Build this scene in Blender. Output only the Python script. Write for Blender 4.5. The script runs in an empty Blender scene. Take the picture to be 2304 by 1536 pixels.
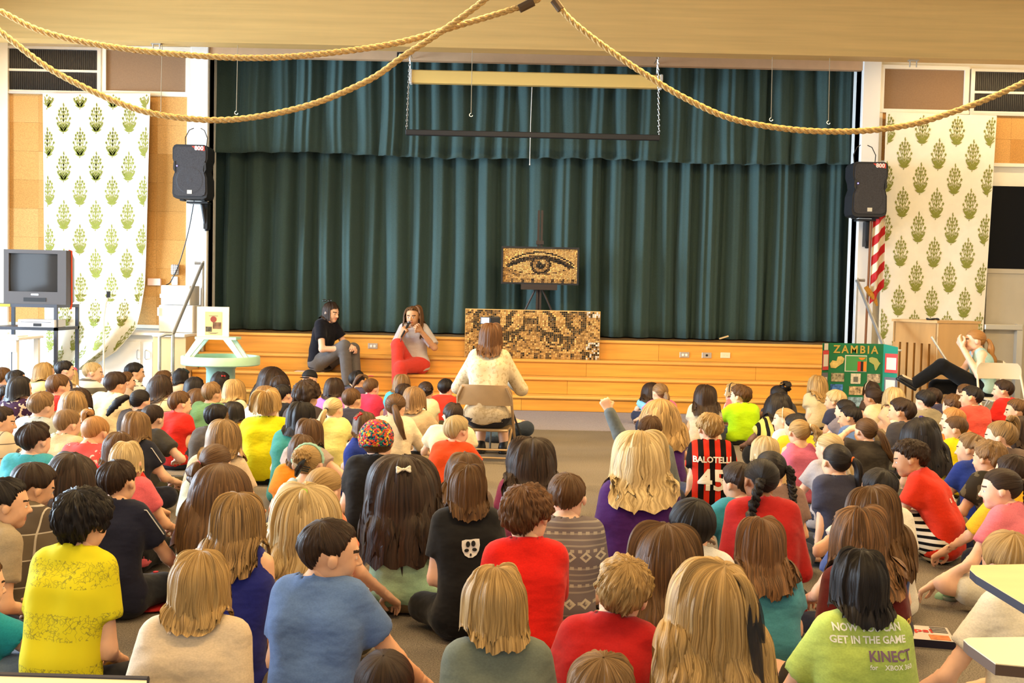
import bpy, math, random
import numpy as np
from mathutils import Matrix, Vector
from mathutils.bvhtree import BVHTree

scene = bpy.context.scene
COL = scene.collection
# ------------------------------------------------------------------ camera
F_PX = 2437.0
EYE = 1.42
PITCH = math.atan(108.0 / F_PX)
ROLL = math.radians(1.25)
cam_data = bpy.data.cameras.new('camera')
cam_data.sensor_width = 36.0
cam_data.lens = F_PX / 2304.0 * 36.0
cam_data.clip_start = 0.05
cam = bpy.data.objects.new('camera', cam_data)
COL.objects.link(cam)
RC = Matrix.Rotation(math.radians(90) - PITCH, 3, 'X') @ Matrix.Rotation(ROLL, 3, 'Z')
cam.matrix_world = Matrix.Translation((0, 0, EYE)) @ RC.to_4x4()
scene.camera = cam
# ------------------------------------------------------------------ world, exposure
world = bpy.data.worlds.new('world')
scene.world = world
world.use_nodes = True
world.node_tree.nodes['Background'].inputs[0].default_value = (0.80, 0.90, 1.0, 1)
world.node_tree.nodes['Background'].inputs[1].default_value = 1.0
scene.view_settings.view_transform = 'Standard'
scene.view_settings.look = 'None'
scene.view_settings.gamma = 1.0
scene.view_settings.exposure = 0.26
scene.view_settings.use_curve_mapping = False
scene.cycles.max_bounces = 5
scene.cycles.diffuse_bounces = 3
scene.cycles.glossy_bounces = 2
scene.cycles.transmission_bounces = 3
scene.cycles.transparent_max_bounces = 4
scene.cycles.use_adaptive_sampling = True
scene.cycles.adaptive_threshold = 0.07

def area_light(name, loc, rot, sx, sy, power, color):
    d = bpy.data.lights.new(name, 'AREA')
    d.shape = 'RECTANGLE'; d.size = sx; d.size_y = sy
    d.energy = power; d.color = color
    o = bpy.data.objects.new(name, d); COL.objects.link(o)
    o.location = loc; o.rotation_euler = rot
    return o
# daylight coming in through the tall doorway and windows of the left wall
area_light('daylight_door', (-13.0, 10.4, 2.3), (0, math.radians(-90), 0), 4.5, 5.5, 4000, (0.62, 0.81, 1.0))
area_light('daylight_left', (-7.95, 5.6, 2.0), (0, math.radians(-90), 0), 2.8, 4.6, 330, (0.70, 0.85, 1.0))
# daylight through the windows behind the photographer
area_light('daylight_back', (-2.5, -3.9, 2.4), (math.radians(90), 0, 0), 6.0, 2.0, 60, (0.85, 0.93, 1.0))

# ------------------------------------------------------------------ helpers
def ray(u, v):
    d = RC @ Vector(((u - 1152.0) / F_PX, -(v - 768.0) / F_PX, -1.0))
    return d
def P(u, v, Y):
    d = ray(u, v); t = Y / d.y
    return Vector((d.x * t, Y, EYE + d.z * t))
def floor_pt(u, v, z=0.0):
    d = ray(u, v); t = (z - EYE) / d.z
    return Vector((d.x * t, d.y * t, z))
def proj(p):
    q = RC.transposed() @ (Vector(p) - Vector((0, 0, EYE)))
    return (1152 + F_PX * q.x / -q.z, 768 - F_PX * q.y / -q.z)

def srgb(r, g, b):
    f = lambda c: (c / 12.92 if c <= 0.04045 else ((c + 0.055) / 1.055) ** 2.4)
    return (f(r / 255.), f(g / 255.), f(b / 255.))

MATS = {}
def mat(name, color, rough=0.7, metal=0.0, noise=0.0, nscale=40.0, bump=0.0, bscale=None, spec=0.3, emit=0.0,
        sheen=0.0, stretch=None, color2=None):
    if name in MATS: return MATS[name]
    m = bpy.data.materials.new(name); m.use_nodes = True
    nt = m.node_tree; b = nt.nodes['Principled BSDF']
    b.inputs['Base Color'].default_value = (*color, 1)
    b.inputs['Roughness'].default_value = rough
    b.inputs['Metallic'].default_value = metal
    b.inputs['Specular IOR Level'].default_value = spec
    if sheen: b.inputs['Sheen Weight'].default_value = sheen
    if emit:
        b.inputs['Emission Color'].default_value = (*color, 1)
        b.inputs['Emission Strength'].default_value = emit
    if noise or bump:
        tc = nt.nodes.new('ShaderNodeTexCoord')
        mp = nt.nodes.new('ShaderNodeMapping')
        if stretch: mp.inputs['Scale'].default_value = stretch
        nt.links.new(tc.outputs['Object'], mp.inputs['Vector'])
        tx = nt.nodes.new('ShaderNodeTexNoise'); tx.inputs['Scale'].default_value = nscale
        tx.inputs['Detail'].default_value = 4
        nt.links.new(mp.outputs[0], tx.inputs['Vector'])
        if noise:
            rp = nt.nodes.new('ShaderNodeValToRGB')
            c2 = color2 or tuple(min(1, c * (1 + noise)) for c in color)
            c1 = tuple(c * (1 - noise) for c in color) if not color2 else color
            rp.color_ramp.elements[0].position = 0.3; rp.color_ramp.elements[1].position = 0.7
            rp.color_ramp.elements[0].color = (*c1, 1); rp.color_ramp.elements[1].color = (*c2, 1)
            nt.links.new(tx.outputs['Fac'], rp.inputs[0]); nt.links.new(rp.outputs[0], b.inputs['Base Color'])
        if bump:
            t2 = tx
            if bscale:
                t2 = nt.nodes.new('ShaderNodeTexNoise'); t2.inputs['Scale'].default_value = bscale
                nt.links.new(mp.outputs[0], t2.inputs['Vector'])
            bp = nt.nodes.new('ShaderNodeBump'); bp.inputs['Strength'].default_value = bump
            bp.inputs['Distance'].default_value = 0.02
            nt.links.new(t2.outputs['Fac'], bp.inputs['Height']); nt.links.new(bp.outputs[0], b.inputs['Normal'])
    MATS[name] = m
    return m

def link(o, parent=None):
    COL.objects.link(o)
    if parent is not None: o.parent = parent
    return o

def mesh_np(name, V, faces, mats, midx=None, smooth=True, uv=None, colors=None):
    """faces: (M,4) or (M,3) array, or list of such arrays."""
    if not isinstance(faces, list): faces = [faces]
    faces = [np.asarray(f, dtype=np.int32) for f in faces if len(f)]
    me = bpy.data.meshes.new(name)
    V = np.asarray(V, dtype=np.float32)
    me.vertices.add(len(V)); me.vertices.foreach_set('co', V.ravel())
    tot = np.concatenate([np.full(len(f), f.shape[1], dtype=np.int32) for f in faces])
    idx = np.concatenate([f.ravel() for f in faces])
    me.loops.add(len(idx)); me.loops.foreach_set('vertex_index', idx)
    start = np.zeros(len(tot), dtype=np.int32); start[1:] = np.cumsum(tot)[:-1]
    me.polygons.add(len(tot)); me.polygons.foreach_set('loop_start', start)
    if midx is not None: me.polygons.foreach_set('material_index', np.asarray(midx, dtype=np.int32))
    me.polygons.foreach_set('use_smooth', np.full(len(tot), bool(smooth)))
    if uv is not None:
        l = me.uv_layers.new(name='UVMap'); l.data.foreach_set('uv', np.asarray(uv, np.float32)[idx].ravel())
    if colors is not None:
        a = me.color_attributes.new('Col', 'FLOAT_COLOR', 'POINT')
        c = np.ones((len(V), 4), np.float32); c[:, :3] = colors
        a.data.foreach_set('color', c.ravel())
    me.update(calc_edges=True)
    me.validate()
    for m in (mats if isinstance(mats, (list, tuple)) else [mats]): me.materials.append(m)
    return me

def obj(name, me, parent=None, loc=None):
    o = bpy.data.objects.new(name, me); link(o, parent)
    if loc is not None: o.location = loc
    return o
def tag(o, label=None, cat=None, group=None, kind=None):
    if label: o['label'] = label
    if cat: o['category'] = cat
    if group: o['group'] = group
    if kind: o['kind'] = kind
    return o
def empty(name, loc, label, cat, group=None, rz=0.0):
    o = bpy.data.objects.new(name, None); link(o); o.location = loc; o.rotation_euler = (0, 0, rz)
    o.empty_display_size = 0.1
    return tag(o, label, cat, group)

class MB:
    """collects simple shapes into one mesh"""
    def __init__(s): s.v = []; s.f = []; s.n = 0
    def add(s, V, Fs):
        V = [tuple(p) for p in V]
        s.v += V; s.f += [tuple(i + s.n for i in f) for f in Fs]; s.n += len(V); return s
    def box(s, x0, x1, y0, y1, z0, z1, M=None, bev=0.0):
        if bev > 0:
            b = bev; V = []
            for z, e in ((z0, b), (z0 + b, 0), (z1 - b, 0), (z1, b)):
                for (x, y) in ((x0 + e + (b if not e else 0), y0 + e), (x1 - e - (b if not e else 0), y0 + e), (x1 - e, y0 + e + (b if not e else 0)), (x1 - e, y1 - e - (b if not e else 0)),
                               (x1 - e - (b if not e else 0), y1 - e), (x0 + e + (b if not e else 0), y1 - e), (x0 + e, y1 - e - (b if not e else 0)), (x0 + e, y0 + e + (b if not e else 0))):
                    V.append((x, y, z))
            Fs = []
            for k in range(3):
                for i in range(8):
                    j = (i + 1) % 8
                    Fs.append((k * 8 + i, k * 8 + j, k * 8 + 8 + j, k * 8 + 8 + i))
            Fs.append(tuple(range(7, -1, -1))); Fs.append(tuple(range(24, 32)))
        else:
            V = [(x0, y0, z0), (x1, y0, z0), (x1, y1, z0), (x0, y1, z0), (x0, y0, z1), (x1, y0, z1), (x1, y1, z1), (x0, y1, z1)]
            Fs = [(0, 3, 2, 1), (4, 5, 6, 7), (0, 1, 5, 4), (1, 2, 6, 5), (2, 3, 7, 6), (3, 0, 4, 7)]
        if M is not None: V = [M @ Vector(p) for p in V]
        return s.add(V, Fs)
    def tube(s, pts, r, n=8, cap=True, closed=False):
        pts = [Vector(p) for p in pts]; m = len(pts)
        rs = r if isinstance(r, (list, tuple)) else [r] * m
        V = []; Fs = []; up = None
        for i, p in enumerate(pts):
            if closed: t = pts[(i + 1) % m] - pts[i - 1]
            else: t = pts[min(i + 1, m - 1)] - pts[max(i - 1, 0)]
            t.normalize()
            if up is None:
                up = Vector((0, 0, 1)) if abs(t.z) < 0.9 else Vector((1, 0, 0))
            a = t.cross(up); a.normalize(); b = a.cross(t); b.normalize(); up = b
            for k in range(n):
                an = 2 * math.pi * k / n
                V.append(p + (a * math.cos(an) + b * math.sin(an)) * rs[i])
        for i in range(m if closed else m - 1):
            j = (i + 1) % m
            for k in range(n):
                l = (k + 1) % n
                Fs.append((i * n + k, i * n + l, j * n + l, j * n + k))
        if cap and not closed:
            Fs.append(tuple(range(n - 1, -1, -1))); Fs.append(tuple((m - 1) * n + k for k in range(n)))
        return s.add(V, Fs)
    def lathe(s, prof, c=(0, 0, 0), n=32, cap=True):
        V = []; Fs = []; m = len(prof)
        for (r, z) in prof:
            for k in range(n):
                a = 2 * math.pi * k / n
                V.append((c[0] + r * math.cos(a), c[1] + r * math.sin(a), c[2] + z))
        for i in range(m - 1):
            for k in range(n):
                l = (k + 1) % n
                Fs.append((i * n + k, i * n + l, (i + 1) * n + l, (i + 1) * n + k))
        if cap:
            Fs.append(tuple(range(n - 1, -1, -1))); Fs.append(tuple((m - 1) * n + k for k in range(n)))
        return s.add(V, Fs)
    def prism(s, poly, y0, y1):
        """poly of (x,z) pulled along y"""
        n = len(poly)
        V = [(x, y0, z) for x, z in poly] + [(x, y1, z) for x, z in poly]
        Fs = [tuple(range(n)), tuple(range(2 * n - 1, n - 1, -1))]
        for i in range(n):
            j = (i + 1) % n
            Fs.append((i, i + n, j + n, j))
        return s.add(V, Fs)
    def build(s, name, m, parent=None, smooth=False):
        me = bpy.data.meshes.new(name); me.from_pydata(s.v, [], s.f); me.update()
        for k in (m if isinstance(m, (list, tuple)) else [m]): me.materials.append(k)
        if smooth:
            me.polygons.foreach_set('use_smooth', [True] * len(me.polygons))
            try: me.set_sharp_from_angle(angle=math.radians(40))
            except Exception: pass
        return obj(name, me, parent)
def boxo(name, x0, x1, y0, y1, z0, z1, m, parent=None, bev=0.0):
    return MB().box(x0, x1, y0, y1, z0, z1, bev=bev).build(name, m, parent)
def structure(o): o['kind'] = 'structure'; return o

def text_mesh(body, size, m, name='lettering', bold=0.0, spacing=1.0, align='CENTER'):
    cu = bpy.data.curves.new('t', 'FONT'); cu.body = body; cu.size = size; cu.align_x = align; cu.align_y = 'CENTER'
    cu.offset = bold; cu.space_character = spacing; cu.resolution_u = 2
    o = bpy.data.objects.new('t', cu); COL.objects.link(o)
    dg = bpy.context.evaluated_depsgraph_get(); dg.update()
    me = bpy.data.meshes.new_from_object(o.evaluated_get(dg))
    bpy.data.objects.remove(o); bpy.data.curves.remove(cu)
    me.name = name; me.materials.clear(); me.materials.append(m)
    return me
# ------------------------------------------------------------------ materials of the place
WHITE = mat('cream_paint', (.86, .80, .68), .5, noise=.04, nscale=3)
WHITE2 = mat('white_paint', (.88, .86, .82), .45)
WALLM = mat('wall_plaster', (.80, .72, .56), .8, noise=.04, nscale=2)
BEAMM = mat('beam_wood', (.66, .42, .15), .55, noise=.09, nscale=5, stretch=(.12, 1, 3.2), bump=.1)
HEADM = mat('header_plaster', (.66, .43, .25), .7, noise=.05, nscale=6)
OAK = mat('step_oak', (.70, .35, .065), .34, noise=.16, nscale=9, stretch=(.14, 1, 2.2), spec=.5)
OAK2 = mat('step_nosing_oak', (.78, .42, .10), .26, noise=.10, nscale=9, stretch=(.14, 1, 1), spec=.5)
PLY = mat('pale_plywood', (.76, .54, .27), .5, noise=.10, nscale=6, stretch=(1, 1, .15))
STAGEM = mat('stage_boards', (.28, .16, .07), .4, noise=.2, nscale=6, stretch=(.2, 2, 1))
CORK = [mat('cork_%d' % i, c, .9, noise=.22, nscale=90) for i, c in enumerate(((.56, .29, .085), (.60, .33, .11), (.52, .26, .07)))]
BLACKM = mat('black_plastic', (.012, .012, .014), .45, spec=.4)
BLACKP = mat('black_paint', (.02, .02, .022), .4)
STEEL = mat('galvanised_steel', (.50, .49, .47), .38, metal=.75)
CHROME = mat('chrome', (.7, .7, .7), .2, metal=1.0)
BROWNP = mat('brown_panel', (.26, .16, .09), .8, noise=.06, nscale=60)
DARKGL = mat('ribbed_dark_glass', (.025, .022, .022), .35, spec=.4)
ALU = mat('aluminium_frame', (.62, .60, .57), .4, metal=.5)
YW = 14.3          # front of the stage wall
def XZ(u, v, Y): p = P(u, v, Y); return p.x, p.z
def rect(u0, v0, u1, v1, Y):
    a, b, c, d = P(u0, v0, Y), P(u1, v0, Y), P(u1, v1, Y), P(u0, v1, Y)
    return (a.x + d.x) / 2, (b.x + c.x) / 2, (c.z + d.z) / 2, (a.z + b.z) / 2     # x0,x1,z0,z1
def pbox(name, u0, v0, u1, v1, Y0, Y1, m, parent=None, bev=0.0):
    x0, x1, z0, z1 = rect(u0, v0, u1, v1, Y0)
    return boxo(name, x0, x1, Y0, Y1, z0, z1, m, parent, bev)

# ------------------------------------------------------------------ floor, walls, ceiling
def carpet():
    m = bpy.data.materials.new('carpet'); m.use_nodes = True; nt = m.node_tree; b = nt.nodes['Principled BSDF']
    b.inputs['Roughness'].default_value = .95; b.inputs['Specular IOR Level'].default_value = .1
    tc = nt.nodes.new('ShaderNodeTexCoord'); n1 = nt.nodes.new('ShaderNodeTexNoise'); n1.inputs['Scale'].default_value = 170; n1.inputs['Detail'].default_value = 3
    n2 = nt.nodes.new('ShaderNodeTexNoise'); n2.inputs['Scale'].default_value = 1.3
    nt.links.new(tc.outputs['Object'], n1.inputs['Vector']); nt.links.new(tc.outputs['Object'], n2.inputs['Vector'])
    r = nt.nodes.new('ShaderNodeValToRGB'); r.color_ramp.elements[0].position = .34; r.color_ramp.elements[1].position = .66
    r.color_ramp.elements[0].color = (.125, .105, .085, 1); r.color_ramp.elements[1].color = (.29, .25, .205, 1)
    nt.links.new(n1.outputs['Fac'], r.inputs[0])
    mx = nt.nodes.new('ShaderNodeMix'); mx.data_type = 'RGBA'; mx.blend_type = 'MULTIPLY'; mx.inputs[0].default_value = .35
    nt.links.new(r.outputs[0], mx.inputs[6]); nt.links.new(n2.outputs['Fac'], mx.inputs[7])
    nt.links.new(mx.outputs[2], b.inputs['Base Color'])
    bp = nt.nodes.new('ShaderNodeBump'); bp.inputs['Strength'].default_value = .5; bp.inputs['Distance'].default_value = .005
    nt.links.new(n1.outputs['Fac'], bp.inputs['Height']); nt.links.new(bp.outputs[0], b.inputs['Normal'])
    return m
CARPET = carpet()
XL, XR, YB, ZC = -7.9, 8.6, -4.2, 5.25
structure(boxo('floor', XL - .3, XR + .3, YB - .3, 16.2, -.2, 0, CARPET))
structure(boxo('floor', -3.6, XR, 11.3, 13.1, 0, .004, mat('carpet_runner', (.30, .27, .30), .95, noise=.3, nscale=160, bump=.4)))
structure(boxo('ceiling', XL - .3, XR + .3, YB - .3, 16.2, ZC, ZC + .15, mat('ceiling_tile', (.80, .72, .56), .9, noise=.04, nscale=30)))
# left wall with the tall opening that lets the daylight in
wl = MB(); wl.box(XL - .2, XL, YB, 3.1, 0, ZC); wl.box(XL - .2, XL, 13.3, 16.2, 0, ZC); wl.box(XL - .2, XL, 3.1, 13.3, 3.6, ZC); wl.box(XL - .2, XL, 3.1, 13.3, 0, .25)
structure(wl.build('wall_left', WALLM))
structure(boxo('wall_right', XR, XR + .2, YB, 16.2, 0, ZC, WALLM))
wb = MB(); wb.box(XL, XR, YB - .2, YB, 0, 1.2); wb.box(XL, XR, YB - .2, YB, 3.6, ZC); wb.box(XL, -5.7, YB - .2, YB, 1.2, 3.6); wb.box(.7, XR, YB - .2, YB, 1.2, 3.6)
structure(wb.build('wall_back', WALLM))
structure(boxo('wall_stage_back', -6.2, 6.4, 16.0, 16.2, 0, ZC, mat('dark_wall', (.05, .05, .05), .9)))
# the stage wall, with the proscenium opening
ox0 = P(470, 440, YW).x; ox1 = P(1929, 440, YW).x; oz1 = P(1190, 143, YW).z
wz = MB(); wz.box(XL, ox0, YW, YW + .2, 0, ZC); wz.box(ox1, XR, YW, YW + .2, 0, ZC); wz.box(ox0, ox1, YW, YW + .2, oz1 + .12, ZC)
structure(wz.build('wall_front', WHITE))
structure(boxo('trim_1', ox0 - .05, ox1 + .05, YW - .04, YW + .06, oz1, oz1 + .42, HEADM))
structure(boxo('trim_2', ox0 - .24, ox0, YW - .07, YW + .34, 0, ZC, WHITE2, bev=.01))
structure(boxo('trim_3', ox1, ox1 + .24, YW - .07, YW + .34, 0, ZC, WHITE2, bev=.01))
# wooden beam across the hall
bz = P(1152, 110, 13.0).z
bm = boxo('trim_4', XL, XR, 13.0, 13.26, bz, bz + .70, BEAMM); structure(bm)
structure(boxo('trim_5', XL, XR, 12.9, 13.36, bz + .70, ZC, mat('beam_cap', (.55, .38, .17), .6, noise=.1, nscale=5, stretch=(.1, 1, 1))))

# ------------------------------------------------------------------ stage, steps
stx0, stx1 = P(425, 800, 13.3).x, ox1 - .02
ZS = [0, .182, .388, .592, .84]; YS = [13.16, 13.44, 13.72, 14.0]
structure(boxo('floor', ox0 + .01, ox1 - .01, 14.13, 16.0, .60, .836, STAGEM))
st = empty('stage_steps', ((stx0 + stx1) / 2, 13.16, 0), 'wide varnished oak steps leading up to the stage', 'steps')
st.location = (0, 0, 0)
seams = [[-1.9, .13, 2.4, 3.9], [-2.8, -.4, .7, 2.9], [-1.5, .95, 3.1], [-2.6, .1, 1.9]]
oaks = [mat('step_oak_%d' % i, c, .34, noise=.15, nscale=9, stretch=(.14, 1, 2.4), spec=.5) for i, c in enumerate(((.74, .35, .052), (.77, .375, .06), (.71, .325, .046)))]
rr = random.Random(5)
for i in range(4):
    xs = [stx0] + [x for x in seams[i] if stx0 < x < stx1] + [stx1]
    for a, b in zip(xs[:-1], xs[1:]):
        boxo('riser_board', a + .0015, b - .0015, YS[i], YS[i] + .03, ZS[i] + .002, ZS[i + 1] - .036, rr.choice(oaks), st)
    if i < 3:
        boxo('tread', stx0, stx1, YS[i] - .03, YS[i + 1] + .0, ZS[i + 1] - .036, ZS[i + 1], OAK2, st, bev=.010)
    else:
        boxo('tread', ox0 + .01, ox1 - .01, YS[i] - .03, YS[i] + .12, ZS[4] - .036, ZS[4] + .002, OAK2, st, bev=.010)
# plywood cheek and counter beside the steps
ch = empty('side_cabinet', (stx0 - .3, 13.5, 0), 'pale plywood cabinet end closing off the left side of the steps', 'cabinet'); ch.location = (0, 0, 0)
cx0, _ = XZ(347, 800, 13.25)
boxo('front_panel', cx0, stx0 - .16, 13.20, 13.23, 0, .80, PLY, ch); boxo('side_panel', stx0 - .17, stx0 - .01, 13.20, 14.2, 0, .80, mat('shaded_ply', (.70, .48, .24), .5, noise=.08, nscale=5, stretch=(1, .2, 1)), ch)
# white base cabinets below the cork board
wc = empty('base_cabinet', (0, 0, 0), 'white base cabinet with curved handles under the cork board on the left', 'cabinet')
wx0, wx1 = P(20, 800, 13.5).x, cx0 - .01
boxo('body', wx0, wx1, 13.52, 14.22, .0, .80, WHITE2, wc)
for i, (a, b) in enumerate(((20, 118), (120, 218), (220, 317), (321, 344))):
    xa, xb = P(a, 800, 13.5).x, min(P(b, 800, 13.5).x, wx1)
    d = boxo('door', xa + .006, xb - .006, 13.50, 13.52, .06, .72, WHITE2, wc, bev=.004)
    hx = xb - .05 if i % 2 == 0 else xa + .05
    if i >= 2:
        hx = xb - .04 if i == 2 else xa + .04
        MB().tube([(hx, 13.5, .50), (hx, 13.465, .515), (hx, 13.465, .60), (hx, 13.5, .615)], .006, 6).build('handle', STEEL, d, True)
boxo('counter_top', wx0, wx1, 13.44, 14.24, .80, .835, WHITE2, wc, bev=.006)
boxo('counter_top', cx0 + .002, stx0 - .012, 13.16, 14.24, .80, .835, WHITE2, ch, bev=.006)

# ------------------------------------------------------------------ windows and boards in the wall bays
def bay(tagname, louver, brown, name_i):
    x0, x1, z0, z1 = rect(*louver, YW - .03)
    w = empty('window_%d' % name_i, (0, 0, 0), None, None); structure(w)
    boxo('backing', x0 - .03, x1 + .03, YW - .02, YW + .0, z0 - .03, z1 + .03, ALU, w)
    zm = (z0 + z1) / 2
    for (a, b) in ((z0, zm - .015), (zm + .015, z1)):
        p = boxo('pane', x0 + .01, x1 - .01, YW - .035, YW - .022, a, b, DARKGL, w)
        rb = MB(); n = 46
        for i in range(n):
            x = x0 + .012 + (x1 - x0 - .024) * (i + .5) / n
            rb.box(x - .006, x + .006, YW - .044, YW - .034, a + .005, b - .005)
        o = rb.build('glass_ribs', mat('glass_rib', (.022, .02, .02), .4, spec=.3), p)
    fr = MB(); t = .035
    fr.box(x0 - .05, x1 + .05, YW - .07, YW, z1, z1 + t); fr.box(x0 - .05, x1 + .05, YW - .07, YW, z0 - t, z0)
    fr.box(x0 - .05, x0, YW - .07, YW, z0, z1); fr.box(x1, x1 + .05, YW - .07, YW, z0, z1); fr.box(x0, x1, YW - .06, YW, zm - .015, zm + .015)
    fr.build('window_frame', ALU, w)
    x0, x1, z0, z1 = rect(*brown, YW - .03)
    p = empty('window_%d' % (name_i + 1), (0, 0, 0), None, None); structure(p)
    boxo('panel', x0, x1, YW - .03, YW, z0, z1, BROWNP, p)
    fr = MB(); fr.box(x0 - .06, x1 + .06, YW - .06, YW, z1, z1 + .05); fr.box(x0 - .06, x1 + .06, YW - .06, YW, z0 - .05, z0); fr.box(x0 - .06, x0, YW - .06, YW, z0, z1); fr.box(x1, x1 + .06, YW - .06, YW, z0, z1)
    fr.build('window_frame', WHITE, p)
bay('l', (20, 112, 221, 207), (240, 114, 419, 206), 1)
bay('r', (2190, 164, 2400, 256), (1988, 157, 2168, 247), 3)
def corkboard(r, label, nx, nz):
    x0, x1, z0, z1 = rect(*r, YW - .03)
    c = empty('cork_board', (0, 0, 0), label, 'board')
    boxo('backing', x0, x1, YW - .015, YW - .002, z0, z1, CORK[2], c)
    q = random.Random(nx * 7 + nz)
    for i in range(nx):
        for j in range(nz):
            a, b = x0 + (x1 - x0) * i / nx, x0 + (x1 - x0) * (i + 1) / nx
            e, f = z0 + (z1 - z0) * j / nz, z0 + (z1 - z0) * (j + 1) / nz
            d = q.random() * .003
            boxo('cork_tile', a + .0008, b - .0008, YW - .03 - d, YW - .015, e + .0008, f - .0008, q.choice(CORK), c)
    fr = MB(); t = .045
    fr.box(x0 - t, x1 + t, YW - .05, YW, z1, z1 + t); fr.box(x0 - t, x1 + t, YW - .05, YW, z0 - t, z0); fr.box(x0 - t, x0, YW - .05, YW, z0, z1); fr.box(x1, x1 + t, YW - .05, YW, z0, z1)
    fr.build('frame', WHITE, c)
corkboard((20, 214, 420, 728), 'large cork pin board in a white frame on the left wall', 6, 8)
corkboard((1983, 258, 2420, 366), 'cork pin board strip at the top of the right wall', 6, 2)
# right hand exit door with dark glass
dr = empty('door_1', (0, 0, 0), None, None); structure(dr)
x0, x1, z0, z1 = rect(2226, 420, 2420, 606, YW - .05)
DOORM = mat('door_paint', (.46, .40, .30), .5, noise=.05, nscale=3)
boxo('glass', x0, x1, YW - .05, YW - .03, z0, z1, mat('dark_door_glass', (.004, .004, .005), .6, spec=.1), dr)
xa, xb, za, zb = rect(2215, 606, 2420, 905, YW - .05)
boxo('leaf', xa, xb, YW - .06, YW, 0.0, z0, DOORM, dr); boxo('leaf_rim', x0 - .1, xb, YW - .075, YW - .06, z0 - .06, z0, DOORM, dr)
x2, _, z2, z3 = rect(2212, 733, 2295, 742, YW - .1)
boxo('push_bar', x2, P(2297, 740, YW - .1).x, YW - .16, YW - .11, z2, z3 + .02, mat('bar_metal', (.52, .48, .40), .4, metal=.4), dr, bev=.008)
boxo('bar_end', P(2285, 740, YW - .1).x, P(2298, 740, YW - .1).x, YW - .15, YW - .06, z2 - .9, z3 + .03, mat('bar_metal', (.52, .48, .40)), dr)
# piece of white pilaster at the far left edge
pbox('trim_6', -120, 60, 17, 905, YW - .08, YW, WHITE)
structure(bpy.data.objects['trim_6'])

# ------------------------------------------------------------------ curtains
def curtain_mat():
    m = mat('teal_velvet', (.050, .088, .084), .8, noise=.18, nscale=120, bump=.15, spec=.15, sheen=.25)
    m.node_tree.nodes['Principled BSDF'].inputs['Sheen Tint'].default_value = (.5, .75, .8, 1)
    m.node_tree.nodes['Principled BSDF'].inputs['Sheen Roughness'].default_value = .5
    return m
VELVET = curtain_mat()
def curtain(name, x0, x1, z0fn, z1, Y, per, amp, seed, label, hem=.012):
    rng = np.random.default_rng(seed)
    n = int((x1 - x0) / .016); x = np.linspace(x0, x1, n)
    w = rng.uniform(.72, 1.3, int((x1 - x0) / per) * 2 + 12); edges = x0 + np.cumsum(w) * per
    edges = np.concatenate([[x0 - per], edges]); i = np.searchsorted(edges, x) ; i = np.clip(i, 1, len(edges) - 1)
    t = (x - edges[i - 1]) / (edges[i] - edges[i - 1]); am = amp * (.65 + .7 * rng.random(len(edges)))[i]
    # box pleats: narrow lit flank, rounded face
    prof = np.interp(t, [0, .06, .30, .38, .62, .70, .84, 1], [0, .10, .92, 1.0, .98, .88, .08, 0])
    sm = np.convolve(np.pad(prof, 3, mode='edge'), np.hanning(7) / np.hanning(7).sum(), 'valid')
    sub = .14 * np.sin(x * 61 + 2 * rng.random()) * rng.random(len(edges))[i]
    rows = 18; V = []
    ph = rng.random(len(edges))[i] * 6
    for j in range(rows):
        s = j / (rows - 1)
        z = z0fn(x) * (1 - s) + z1 * s
        a = 1.12 - .28 * s
        yy = Y - am * a * (sm + sub) + .012 * np.sin(s * 5 + ph)
        xx = x + .018 * np.sin(s * 4 + ph) * (1 - s)
        V.append(np.stack([xx, yy, z], 1))
    V = np.concatenate(V); V2 = V + np.array((0, .012, 0))
    m_ = np.arange(n - 1)[None, :]; jj = np.arange(rows - 1)[:, None]
    Q = np.stack([jj * n + m_, jj * n + m_ + 1, (jj + 1) * n + m_ + 1, (jj + 1) * n + m_], -1).reshape(-1, 4)
    Q2 = Q[:, ::-1] + len(V)
    E = np.stack([m_[0], m_[0] + len(V), m_[0] + 1 + len(V), m_[0] + 1], -1)
    o = obj(name, mesh_np(name, np.vstack([V, V2]), np.vstack([Q, Q2, E]), VELVET))
    return tag(o, label, 'curtain')
vz = P(1190, 355, 14.62).z
curtain('stage_curtain', ox0 - .25, ox1 + .3, lambda x: .853 + 0 * x, 3.7, 15.1, .33, .20, 3, 'floor length dark teal velvet stage curtain in deep pleats')
def vhem(x):
    return vz - .012 * np.abs(np.sin(x * 8.3)) + .02 * np.sin(x * 1.7)
curtain('curtain_valance', ox0 - .02, ox1 + .02, vhem, oz1 + .25, 14.72, .34, .12, 8, 'dark teal pleated valance hanging above the stage curtain')
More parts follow.
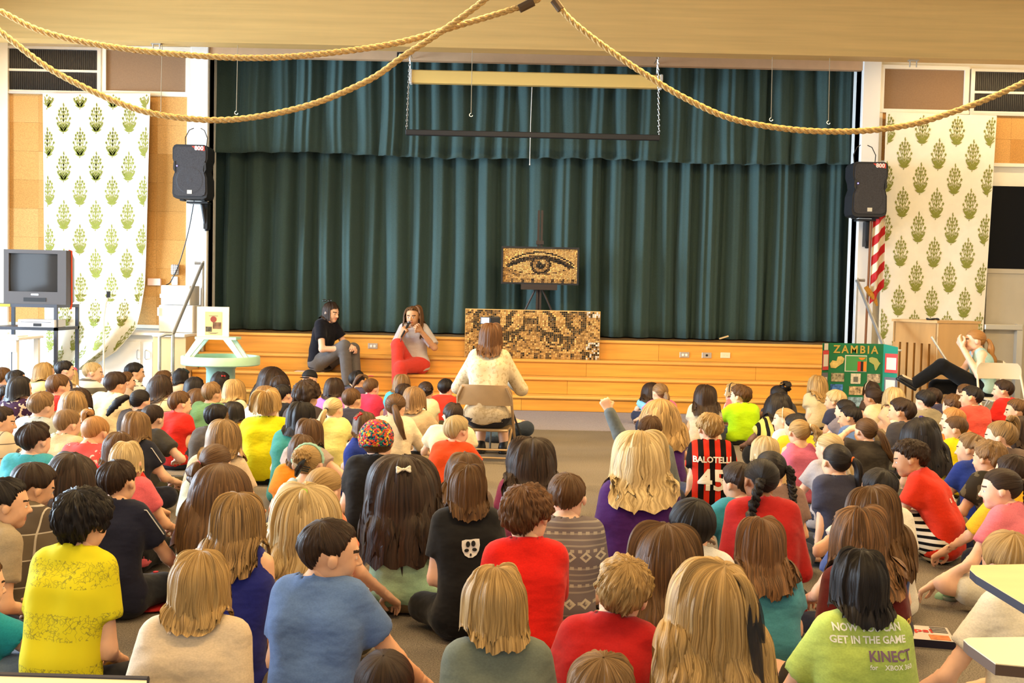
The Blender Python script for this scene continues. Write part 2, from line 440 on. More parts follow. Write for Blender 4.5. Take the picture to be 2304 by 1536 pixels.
# ------------------------------------------------------------------ printed cloth banners
CLOTHM = mat('banner_cotton', (.84, .79, .66), .9, noise=.03, nscale=9, bump=.06, bscale=300)
PRINTM = mat('banner_green_ink', (.24, .25, .045), .9)
def motif():
    """one flowering plant, unit height 0..1, half width .42: list of polygons"""
    polys = []
    def leaf(x, y, ang, L, w):
        c, s = math.cos(ang), math.sin(ang); pts = [(0, 0), (.3, w), (.7, w * .7), (1, 0), (.7, -w * .7), (.3, -w)]
        polys.append([(x + (a * c - b * s) * L, y + (a * s + b * c) * L) for a, b in pts])
    def bar(x0, y0, x1, y1, w):
        d = math.hypot(x1 - x0, y1 - y0); nx, ny = -(y1 - y0) / d * w, (x1 - x0) / d * w
        polys.append([(x0 + nx, y0 + ny), (x1 + nx, y1 + ny), (x1 - nx, y1 - ny), (x0 - nx, y0 - ny)])
    def star(x, y, r):
        polys.append([(x + math.cos(t * math.pi / 5 + math.pi / 2) * r * (1 if t % 2 == 0 else .5), y + math.sin(t * math.pi / 5 + math.pi / 2) * r * (1 if t % 2 == 0 else .5)) for t in range(10)])
    bar(0, 0, 0, .86, .018)
    leaf(0, .0, -1.9, .08, .3)
    for s in (-1, 1):
        for i, (y0, x1, y1) in enumerate(((.06, .30, .30), (.12, .34, .47), (.22, .24, .60), (.36, .22, .72), (.50, .13, .80))):
            bar(0, y0, s * x1 * .55, y0 + (y1 - y0) * .45, .014); bar(s * x1 * .55, y0 + (y1 - y0) * .45, s * x1, y1, .012)
            star(s * x1, y1, .07)
            star(s * x1 * .52, y0 + (y1 - y0) * .42 + .07, .045)
        for (y0, a, L) in ((.03, .60, .42), (.0, .85, .36), (.08, 1.05, .30), (.0, .35, .30)):
            leaf(0, y0, a if s > 0 else math.pi - a, L, .11)
    for y in (.42, .55, .68, .80): star(0, y, .055)
    star(.02, .90, .05); leaf(0, .90, 1.5, .11, .28)
    return polys
MOTIF = motif()
def banner(name, label, us, vs, outline, Y, fold, mot, msize):
    """cloth grid over photo columns us x rows vs; outline(u,v)->depth offset or None (cut away)"""
    nu, nv = len(us), len(vs); V = []; 
    for v in vs:
        for u in us:
            uu, vv = outline(u, v)
            p = P(uu, vv, Y - fold(u, v)); V.append(tuple(p))
    V = np.array(V); i = np.arange(nu - 1)[None, :]; j = np.arange(nv - 1)[:, None]
    Q = np.stack([j * nu + i, j * nu + i + 1, (j + 1) * nu + i + 1, (j + 1) * nu + i], -1).reshape(-1, 4)
    V2 = V + np.array((0, .006, 0)); Q2 = Q[:, ::-1] + len(V)
    o = obj(name, mesh_np(name, np.vstack([V, V2]), np.vstack([Q, Q2]), CLOTHM)); tag(o, label, 'banner')
    def at(u, v):
        uu, vv = outline(u, v); return tuple(P(uu, vv, Y - fold(u, v) - .004))
    pm = MB()
    for (mu, mv) in mot:
        for poly in MOTIF:
            q = [(mu + x * msize * .66, mv + msize * .5 - y * msize) for x, y in poly]
            if all(us[0] + 1 < a < us[-1] - 1 and vs[0] + 1 < b < vs[-1] - 1 for a, b in q): pm.add([at(a, b) for a, b in q], [tuple(range(len(q)))])
    pm.build('printed_plants', PRINTM, o)
    return o
def left_outline(u, v):
    # the right lower corner is drawn away to the left
    right = np.interp(v, [210, 400, 560, 640, 700, 740, 790, 832], [338, 333, 329, 326, 316, 306, 262, 196])
    left = np.interp(v, [210, 400, 832], [96, 98, 101])
    s = (u - 97) / (338 - 97)
    return left + (right - left) * (s if v < 560 else s ** (1 - .1 * min(1, (v - 560) / 200))), v
lm = []
for r in range(12):
    for c in range(5):
        lm.append((106 + c * 74.5 + (37 if r % 2 else 0) - (0), 264 + (r - 1) * 54.6 + 0))
lm = [(u + (0 if int(round((v - 264) / 54.6)) % 2 == 0 else 0), v) for u, v in lm]
banner('cloth_banner', 'off-white cloth printed with green flowering plants, hanging by the television', np.linspace(97, 338, 60), np.linspace(210, 832, 60), left_outline, YW - .10,
       lambda u, v: .05 + .045 * max(0, (v - 420) / 400) * math.sin((u - 97) / 22.) + .03 * max(0, (u - 290) / 48) * math.sin((v - 210) / 150.) + .82 * (lambda t: t * t * (3 - 2 * t))(min(1, max(0, (v - 655) / 70.))), lm, 66)
def right_outline(u, v):
    s = (u - 1990) / 250.
    l = np.interp(v, [252, 800], [1994, 1975]); r = np.interp(v, [252, 420, 800], [2243, 2233, 2208])
    return l + (r - l) * s, v + s * 8
rm = []
for r in range(12):
    for c in range(6):
        rm.append((1996 + c * 78 + (39 if r % 2 == 0 else 0) - 39, 286 + (r - 0) * 55.3))
banner('cloth_banner', 'off-white cloth printed with green flowering plants, hanging behind the piano', np.linspace(1990, 2240, 50), np.linspace(252, 860, 50), right_outline, YW - .09,
       lambda u, v: .045 + .02 * max(0, (v - 300) / 500) * math.sin((u - 1990) / 26.), rm, 69)

# ------------------------------------------------------------------ lamps
LAMPM = mat('lamp_diffuser', (1.0, .67, .29), .5, emit=7.0)
LN = [0]
NEAR = ('over the back of the hall', 'over the middle of the hall', 'near the stage')
def ceiling_lamp(x, y):
    t = empty('ceiling_lamp', (x, y, 4.4), 'suspended fluorescent ceiling lamp %s, %s row' % (NEAR[[-1.5, 3.2, 8.2].index(y)], ('left', 'middle', 'right')[[-4.2, .3, 4.8].index(x)]), 'lamp', 'ceiling lamps')
    MB().box(-1.25, 1.25, -.16, .16, .0, .08).build('housing', WHITE2, t)
    MB().box(-1.2, 1.2, -.13, .13, -.03, 0).build('diffuser', LAMPM, t)
    for s in (-1, 1): MB().tube([(s, 0, .08), (s, 0, ZC - 4.4)], .01, 6).build('rod', STEEL, t)
    l = area_light('lamp_light', (x, y, 4.35), (0, 0, 0), 2.4, .3, {-1.5: 35, 3.2: 95, 8.2: 235}[y], (1.0, .67, .29))
    l.parent = t; l.location = (0, 0, -.06)
for x in (-4.2, .3, 4.8):
    for y in (-1.5, 3.2, 8.2): ceiling_lamp(x, y)

# strip lamps fixed behind the beam, washing the wall bays
for xa_, xb_, nm in ((-7.4, -4.3, 'left'), (4.9, 8.2, 'right')):
    t = empty('strip_lamp', ((xa_ + xb_) / 2, 13.40, bz + .14), 'long strip lamp fixed behind the beam over the %s wall bay' % nm, 'lamp', 'strip lamps'); hw_ = (xb_ - xa_) / 2
    MB().box(-hw_, hw_, -.14, .03, .02, .09).build('housing', WHITE2, t); MB().box(-hw_ + .05, hw_ - .05, -.02, .02, .0, .02).build('tube', LAMPM, t)
    l = area_light('strip_light', (0, 0, 0), (math.radians(22), 0, 0), 2 * hw_, .06, 26 if nm == 'right' else 12, (1.0, .72, .36)); l.parent = t; l.location = (0, 0, -.01)
# ------------------------------------------------------------------ people: signed distance bodies
def sd_cone(X, Y, Z, a, b, ra, rb):
    ax, ay, az = a; bx_, by_, bz_ = b
    dx, dy, dz = bx_ - ax, by_ - ay, bz_ - az
    L = dx * dx + dy * dy + dz * dz + 1e-12
    px, py, pz = X - ax, Y - ay, Z - az
    h = np.clip((px * dx + py * dy + pz * dz) / L, 0, 1)
    return np.sqrt((px - h * dx) ** 2 + (py - h * dy) ** 2 + (pz - h * dz) ** 2) - (ra + h * (rb - ra))
def sd_ell(X, Y, Z, c, r):
    x, y, z = (X - c[0]) / r[0], (Y - c[1]) / r[1], (Z - c[2]) / r[2]
    k0 = np.sqrt(x * x + y * y + z * z) + 1e-9
    k1 = np.sqrt((x / r[0]) ** 2 + (y / r[1]) ** 2 + (z / r[2]) ** 2) + 1e-9
    return k0 * (k0 - 1) / k1
def smin(a, b, k):
    h = np.clip(0.5 + 0.5 * (b - a) / k, 0, 1)
    return b + (a - b) * h - k * h * (1 - h)

class Field:
    def __init__(s, lo, hi, v):
        s.v = v; s.lo = np.array(lo, float)
        s.ax = [np.arange(lo[i], hi[i] + v, v) for i in range(3)]
        s.F = np.full([len(a) for a in s.ax], 1.0)
    def sub(s, lo, hi):
        sl = []
        for i in range(3):
            a = max(0, int((lo[i] - s.lo[i]) / s.v)); b = min(len(s.ax[i]), int((hi[i] - s.lo[i]) / s.v) + 2)
            sl.append(slice(a, max(a, b)))
        X = s.ax[0][sl[0]][:, None, None]; Y = s.ax[1][sl[1]][None, :, None]; Z = s.ax[2][sl[2]][None, None, :]
        return tuple(sl), X, Y, Z
    def cone(s, a, b, ra, rb, k=0.03, inf=0.0):
        ra += inf; rb += inf
        m = k + 2 * s.v
        lo = [min(a[i] - ra, b[i] - rb) - m for i in range(3)]; hi = [max(a[i] + ra, b[i] + rb) + m for i in range(3)]
        sl, X, Y, Z = s.sub(lo, hi)
        if 0 in s.F[sl].shape: return
        s.F[sl] = smin(s.F[sl], sd_cone(X, Y, Z, a, b, ra, rb), k)
    def ell(s, c, r, k=0.03):
        m = k + 2 * s.v
        sl, X, Y, Z = s.sub([c[i] - r[i] - m for i in range(3)], [c[i] + r[i] + m for i in range(3)])
        if 0 in s.F[sl].shape: return
        s.F[sl] = smin(s.F[sl], sd_ell(X, Y, Z, c, r), k)
    def cut(s, fn, k=0.0):
        """keep the part where fn(X,Y,Z) < 0"""
        d = fn(s.ax[0][:, None, None], s.ax[1][None, :, None], s.ax[2][None, None, :])
        s.F = np.maximum(s.F, d) if not k else -smin(-s.F, -(d + 0 * s.F), k)
    def mesh(s): return surfnets(s.F, s.lo, s.v)

_CO = [(0, 0, 0), (1, 0, 0), (0, 1, 0), (1, 1, 0), (0, 0, 1), (1, 0, 1), (0, 1, 1), (1, 1, 1)]
_ED = [(0, 1), (2, 3), (4, 5), (6, 7), (0, 2), (1, 3), (4, 6), (5, 7), (0, 4), (1, 5), (2, 6), (3, 7)]
def surfnets(F, lo, v):
    F = np.pad(F, 1, constant_values=1.0); lo = np.asarray(lo) - v
    S = F < 0
    n = [d - 1 for d in F.shape]
    def c(A, o): return A[o[0]:o[0] + n[0], o[1]:o[1] + n[1], o[2]:o[2] + n[2]]
    cnt = sum(c(S, o).astype(np.int8) for o in _CO)
    mask = (cnt > 0) & (cnt < 8)
    ijk = np.argwhere(mask)
    if len(ijk) == 0: return np.zeros((0, 3)), np.zeros((0, 4), int)
    idx = np.full(mask.shape, -1, dtype=np.int64); idx[mask] = np.arange(len(ijk))
    vals = [F[ijk[:, 0] + o[0], ijk[:, 1] + o[1], ijk[:, 2] + o[2]] for o in _CO]
    pos = np.zeros((len(ijk), 3)); num = np.zeros(len(ijk))
    for a, b in _ED:
        fa, fb = vals[a], vals[b]
        cr = (fa < 0) != (fb < 0)
        t = np.where(cr, fa / np.where(cr, fa - fb, 1), 0)
        oa = np.array(_CO[a], float); ob = np.array(_CO[b], float)
        pos += cr[:, None] * (oa + t[:, None] * (ob - oa)); num += cr
    V = lo + (ijk + pos / num[:, None]) * v
    Q = []
    for ax in range(3):
        A = S.take(range(0, S.shape[ax] - 1), ax); B = S.take(range(1, S.shape[ax]), ax)
        u, w = [i for i in range(3) if i != ax]
        e = np.argwhere(A != B)
        e = e[(e[:, u] > 0) & (e[:, w] > 0) & (e[:, u] < n[u]) & (e[:, w] < n[w])]
        def g(du, dw):
            q = e.copy(); q[:, u] += du; q[:, w] += dw
            return idx[q[:, 0], q[:, 1], q[:, 2]]
        q = np.stack([g(-1, -1), g(0, -1), g(0, 0), g(-1, 0)], 1)
        inside = S[e[:, 0], e[:, 1], e[:, 2]]
        flip = ~inside if ax != 1 else inside
        q[flip] = q[flip][:, ::-1]
        Q.append(q)
    Q = np.concatenate(Q)
    return V, Q[(Q >= 0).all(1)]

SKC = np.array((0, -.05, .615)); SKR = np.array((.365, .445, .385))
# ---- head template (height 1, chin at 0, face towards +y)
EYEX, EYEZ = 0.148, 0.485
def make_head(v):
    f = Field((-.55, -.62, -.12), (.55, .66, 1.1), v)
    f.ell((0, -.05, .615), (.365, .445, .385), .02)
    f.ell((0, .12, .36), (.275, .285, .33), .14)
    f.ell((0, .25, .12), (.13, .13, .11), .10)
    for s in (-1, 1):
        f.ell((s * .15, .22, .34), (.12, .13, .13), .08)
        f.ell((s * .19, .02, .22), (.11, .16, .15), .10)
    f.cone((-.13, .36, .575), (.13, .36, .575), .055, .055, .05)
    sl, X, Y, Z = f.sub((-.5, 0, .3), (.5, .66, .7))
    for s in (-1, 1):
        f.F[sl] = -smin(-f.F[sl], sd_ell(X, Y, Z, (s * EYEX, .44, EYEZ), (.085, .065, .05)), .04)
    for s in (-1, 1):
        f.ell((s * EYEX, .325, EYEZ), (.068, .068, .055), .012)
    f.cone((0, .39, .52), (0, .475, .36), .032, .048, .035)
    for s in (-1, 1):
        f.ell((s * .048, .42, .345), (.035, .045, .03), .02)
        f.ell((s * .375, -.03, .46), (.032, .08, .115), .02)
        f.ell((s * .39, -.055, .47), (.035, .062, .095), .015)
    f.cone((-.075, .375, .245), (.075, .375, .245), .026, .026, .022)
    f.cone((-.055, .375, .20), (.055, .375, .20), .03, .03, .02)
    f.cone((0, -.06, .35), (0, -.10, -.08), .20, .19, .10)
    V, Q = f.mesh()
    c = V[Q].mean(1); x, y, z = np.abs(c[:, 0]), c[:, 1], c[:, 2]
    m = np.zeros(len(Q), int)
    m[(x < .115) & (z > .185) & (z < .275) & (y > .36)] = 1
    e = ((x - EYEX) / .056) ** 2 + ((z - EYEZ) / .024) ** 2
    m[(e < 1) & (y > .3)] = 2
    e2 = ((x - EYEX) / .030) ** 2 + ((z - EYEZ) / .028) ** 2
    m[(e2 < 1) & (y > .3)] = 3
    m[(z > .575 + .05 * (x - .15)) & (z < .612 + .03 * (x - .15)) & (x > .07) & (x < .235) & (y > .2)] = 4
    return V, Q, m
HEADS = {k: make_head(v) for k, v in (('hi', .025), ('mid', .040), ('lo', .065))}

# ---- hand template: wrist at 0, fingers +y, palm -z, thumb +x ; length about .17
def make_hand(curl, v):
    f = Field((-.07, -.05, -.12), (.10, .21, .05), v)
    f.cone((0, -.03, 0), (0, .01, 0), .024, .022, .01)
    for x in (-.024, -.008, .008, .024):
        f.cone((x * .6, .012, 0), (x * 1.1, .075, 0), .015, .0135, .012)
    segs = [(-.03, .072, .055), (-.0105, .078, .066), (.0095, .078, .070), (.029, .074, .062)]
    for i, (x, y, L) in enumerate(segs):
        p = np.array((x, y, 0.)); an = 0.1
        for j, fr in enumerate((.45, .32, .25)):
            an += curl * (0.9 if j == 0 else 1.0) * (1 + .12 * (1.5 - i))
            q = p + np.array((x * .10, math.cos(an), -math.sin(an))) * L * fr
            r = .0095 - .0012 * j - (.001 if i == 0 else 0)
            f.cone(p, q, r, r - .0008, .004); p = q
    t0 = np.array((.018, .02, -.004)); t1 = t0 + np.array((.032, .026, -.012 - .02 * curl)); t2 = t1 + np.array((.012 - .03 * curl, .028, -.008 - .012 * curl))
    t3 = t2 + np.array((.002 - .035 * curl, .022, -.004))
    f.cone(t0, t1, .015, .0115, .01); f.cone(t1, t2, .011, .010, .004); f.cone(t2, t3, .010, .008, .004)
    return f.mesh()
HANDS = {(n, r): make_hand(c, v) for n, c in (('relax', .42), ('fist', 1.25), ('flat', .06), ('grip', .85)) for r, v in (('hi', .0055), ('mid', .0080), ('lo', .0105))}

def basis(y, up=(0, 0, 1)):
    y = np.asarray(y, float); y = y / (np.linalg.norm(y) + 1e-9)
    z = np.asarray(up, float); z = z - y * z.dot(y)
    if np.linalg.norm(z) < 1e-3: z = np.array((0, 1., 0)) - y * y[1]
    z /= np.linalg.norm(z); x = np.cross(y, z)
    return np.stack([x, y, z], 1)     # columns
def rot(ax, deg):
    return np.array(Matrix.Rotation(math.radians(deg), 3, ax))

# ---- hair
def hairline(psi):
    """sine of the elevation of the hairline for the azimuth psi (0 = front)"""
    a = np.abs(psi) * 180 / math.pi
    return np.interp(a, [0, 35, 55, 68, 80, 90, 108, 125, 150, 180], [.50, .50, .40, .06, -.22, -.14, -.12, -.66, -.88, -.92])
def smooth_rand(rng, n, w):
    x = rng.standard_normal(n); k = np.hanning(w + 2)[1:-1]; k /= np.sqrt((k ** 2).sum())
    return np.real(np.fft.ifft(np.fft.fft(x) * np.fft.fft(k, n)))
def hair_cap(rng, N, T, th=.10, axis=(0, -.35, .94), length=0.0, hs=.21, M=None, origin=None, coll=None, wave=0.0, curl=0.0,
             rough=.25, fringe=0.0, lift=0.0, sideonly=False, jag=.12, grav=.45, edge=0.0):
    """rows of locks from the crown; returns verts in body space, quads, uv.  length (m) hangs beyond the skull."""
    a = np.asarray(axis, float); a /= np.linalg.norm(a)
    e1 = np.array((0, 1., 0)) - a * a[1]; e1 /= np.linalg.norm(e1); e2 = np.cross(e1, a)
    phi = np.linspace(0, 2 * math.pi, N, endpoint=False)
    R = SKR * (1 + th)
    ths = np.linspace(0.02, 2.75, 140)
    D = np.cos(ths)[None, :, None] * a + np.sin(ths)[None, :, None] * (np.cos(phi)[:, None, None] * e1 + np.sin(phi)[:, None, None] * e2)
    psi = np.arctan2(D[..., 0], D[..., 1]); lim = hairline(psi) - edge
    # going under the hairline ends the lock (look beyond small dips over the ear)
    ok = D[..., 2] > lim
    endi = np.array([(np.argmin(r) if not r.all() else len(ths) - 1) for r in ok])
    endt = ths[np.maximum(endi - 1, 2)]
    if sideonly: pass
    col = .55 * smooth_rand(rng, N, max(3, N // 14)) + .45 * rng.standard_normal(N)
    rnd = rng.random(N)
    out = np.zeros((N, T, 3))
    if length <= 0:
        tt = np.linspace(0, 1, T)
        for i in range(N):
            t = tt * (endt[i] * (1 - jag * .5 * rnd[i] + .03)) 
            d = np.cos(t)[:, None] * a + np.sin(t)[:, None] * (math.cos(phi[i]) * e1 + math.sin(phi[i]) * e2)
            amp = th * rough * col[i] * np.clip(tt * 2.5, 0, 1)
            sh = 1 + amp[:, None] + (np.clip((tt - .85) / .15, 0, 1) ** 2 * -(th * .75))[:, None]
            if curl:
                sh = sh + (curl * (np.sin(tt * 17 + col[i] * 9) + np.sin(tt * 31 + rnd[i] * 20) * .6) * np.clip(tt * 3, .15, 1))[:, None]
            out[i] = SKC + R * d * sh
        W = (out * hs) @ M.T + origin
    else:
        psi_end = np.arctan2(D[np.arange(N), np.maximum(endi - 1, 2), 0], D[np.arange(N), np.maximum(endi - 1, 2), 1])
        front = np.abs(psi_end) < math.radians(58)
        total = np.where(front, endt * .40 * hs, length * (1 - jag * rnd) + 1.95 * .40 * hs)
        if fringe: total = np.where(front, endt * .40 * hs + fringe * hs, total)
        step = total / (T - 1)
        t0 = 0.06
        d0 = math.cos(t0) * a + math.sin(t0) * (np.cos(phi)[:, None] * e1 + np.sin(phi)[:, None] * e2)
        Rw = R * hs; Cw = M @ (SKC * hs) + origin
        p = (d0 * Rw) @ M.T + Cw
        tang = -math.sin(t0) * a + math.cos(t0) * (np.cos(phi)[:, None] * e1 + np.sin(phi)[:, None] * e2)
        dr = tang @ M.T
        W = np.zeros((N, T, 3)); W[:, 0] = p
        Mi = M.T
        outw = (d0 - a * (d0 @ a)[:, None]) @ M.T
        hout = tang @ M.T; hout[:, 2] = 0; hout = hout / (np.linalg.norm(hout, axis=1)[:, None] + 1e-6) + np.array((0, -.5, 0)) * (np.abs(psi_end) > 1.2)[:, None]
        hit = np.zeros(N, bool); hback = np.where((np.abs(psi_end) > 1.25)[:, None], np.array((0, -.6, 0)), hout * .3)
        for j in range(1, T):
            g = np.clip((j / T) * 2.2, 0, 1) * grav
            dr = dr * (1 - g) + (np.array((0, 0, -1.)) + np.where(hit[:, None], hback, hout * .03)) * g
            dr /= np.linalg.norm(dr, axis=1)[:, None]
            q = p + dr * step[:, None]
            for it in range(2):
                l = ((q - Cw) @ M) / Rw
                n = np.linalg.norm(l, axis=1)
                want = 1 + th * rough * 1.2 * col
                ins = (n < want)
                stick = front & True
                pull = ins | stick
                l2 = l / n[:, None] * want[:, None]
                q2 = (l2 * Rw) @ M.T + Cw
                q = np.where(pull[:, None], q2, q)
                if coll is not None: q = coll(q, .020 + .010 * (rnd + .35 * col))
            dr = q - p; ln = np.linalg.norm(dr, axis=1)[:, None]; dr = dr / (ln + 1e-9)
            q = p + dr * step[:, None]
            if coll is not None:
                q2 = coll(q, .020 + .010 * (rnd + .35 * col)); hit = (q2[:, 2] - q[:, 2]) > step * .12; q = q2
            p = q; W[:, j] = p
        if wave:
            s = np.linspace(0, 1, T)[None, :]
            ph = smooth_rand(rng, N, max(3, N // 10)) * 2.5 + rng.random(N) * .8
            L = total[:, None] * s
            w = wave * np.clip(s * 2.2 - .7, 0, 1) * np.sin(L * 62 + ph[:, None])
            side = np.cross(np.array((0, 0, 1.)), W[:, -1] - W[:, 0]); side /= (np.linalg.norm(side, axis=1)[:, None] + 1e-9)
            W = W + side[:, None, :] * w[..., None] + outw[:, None, :] * (w * .6 + abs(wave) * .3 * np.clip(s - .4, 0, 1))[..., None]
    V = W.reshape(-1, 3)
    i = np.arange(N)[:, None]; j = np.arange(T - 1)[None, :]; k = (i + 1) % N
    Q = np.stack([(i * T + j), (k * T + j), (k * T + j + 1), (i * T + j + 1)], -1).reshape(-1, 4)
    # leave gaps where neighbouring locks differ much (front / side seam)
    d = np.linalg.norm(V[Q[:, 3]] - V[Q[:, 2]], axis=1)
    Q = Q[d < .12]
    uv = np.stack([np.repeat(np.arange(N) / N * N / 10., T) + 0 * rnd.repeat(T), np.tile(np.linspace(0, 1, T), N)], 1)
    crown = W[:, 0].mean(0); V = np.vstack([V, crown]); uv = np.vstack([uv, [0, 0]])
    Tq = np.stack([np.full(N, len(V) - 1), np.arange(N) * T, ((np.arange(N) + 1) % N) * T], 1)[:, ::-1]
    return V, Q[:, ::-1], Tq[:, ::-1], uv
def hair_tail(rng, N, T, path, rad, wave=0.0, curl=0.0):
    """bundle of locks round a spine path (T points)"""
    path = np.asarray(path); t = np.gradient(path, axis=0); t /= np.linalg.norm(t, axis=1)[:, None] + 1e-9
    ref = np.array((1., 0, 0.)); A = np.cross(t, ref); A /= np.linalg.norm(A, axis=1)[:, None] + 1e-9; B = np.cross(t, A)
    phi = np.linspace(0, 2 * math.pi, N, endpoint=False); col = rng.standard_normal(N)
    s = np.linspace(0, 1, T)
    W = np.zeros((N, T, 3))
    for i in range(N):
        r = rad * (1 + .28 * col[i] * np.clip(s * 3, .2, 1))
        wv = wave * np.sin(s * 15 + col[i] * 1.3) + curl * np.sin(s * 34 + col[i] * 6)
        W[i] = path + (A * math.cos(phi[i]) + B * math.sin(phi[i])) * (r + wv * np.clip(s * 2, 0, 1))[:, None]
        W[i, -1] += (rng.random(3) - .5) * rad.max() * .5
    V = W.reshape(-1, 3); i = np.arange(N)[:, None]; j = np.arange(T - 1)[None, :]; k = (i + 1) % N
    Q = np.stack([(i * T + j), (i * T + j + 1), (k * T + j + 1), (k * T + j)], -1).reshape(-1, 4)
    uv = np.stack([np.repeat(np.arange(N) / 10. + 3, T), np.tile(s, N)], 1)
    return V, Q[:, ::-1], uv

def hair_mat(name, c, streak=.55, c2=None):
    if name in MATS: return MATS[name]
    m = bpy.data.materials.new(name); m.use_nodes = True; nt = m.node_tree; b = nt.nodes['Principled BSDF']
    b.inputs['Roughness'].default_value = .5; b.inputs['Specular IOR Level'].default_value = .22
    uv = nt.nodes.new('ShaderNodeUVMap'); mp = nt.nodes.new('ShaderNodeMapping')
    mp.inputs['Scale'].default_value = (26, 1.6, 1)
    nt.links.new(uv.outputs[0], mp.inputs['Vector'])
    tx = nt.nodes.new('ShaderNodeTexNoise'); tx.inputs['Scale'].default_value = 1.0; tx.inputs['Detail'].default_value = 3
    nt.links.new(mp.outputs[0], tx.inputs['Vector'])
    rp = nt.nodes.new('ShaderNodeValToRGB')
    rp.color_ramp.elements[0].position = .32; rp.color_ramp.elements[1].position = .72
    rp.color_ramp.elements[0].color = (*[x * (1 - streak) for x in c], 1)
    rp.color_ramp.elements[1].color = (*(c2 or [x * (1 + 1.3 * streak) for x in c]), 1)
    nt.links.new(tx.outputs['Fac'], rp.inputs[0]); nt.links.new(rp.outputs[0], b.inputs['Base Color'])
    bp = nt.nodes.new('ShaderNodeBump'); bp.inputs['Strength'].default_value = .6; bp.inputs['Distance'].default_value = .006
    nt.links.new(tx.outputs['Fac'], bp.inputs['Height']); nt.links.new(bp.outputs[0], b.inputs['Normal'])
    MATS[name] = m
    return m
HAIRC = {
    'black': ((.007, .005, .005), .5, (.024, .017, .015)), 'dark': ((.018, .009, .005), .5, (.055, .028, .015)),
    'brown': ((.066, .030, .011), .5, (.17, .083, .030)), 'auburn': ((.075, .031, .012), .5, (.20, .09, .035)),
    'lbrown': ((.16, .082, .03), .5, (.34, .195, .08)), 'dirty': ((.29, .16, .05), .5, (.60, .38, .145)),
    'blond': ((.42, .27, .10), .45, (.74, .55, .28)), 'ginger': ((.34, .15, .045), .4, (.56, .28, .09)),
    'streak': ((.075, .042, .02), .5, (.46, .27, .10)), 'ombre': ((.05, .03, .018), .5, (.28, .13, .05)),
}
def HM(c): a = HAIRC[c]; return hair_mat('hair_' + c, a[0], a[1], a[2])
SKINC = {'fair': (.80, .48, .33), 'light': (.72, .41, .25), 'tan': (.52, .27, .14), 'brown': (.32, .15, .075), 'dark': (.16, .075, .04)}
def SKM(n):
    if 'skin_' + n not in MATS:
        m = mat('skin_' + n, SKINC[n], .55, noise=.06, nscale=25, spec=.35)
        m.node_tree.nodes['Principled BSDF'].inputs['Subsurface Weight'].default_value = 0.0
    return MATS['skin_' + n]
def face_mats(skin):
    c = SKINC[skin]
    return [SKM(skin), mat('lips_' + skin, (c[0] * .80, c[1] * .45, c[2] * .5), .4), mat('eye_white', (.75, .74, .72), .25),
            mat('iris', (.03, .018, .01), .2), mat('brow', (.03, .018, .012), .8)]
def cloth(name, c, pat=None):
    """woven or knitted cotton"""
    if name in MATS: return MATS[name]
    return mat(name, c, .85, noise=.10, nscale=150, bump=.55, bscale=10, spec=.12, sheen=.1, stretch=(1.0, 1.0, 1.7))

ARM = {  # elbow, wrist (x outwards, y forwards, z up; for a sitting height of .70), hand form, hand up vector
    'lap': ((.172, .03, .245), (.075, .20, .17), 'relax', (0, 0, 1)),
    'down': ((.160, -.045, .235), (.178, -.055, .055), 'flat', (.3, -.2, 1)),
    'back': ((.20, -.10, .245), (.215, -.14, .055), 'flat', (.3, .3, 1)),
    'knee': ((.215, .13, .295), (.10, .27, .30), 'relax', (0, .2, 1)),
    'chin': ((.15, .19, .235), (.06, .13, .43), 'fist', (0, 1, 0)),
    'raise': ((.235, .04, .575), (.30, .07, .745), 'fist', (0, -1, 0)),
    'brow': ((.28, .09, .50), (.115, .17, .585), 'flat', (0, .3, 1)),
    'out': ((.31, .03, .32), (.17, .20, .29), 'relax', (0, 0, 1)),
    'side': ((.22, .10, .26), (.18, .27, .20), 'relax', (0, 0, 1)),
    'neck': ((.27, .05, .50), (.07, -.04, .52), 'relax', (0, -1, .3)),
    'hug': ((.20, .17, .26), (.03, .30, .22), 'relax', (0, 1, .3)),
    'long': ((.24, .13, .25), (.27, .30, .12), 'relax', (0, 0, 1)),
}
LEG = {  # knee, ankle, toe
    'cross': ((.205, .175, .10), (-.03, .235, .05), (-.12, .255, .035)),
    'up': ((.10, .255, .29), (.095, .34, .05), (.10, .46, .03)),
    'wide': ((.27, .24, .13), (.05, .33, .045), (-.04, .36, .03)),
    'kneel': ((.08, .30, .065), (.10, .03, .04), (.10, -.07, .03)),
    'far': ((.12, .30, .12), (.12, .60, .045), (.13, .62, .14)),
}
def head_top(H, hs, slump, lean, turn, hturn, pitch, htilt, hoff=(0, 0)):
    kz = H / .70; k = hs / .213; nz = .70 - (hs / kz) * .93; lx = math.tan(math.radians(lean)); zz = nz - .10
    hb = np.array((lx * zz * kz, (.02 + slump * zz * zz * 2.2 - .05 * math.sin(min(1, nz / .45) * math.pi)) * k, nz * kz)) + np.array((hoff[0], hoff[1], 0))
    HR = rot('Z', -(hturn - turn)) @ rot('X', -pitch) @ rot('Y', htilt)
    top = hb - HR @ np.array((0, -.07, .03)) * hs + HR @ SKC * hs
    e = np.sqrt(((HR * (SKR * 1.09)[None, :]) ** 2)[2].sum()) * hs
    return top + np.array((0, 0, e))
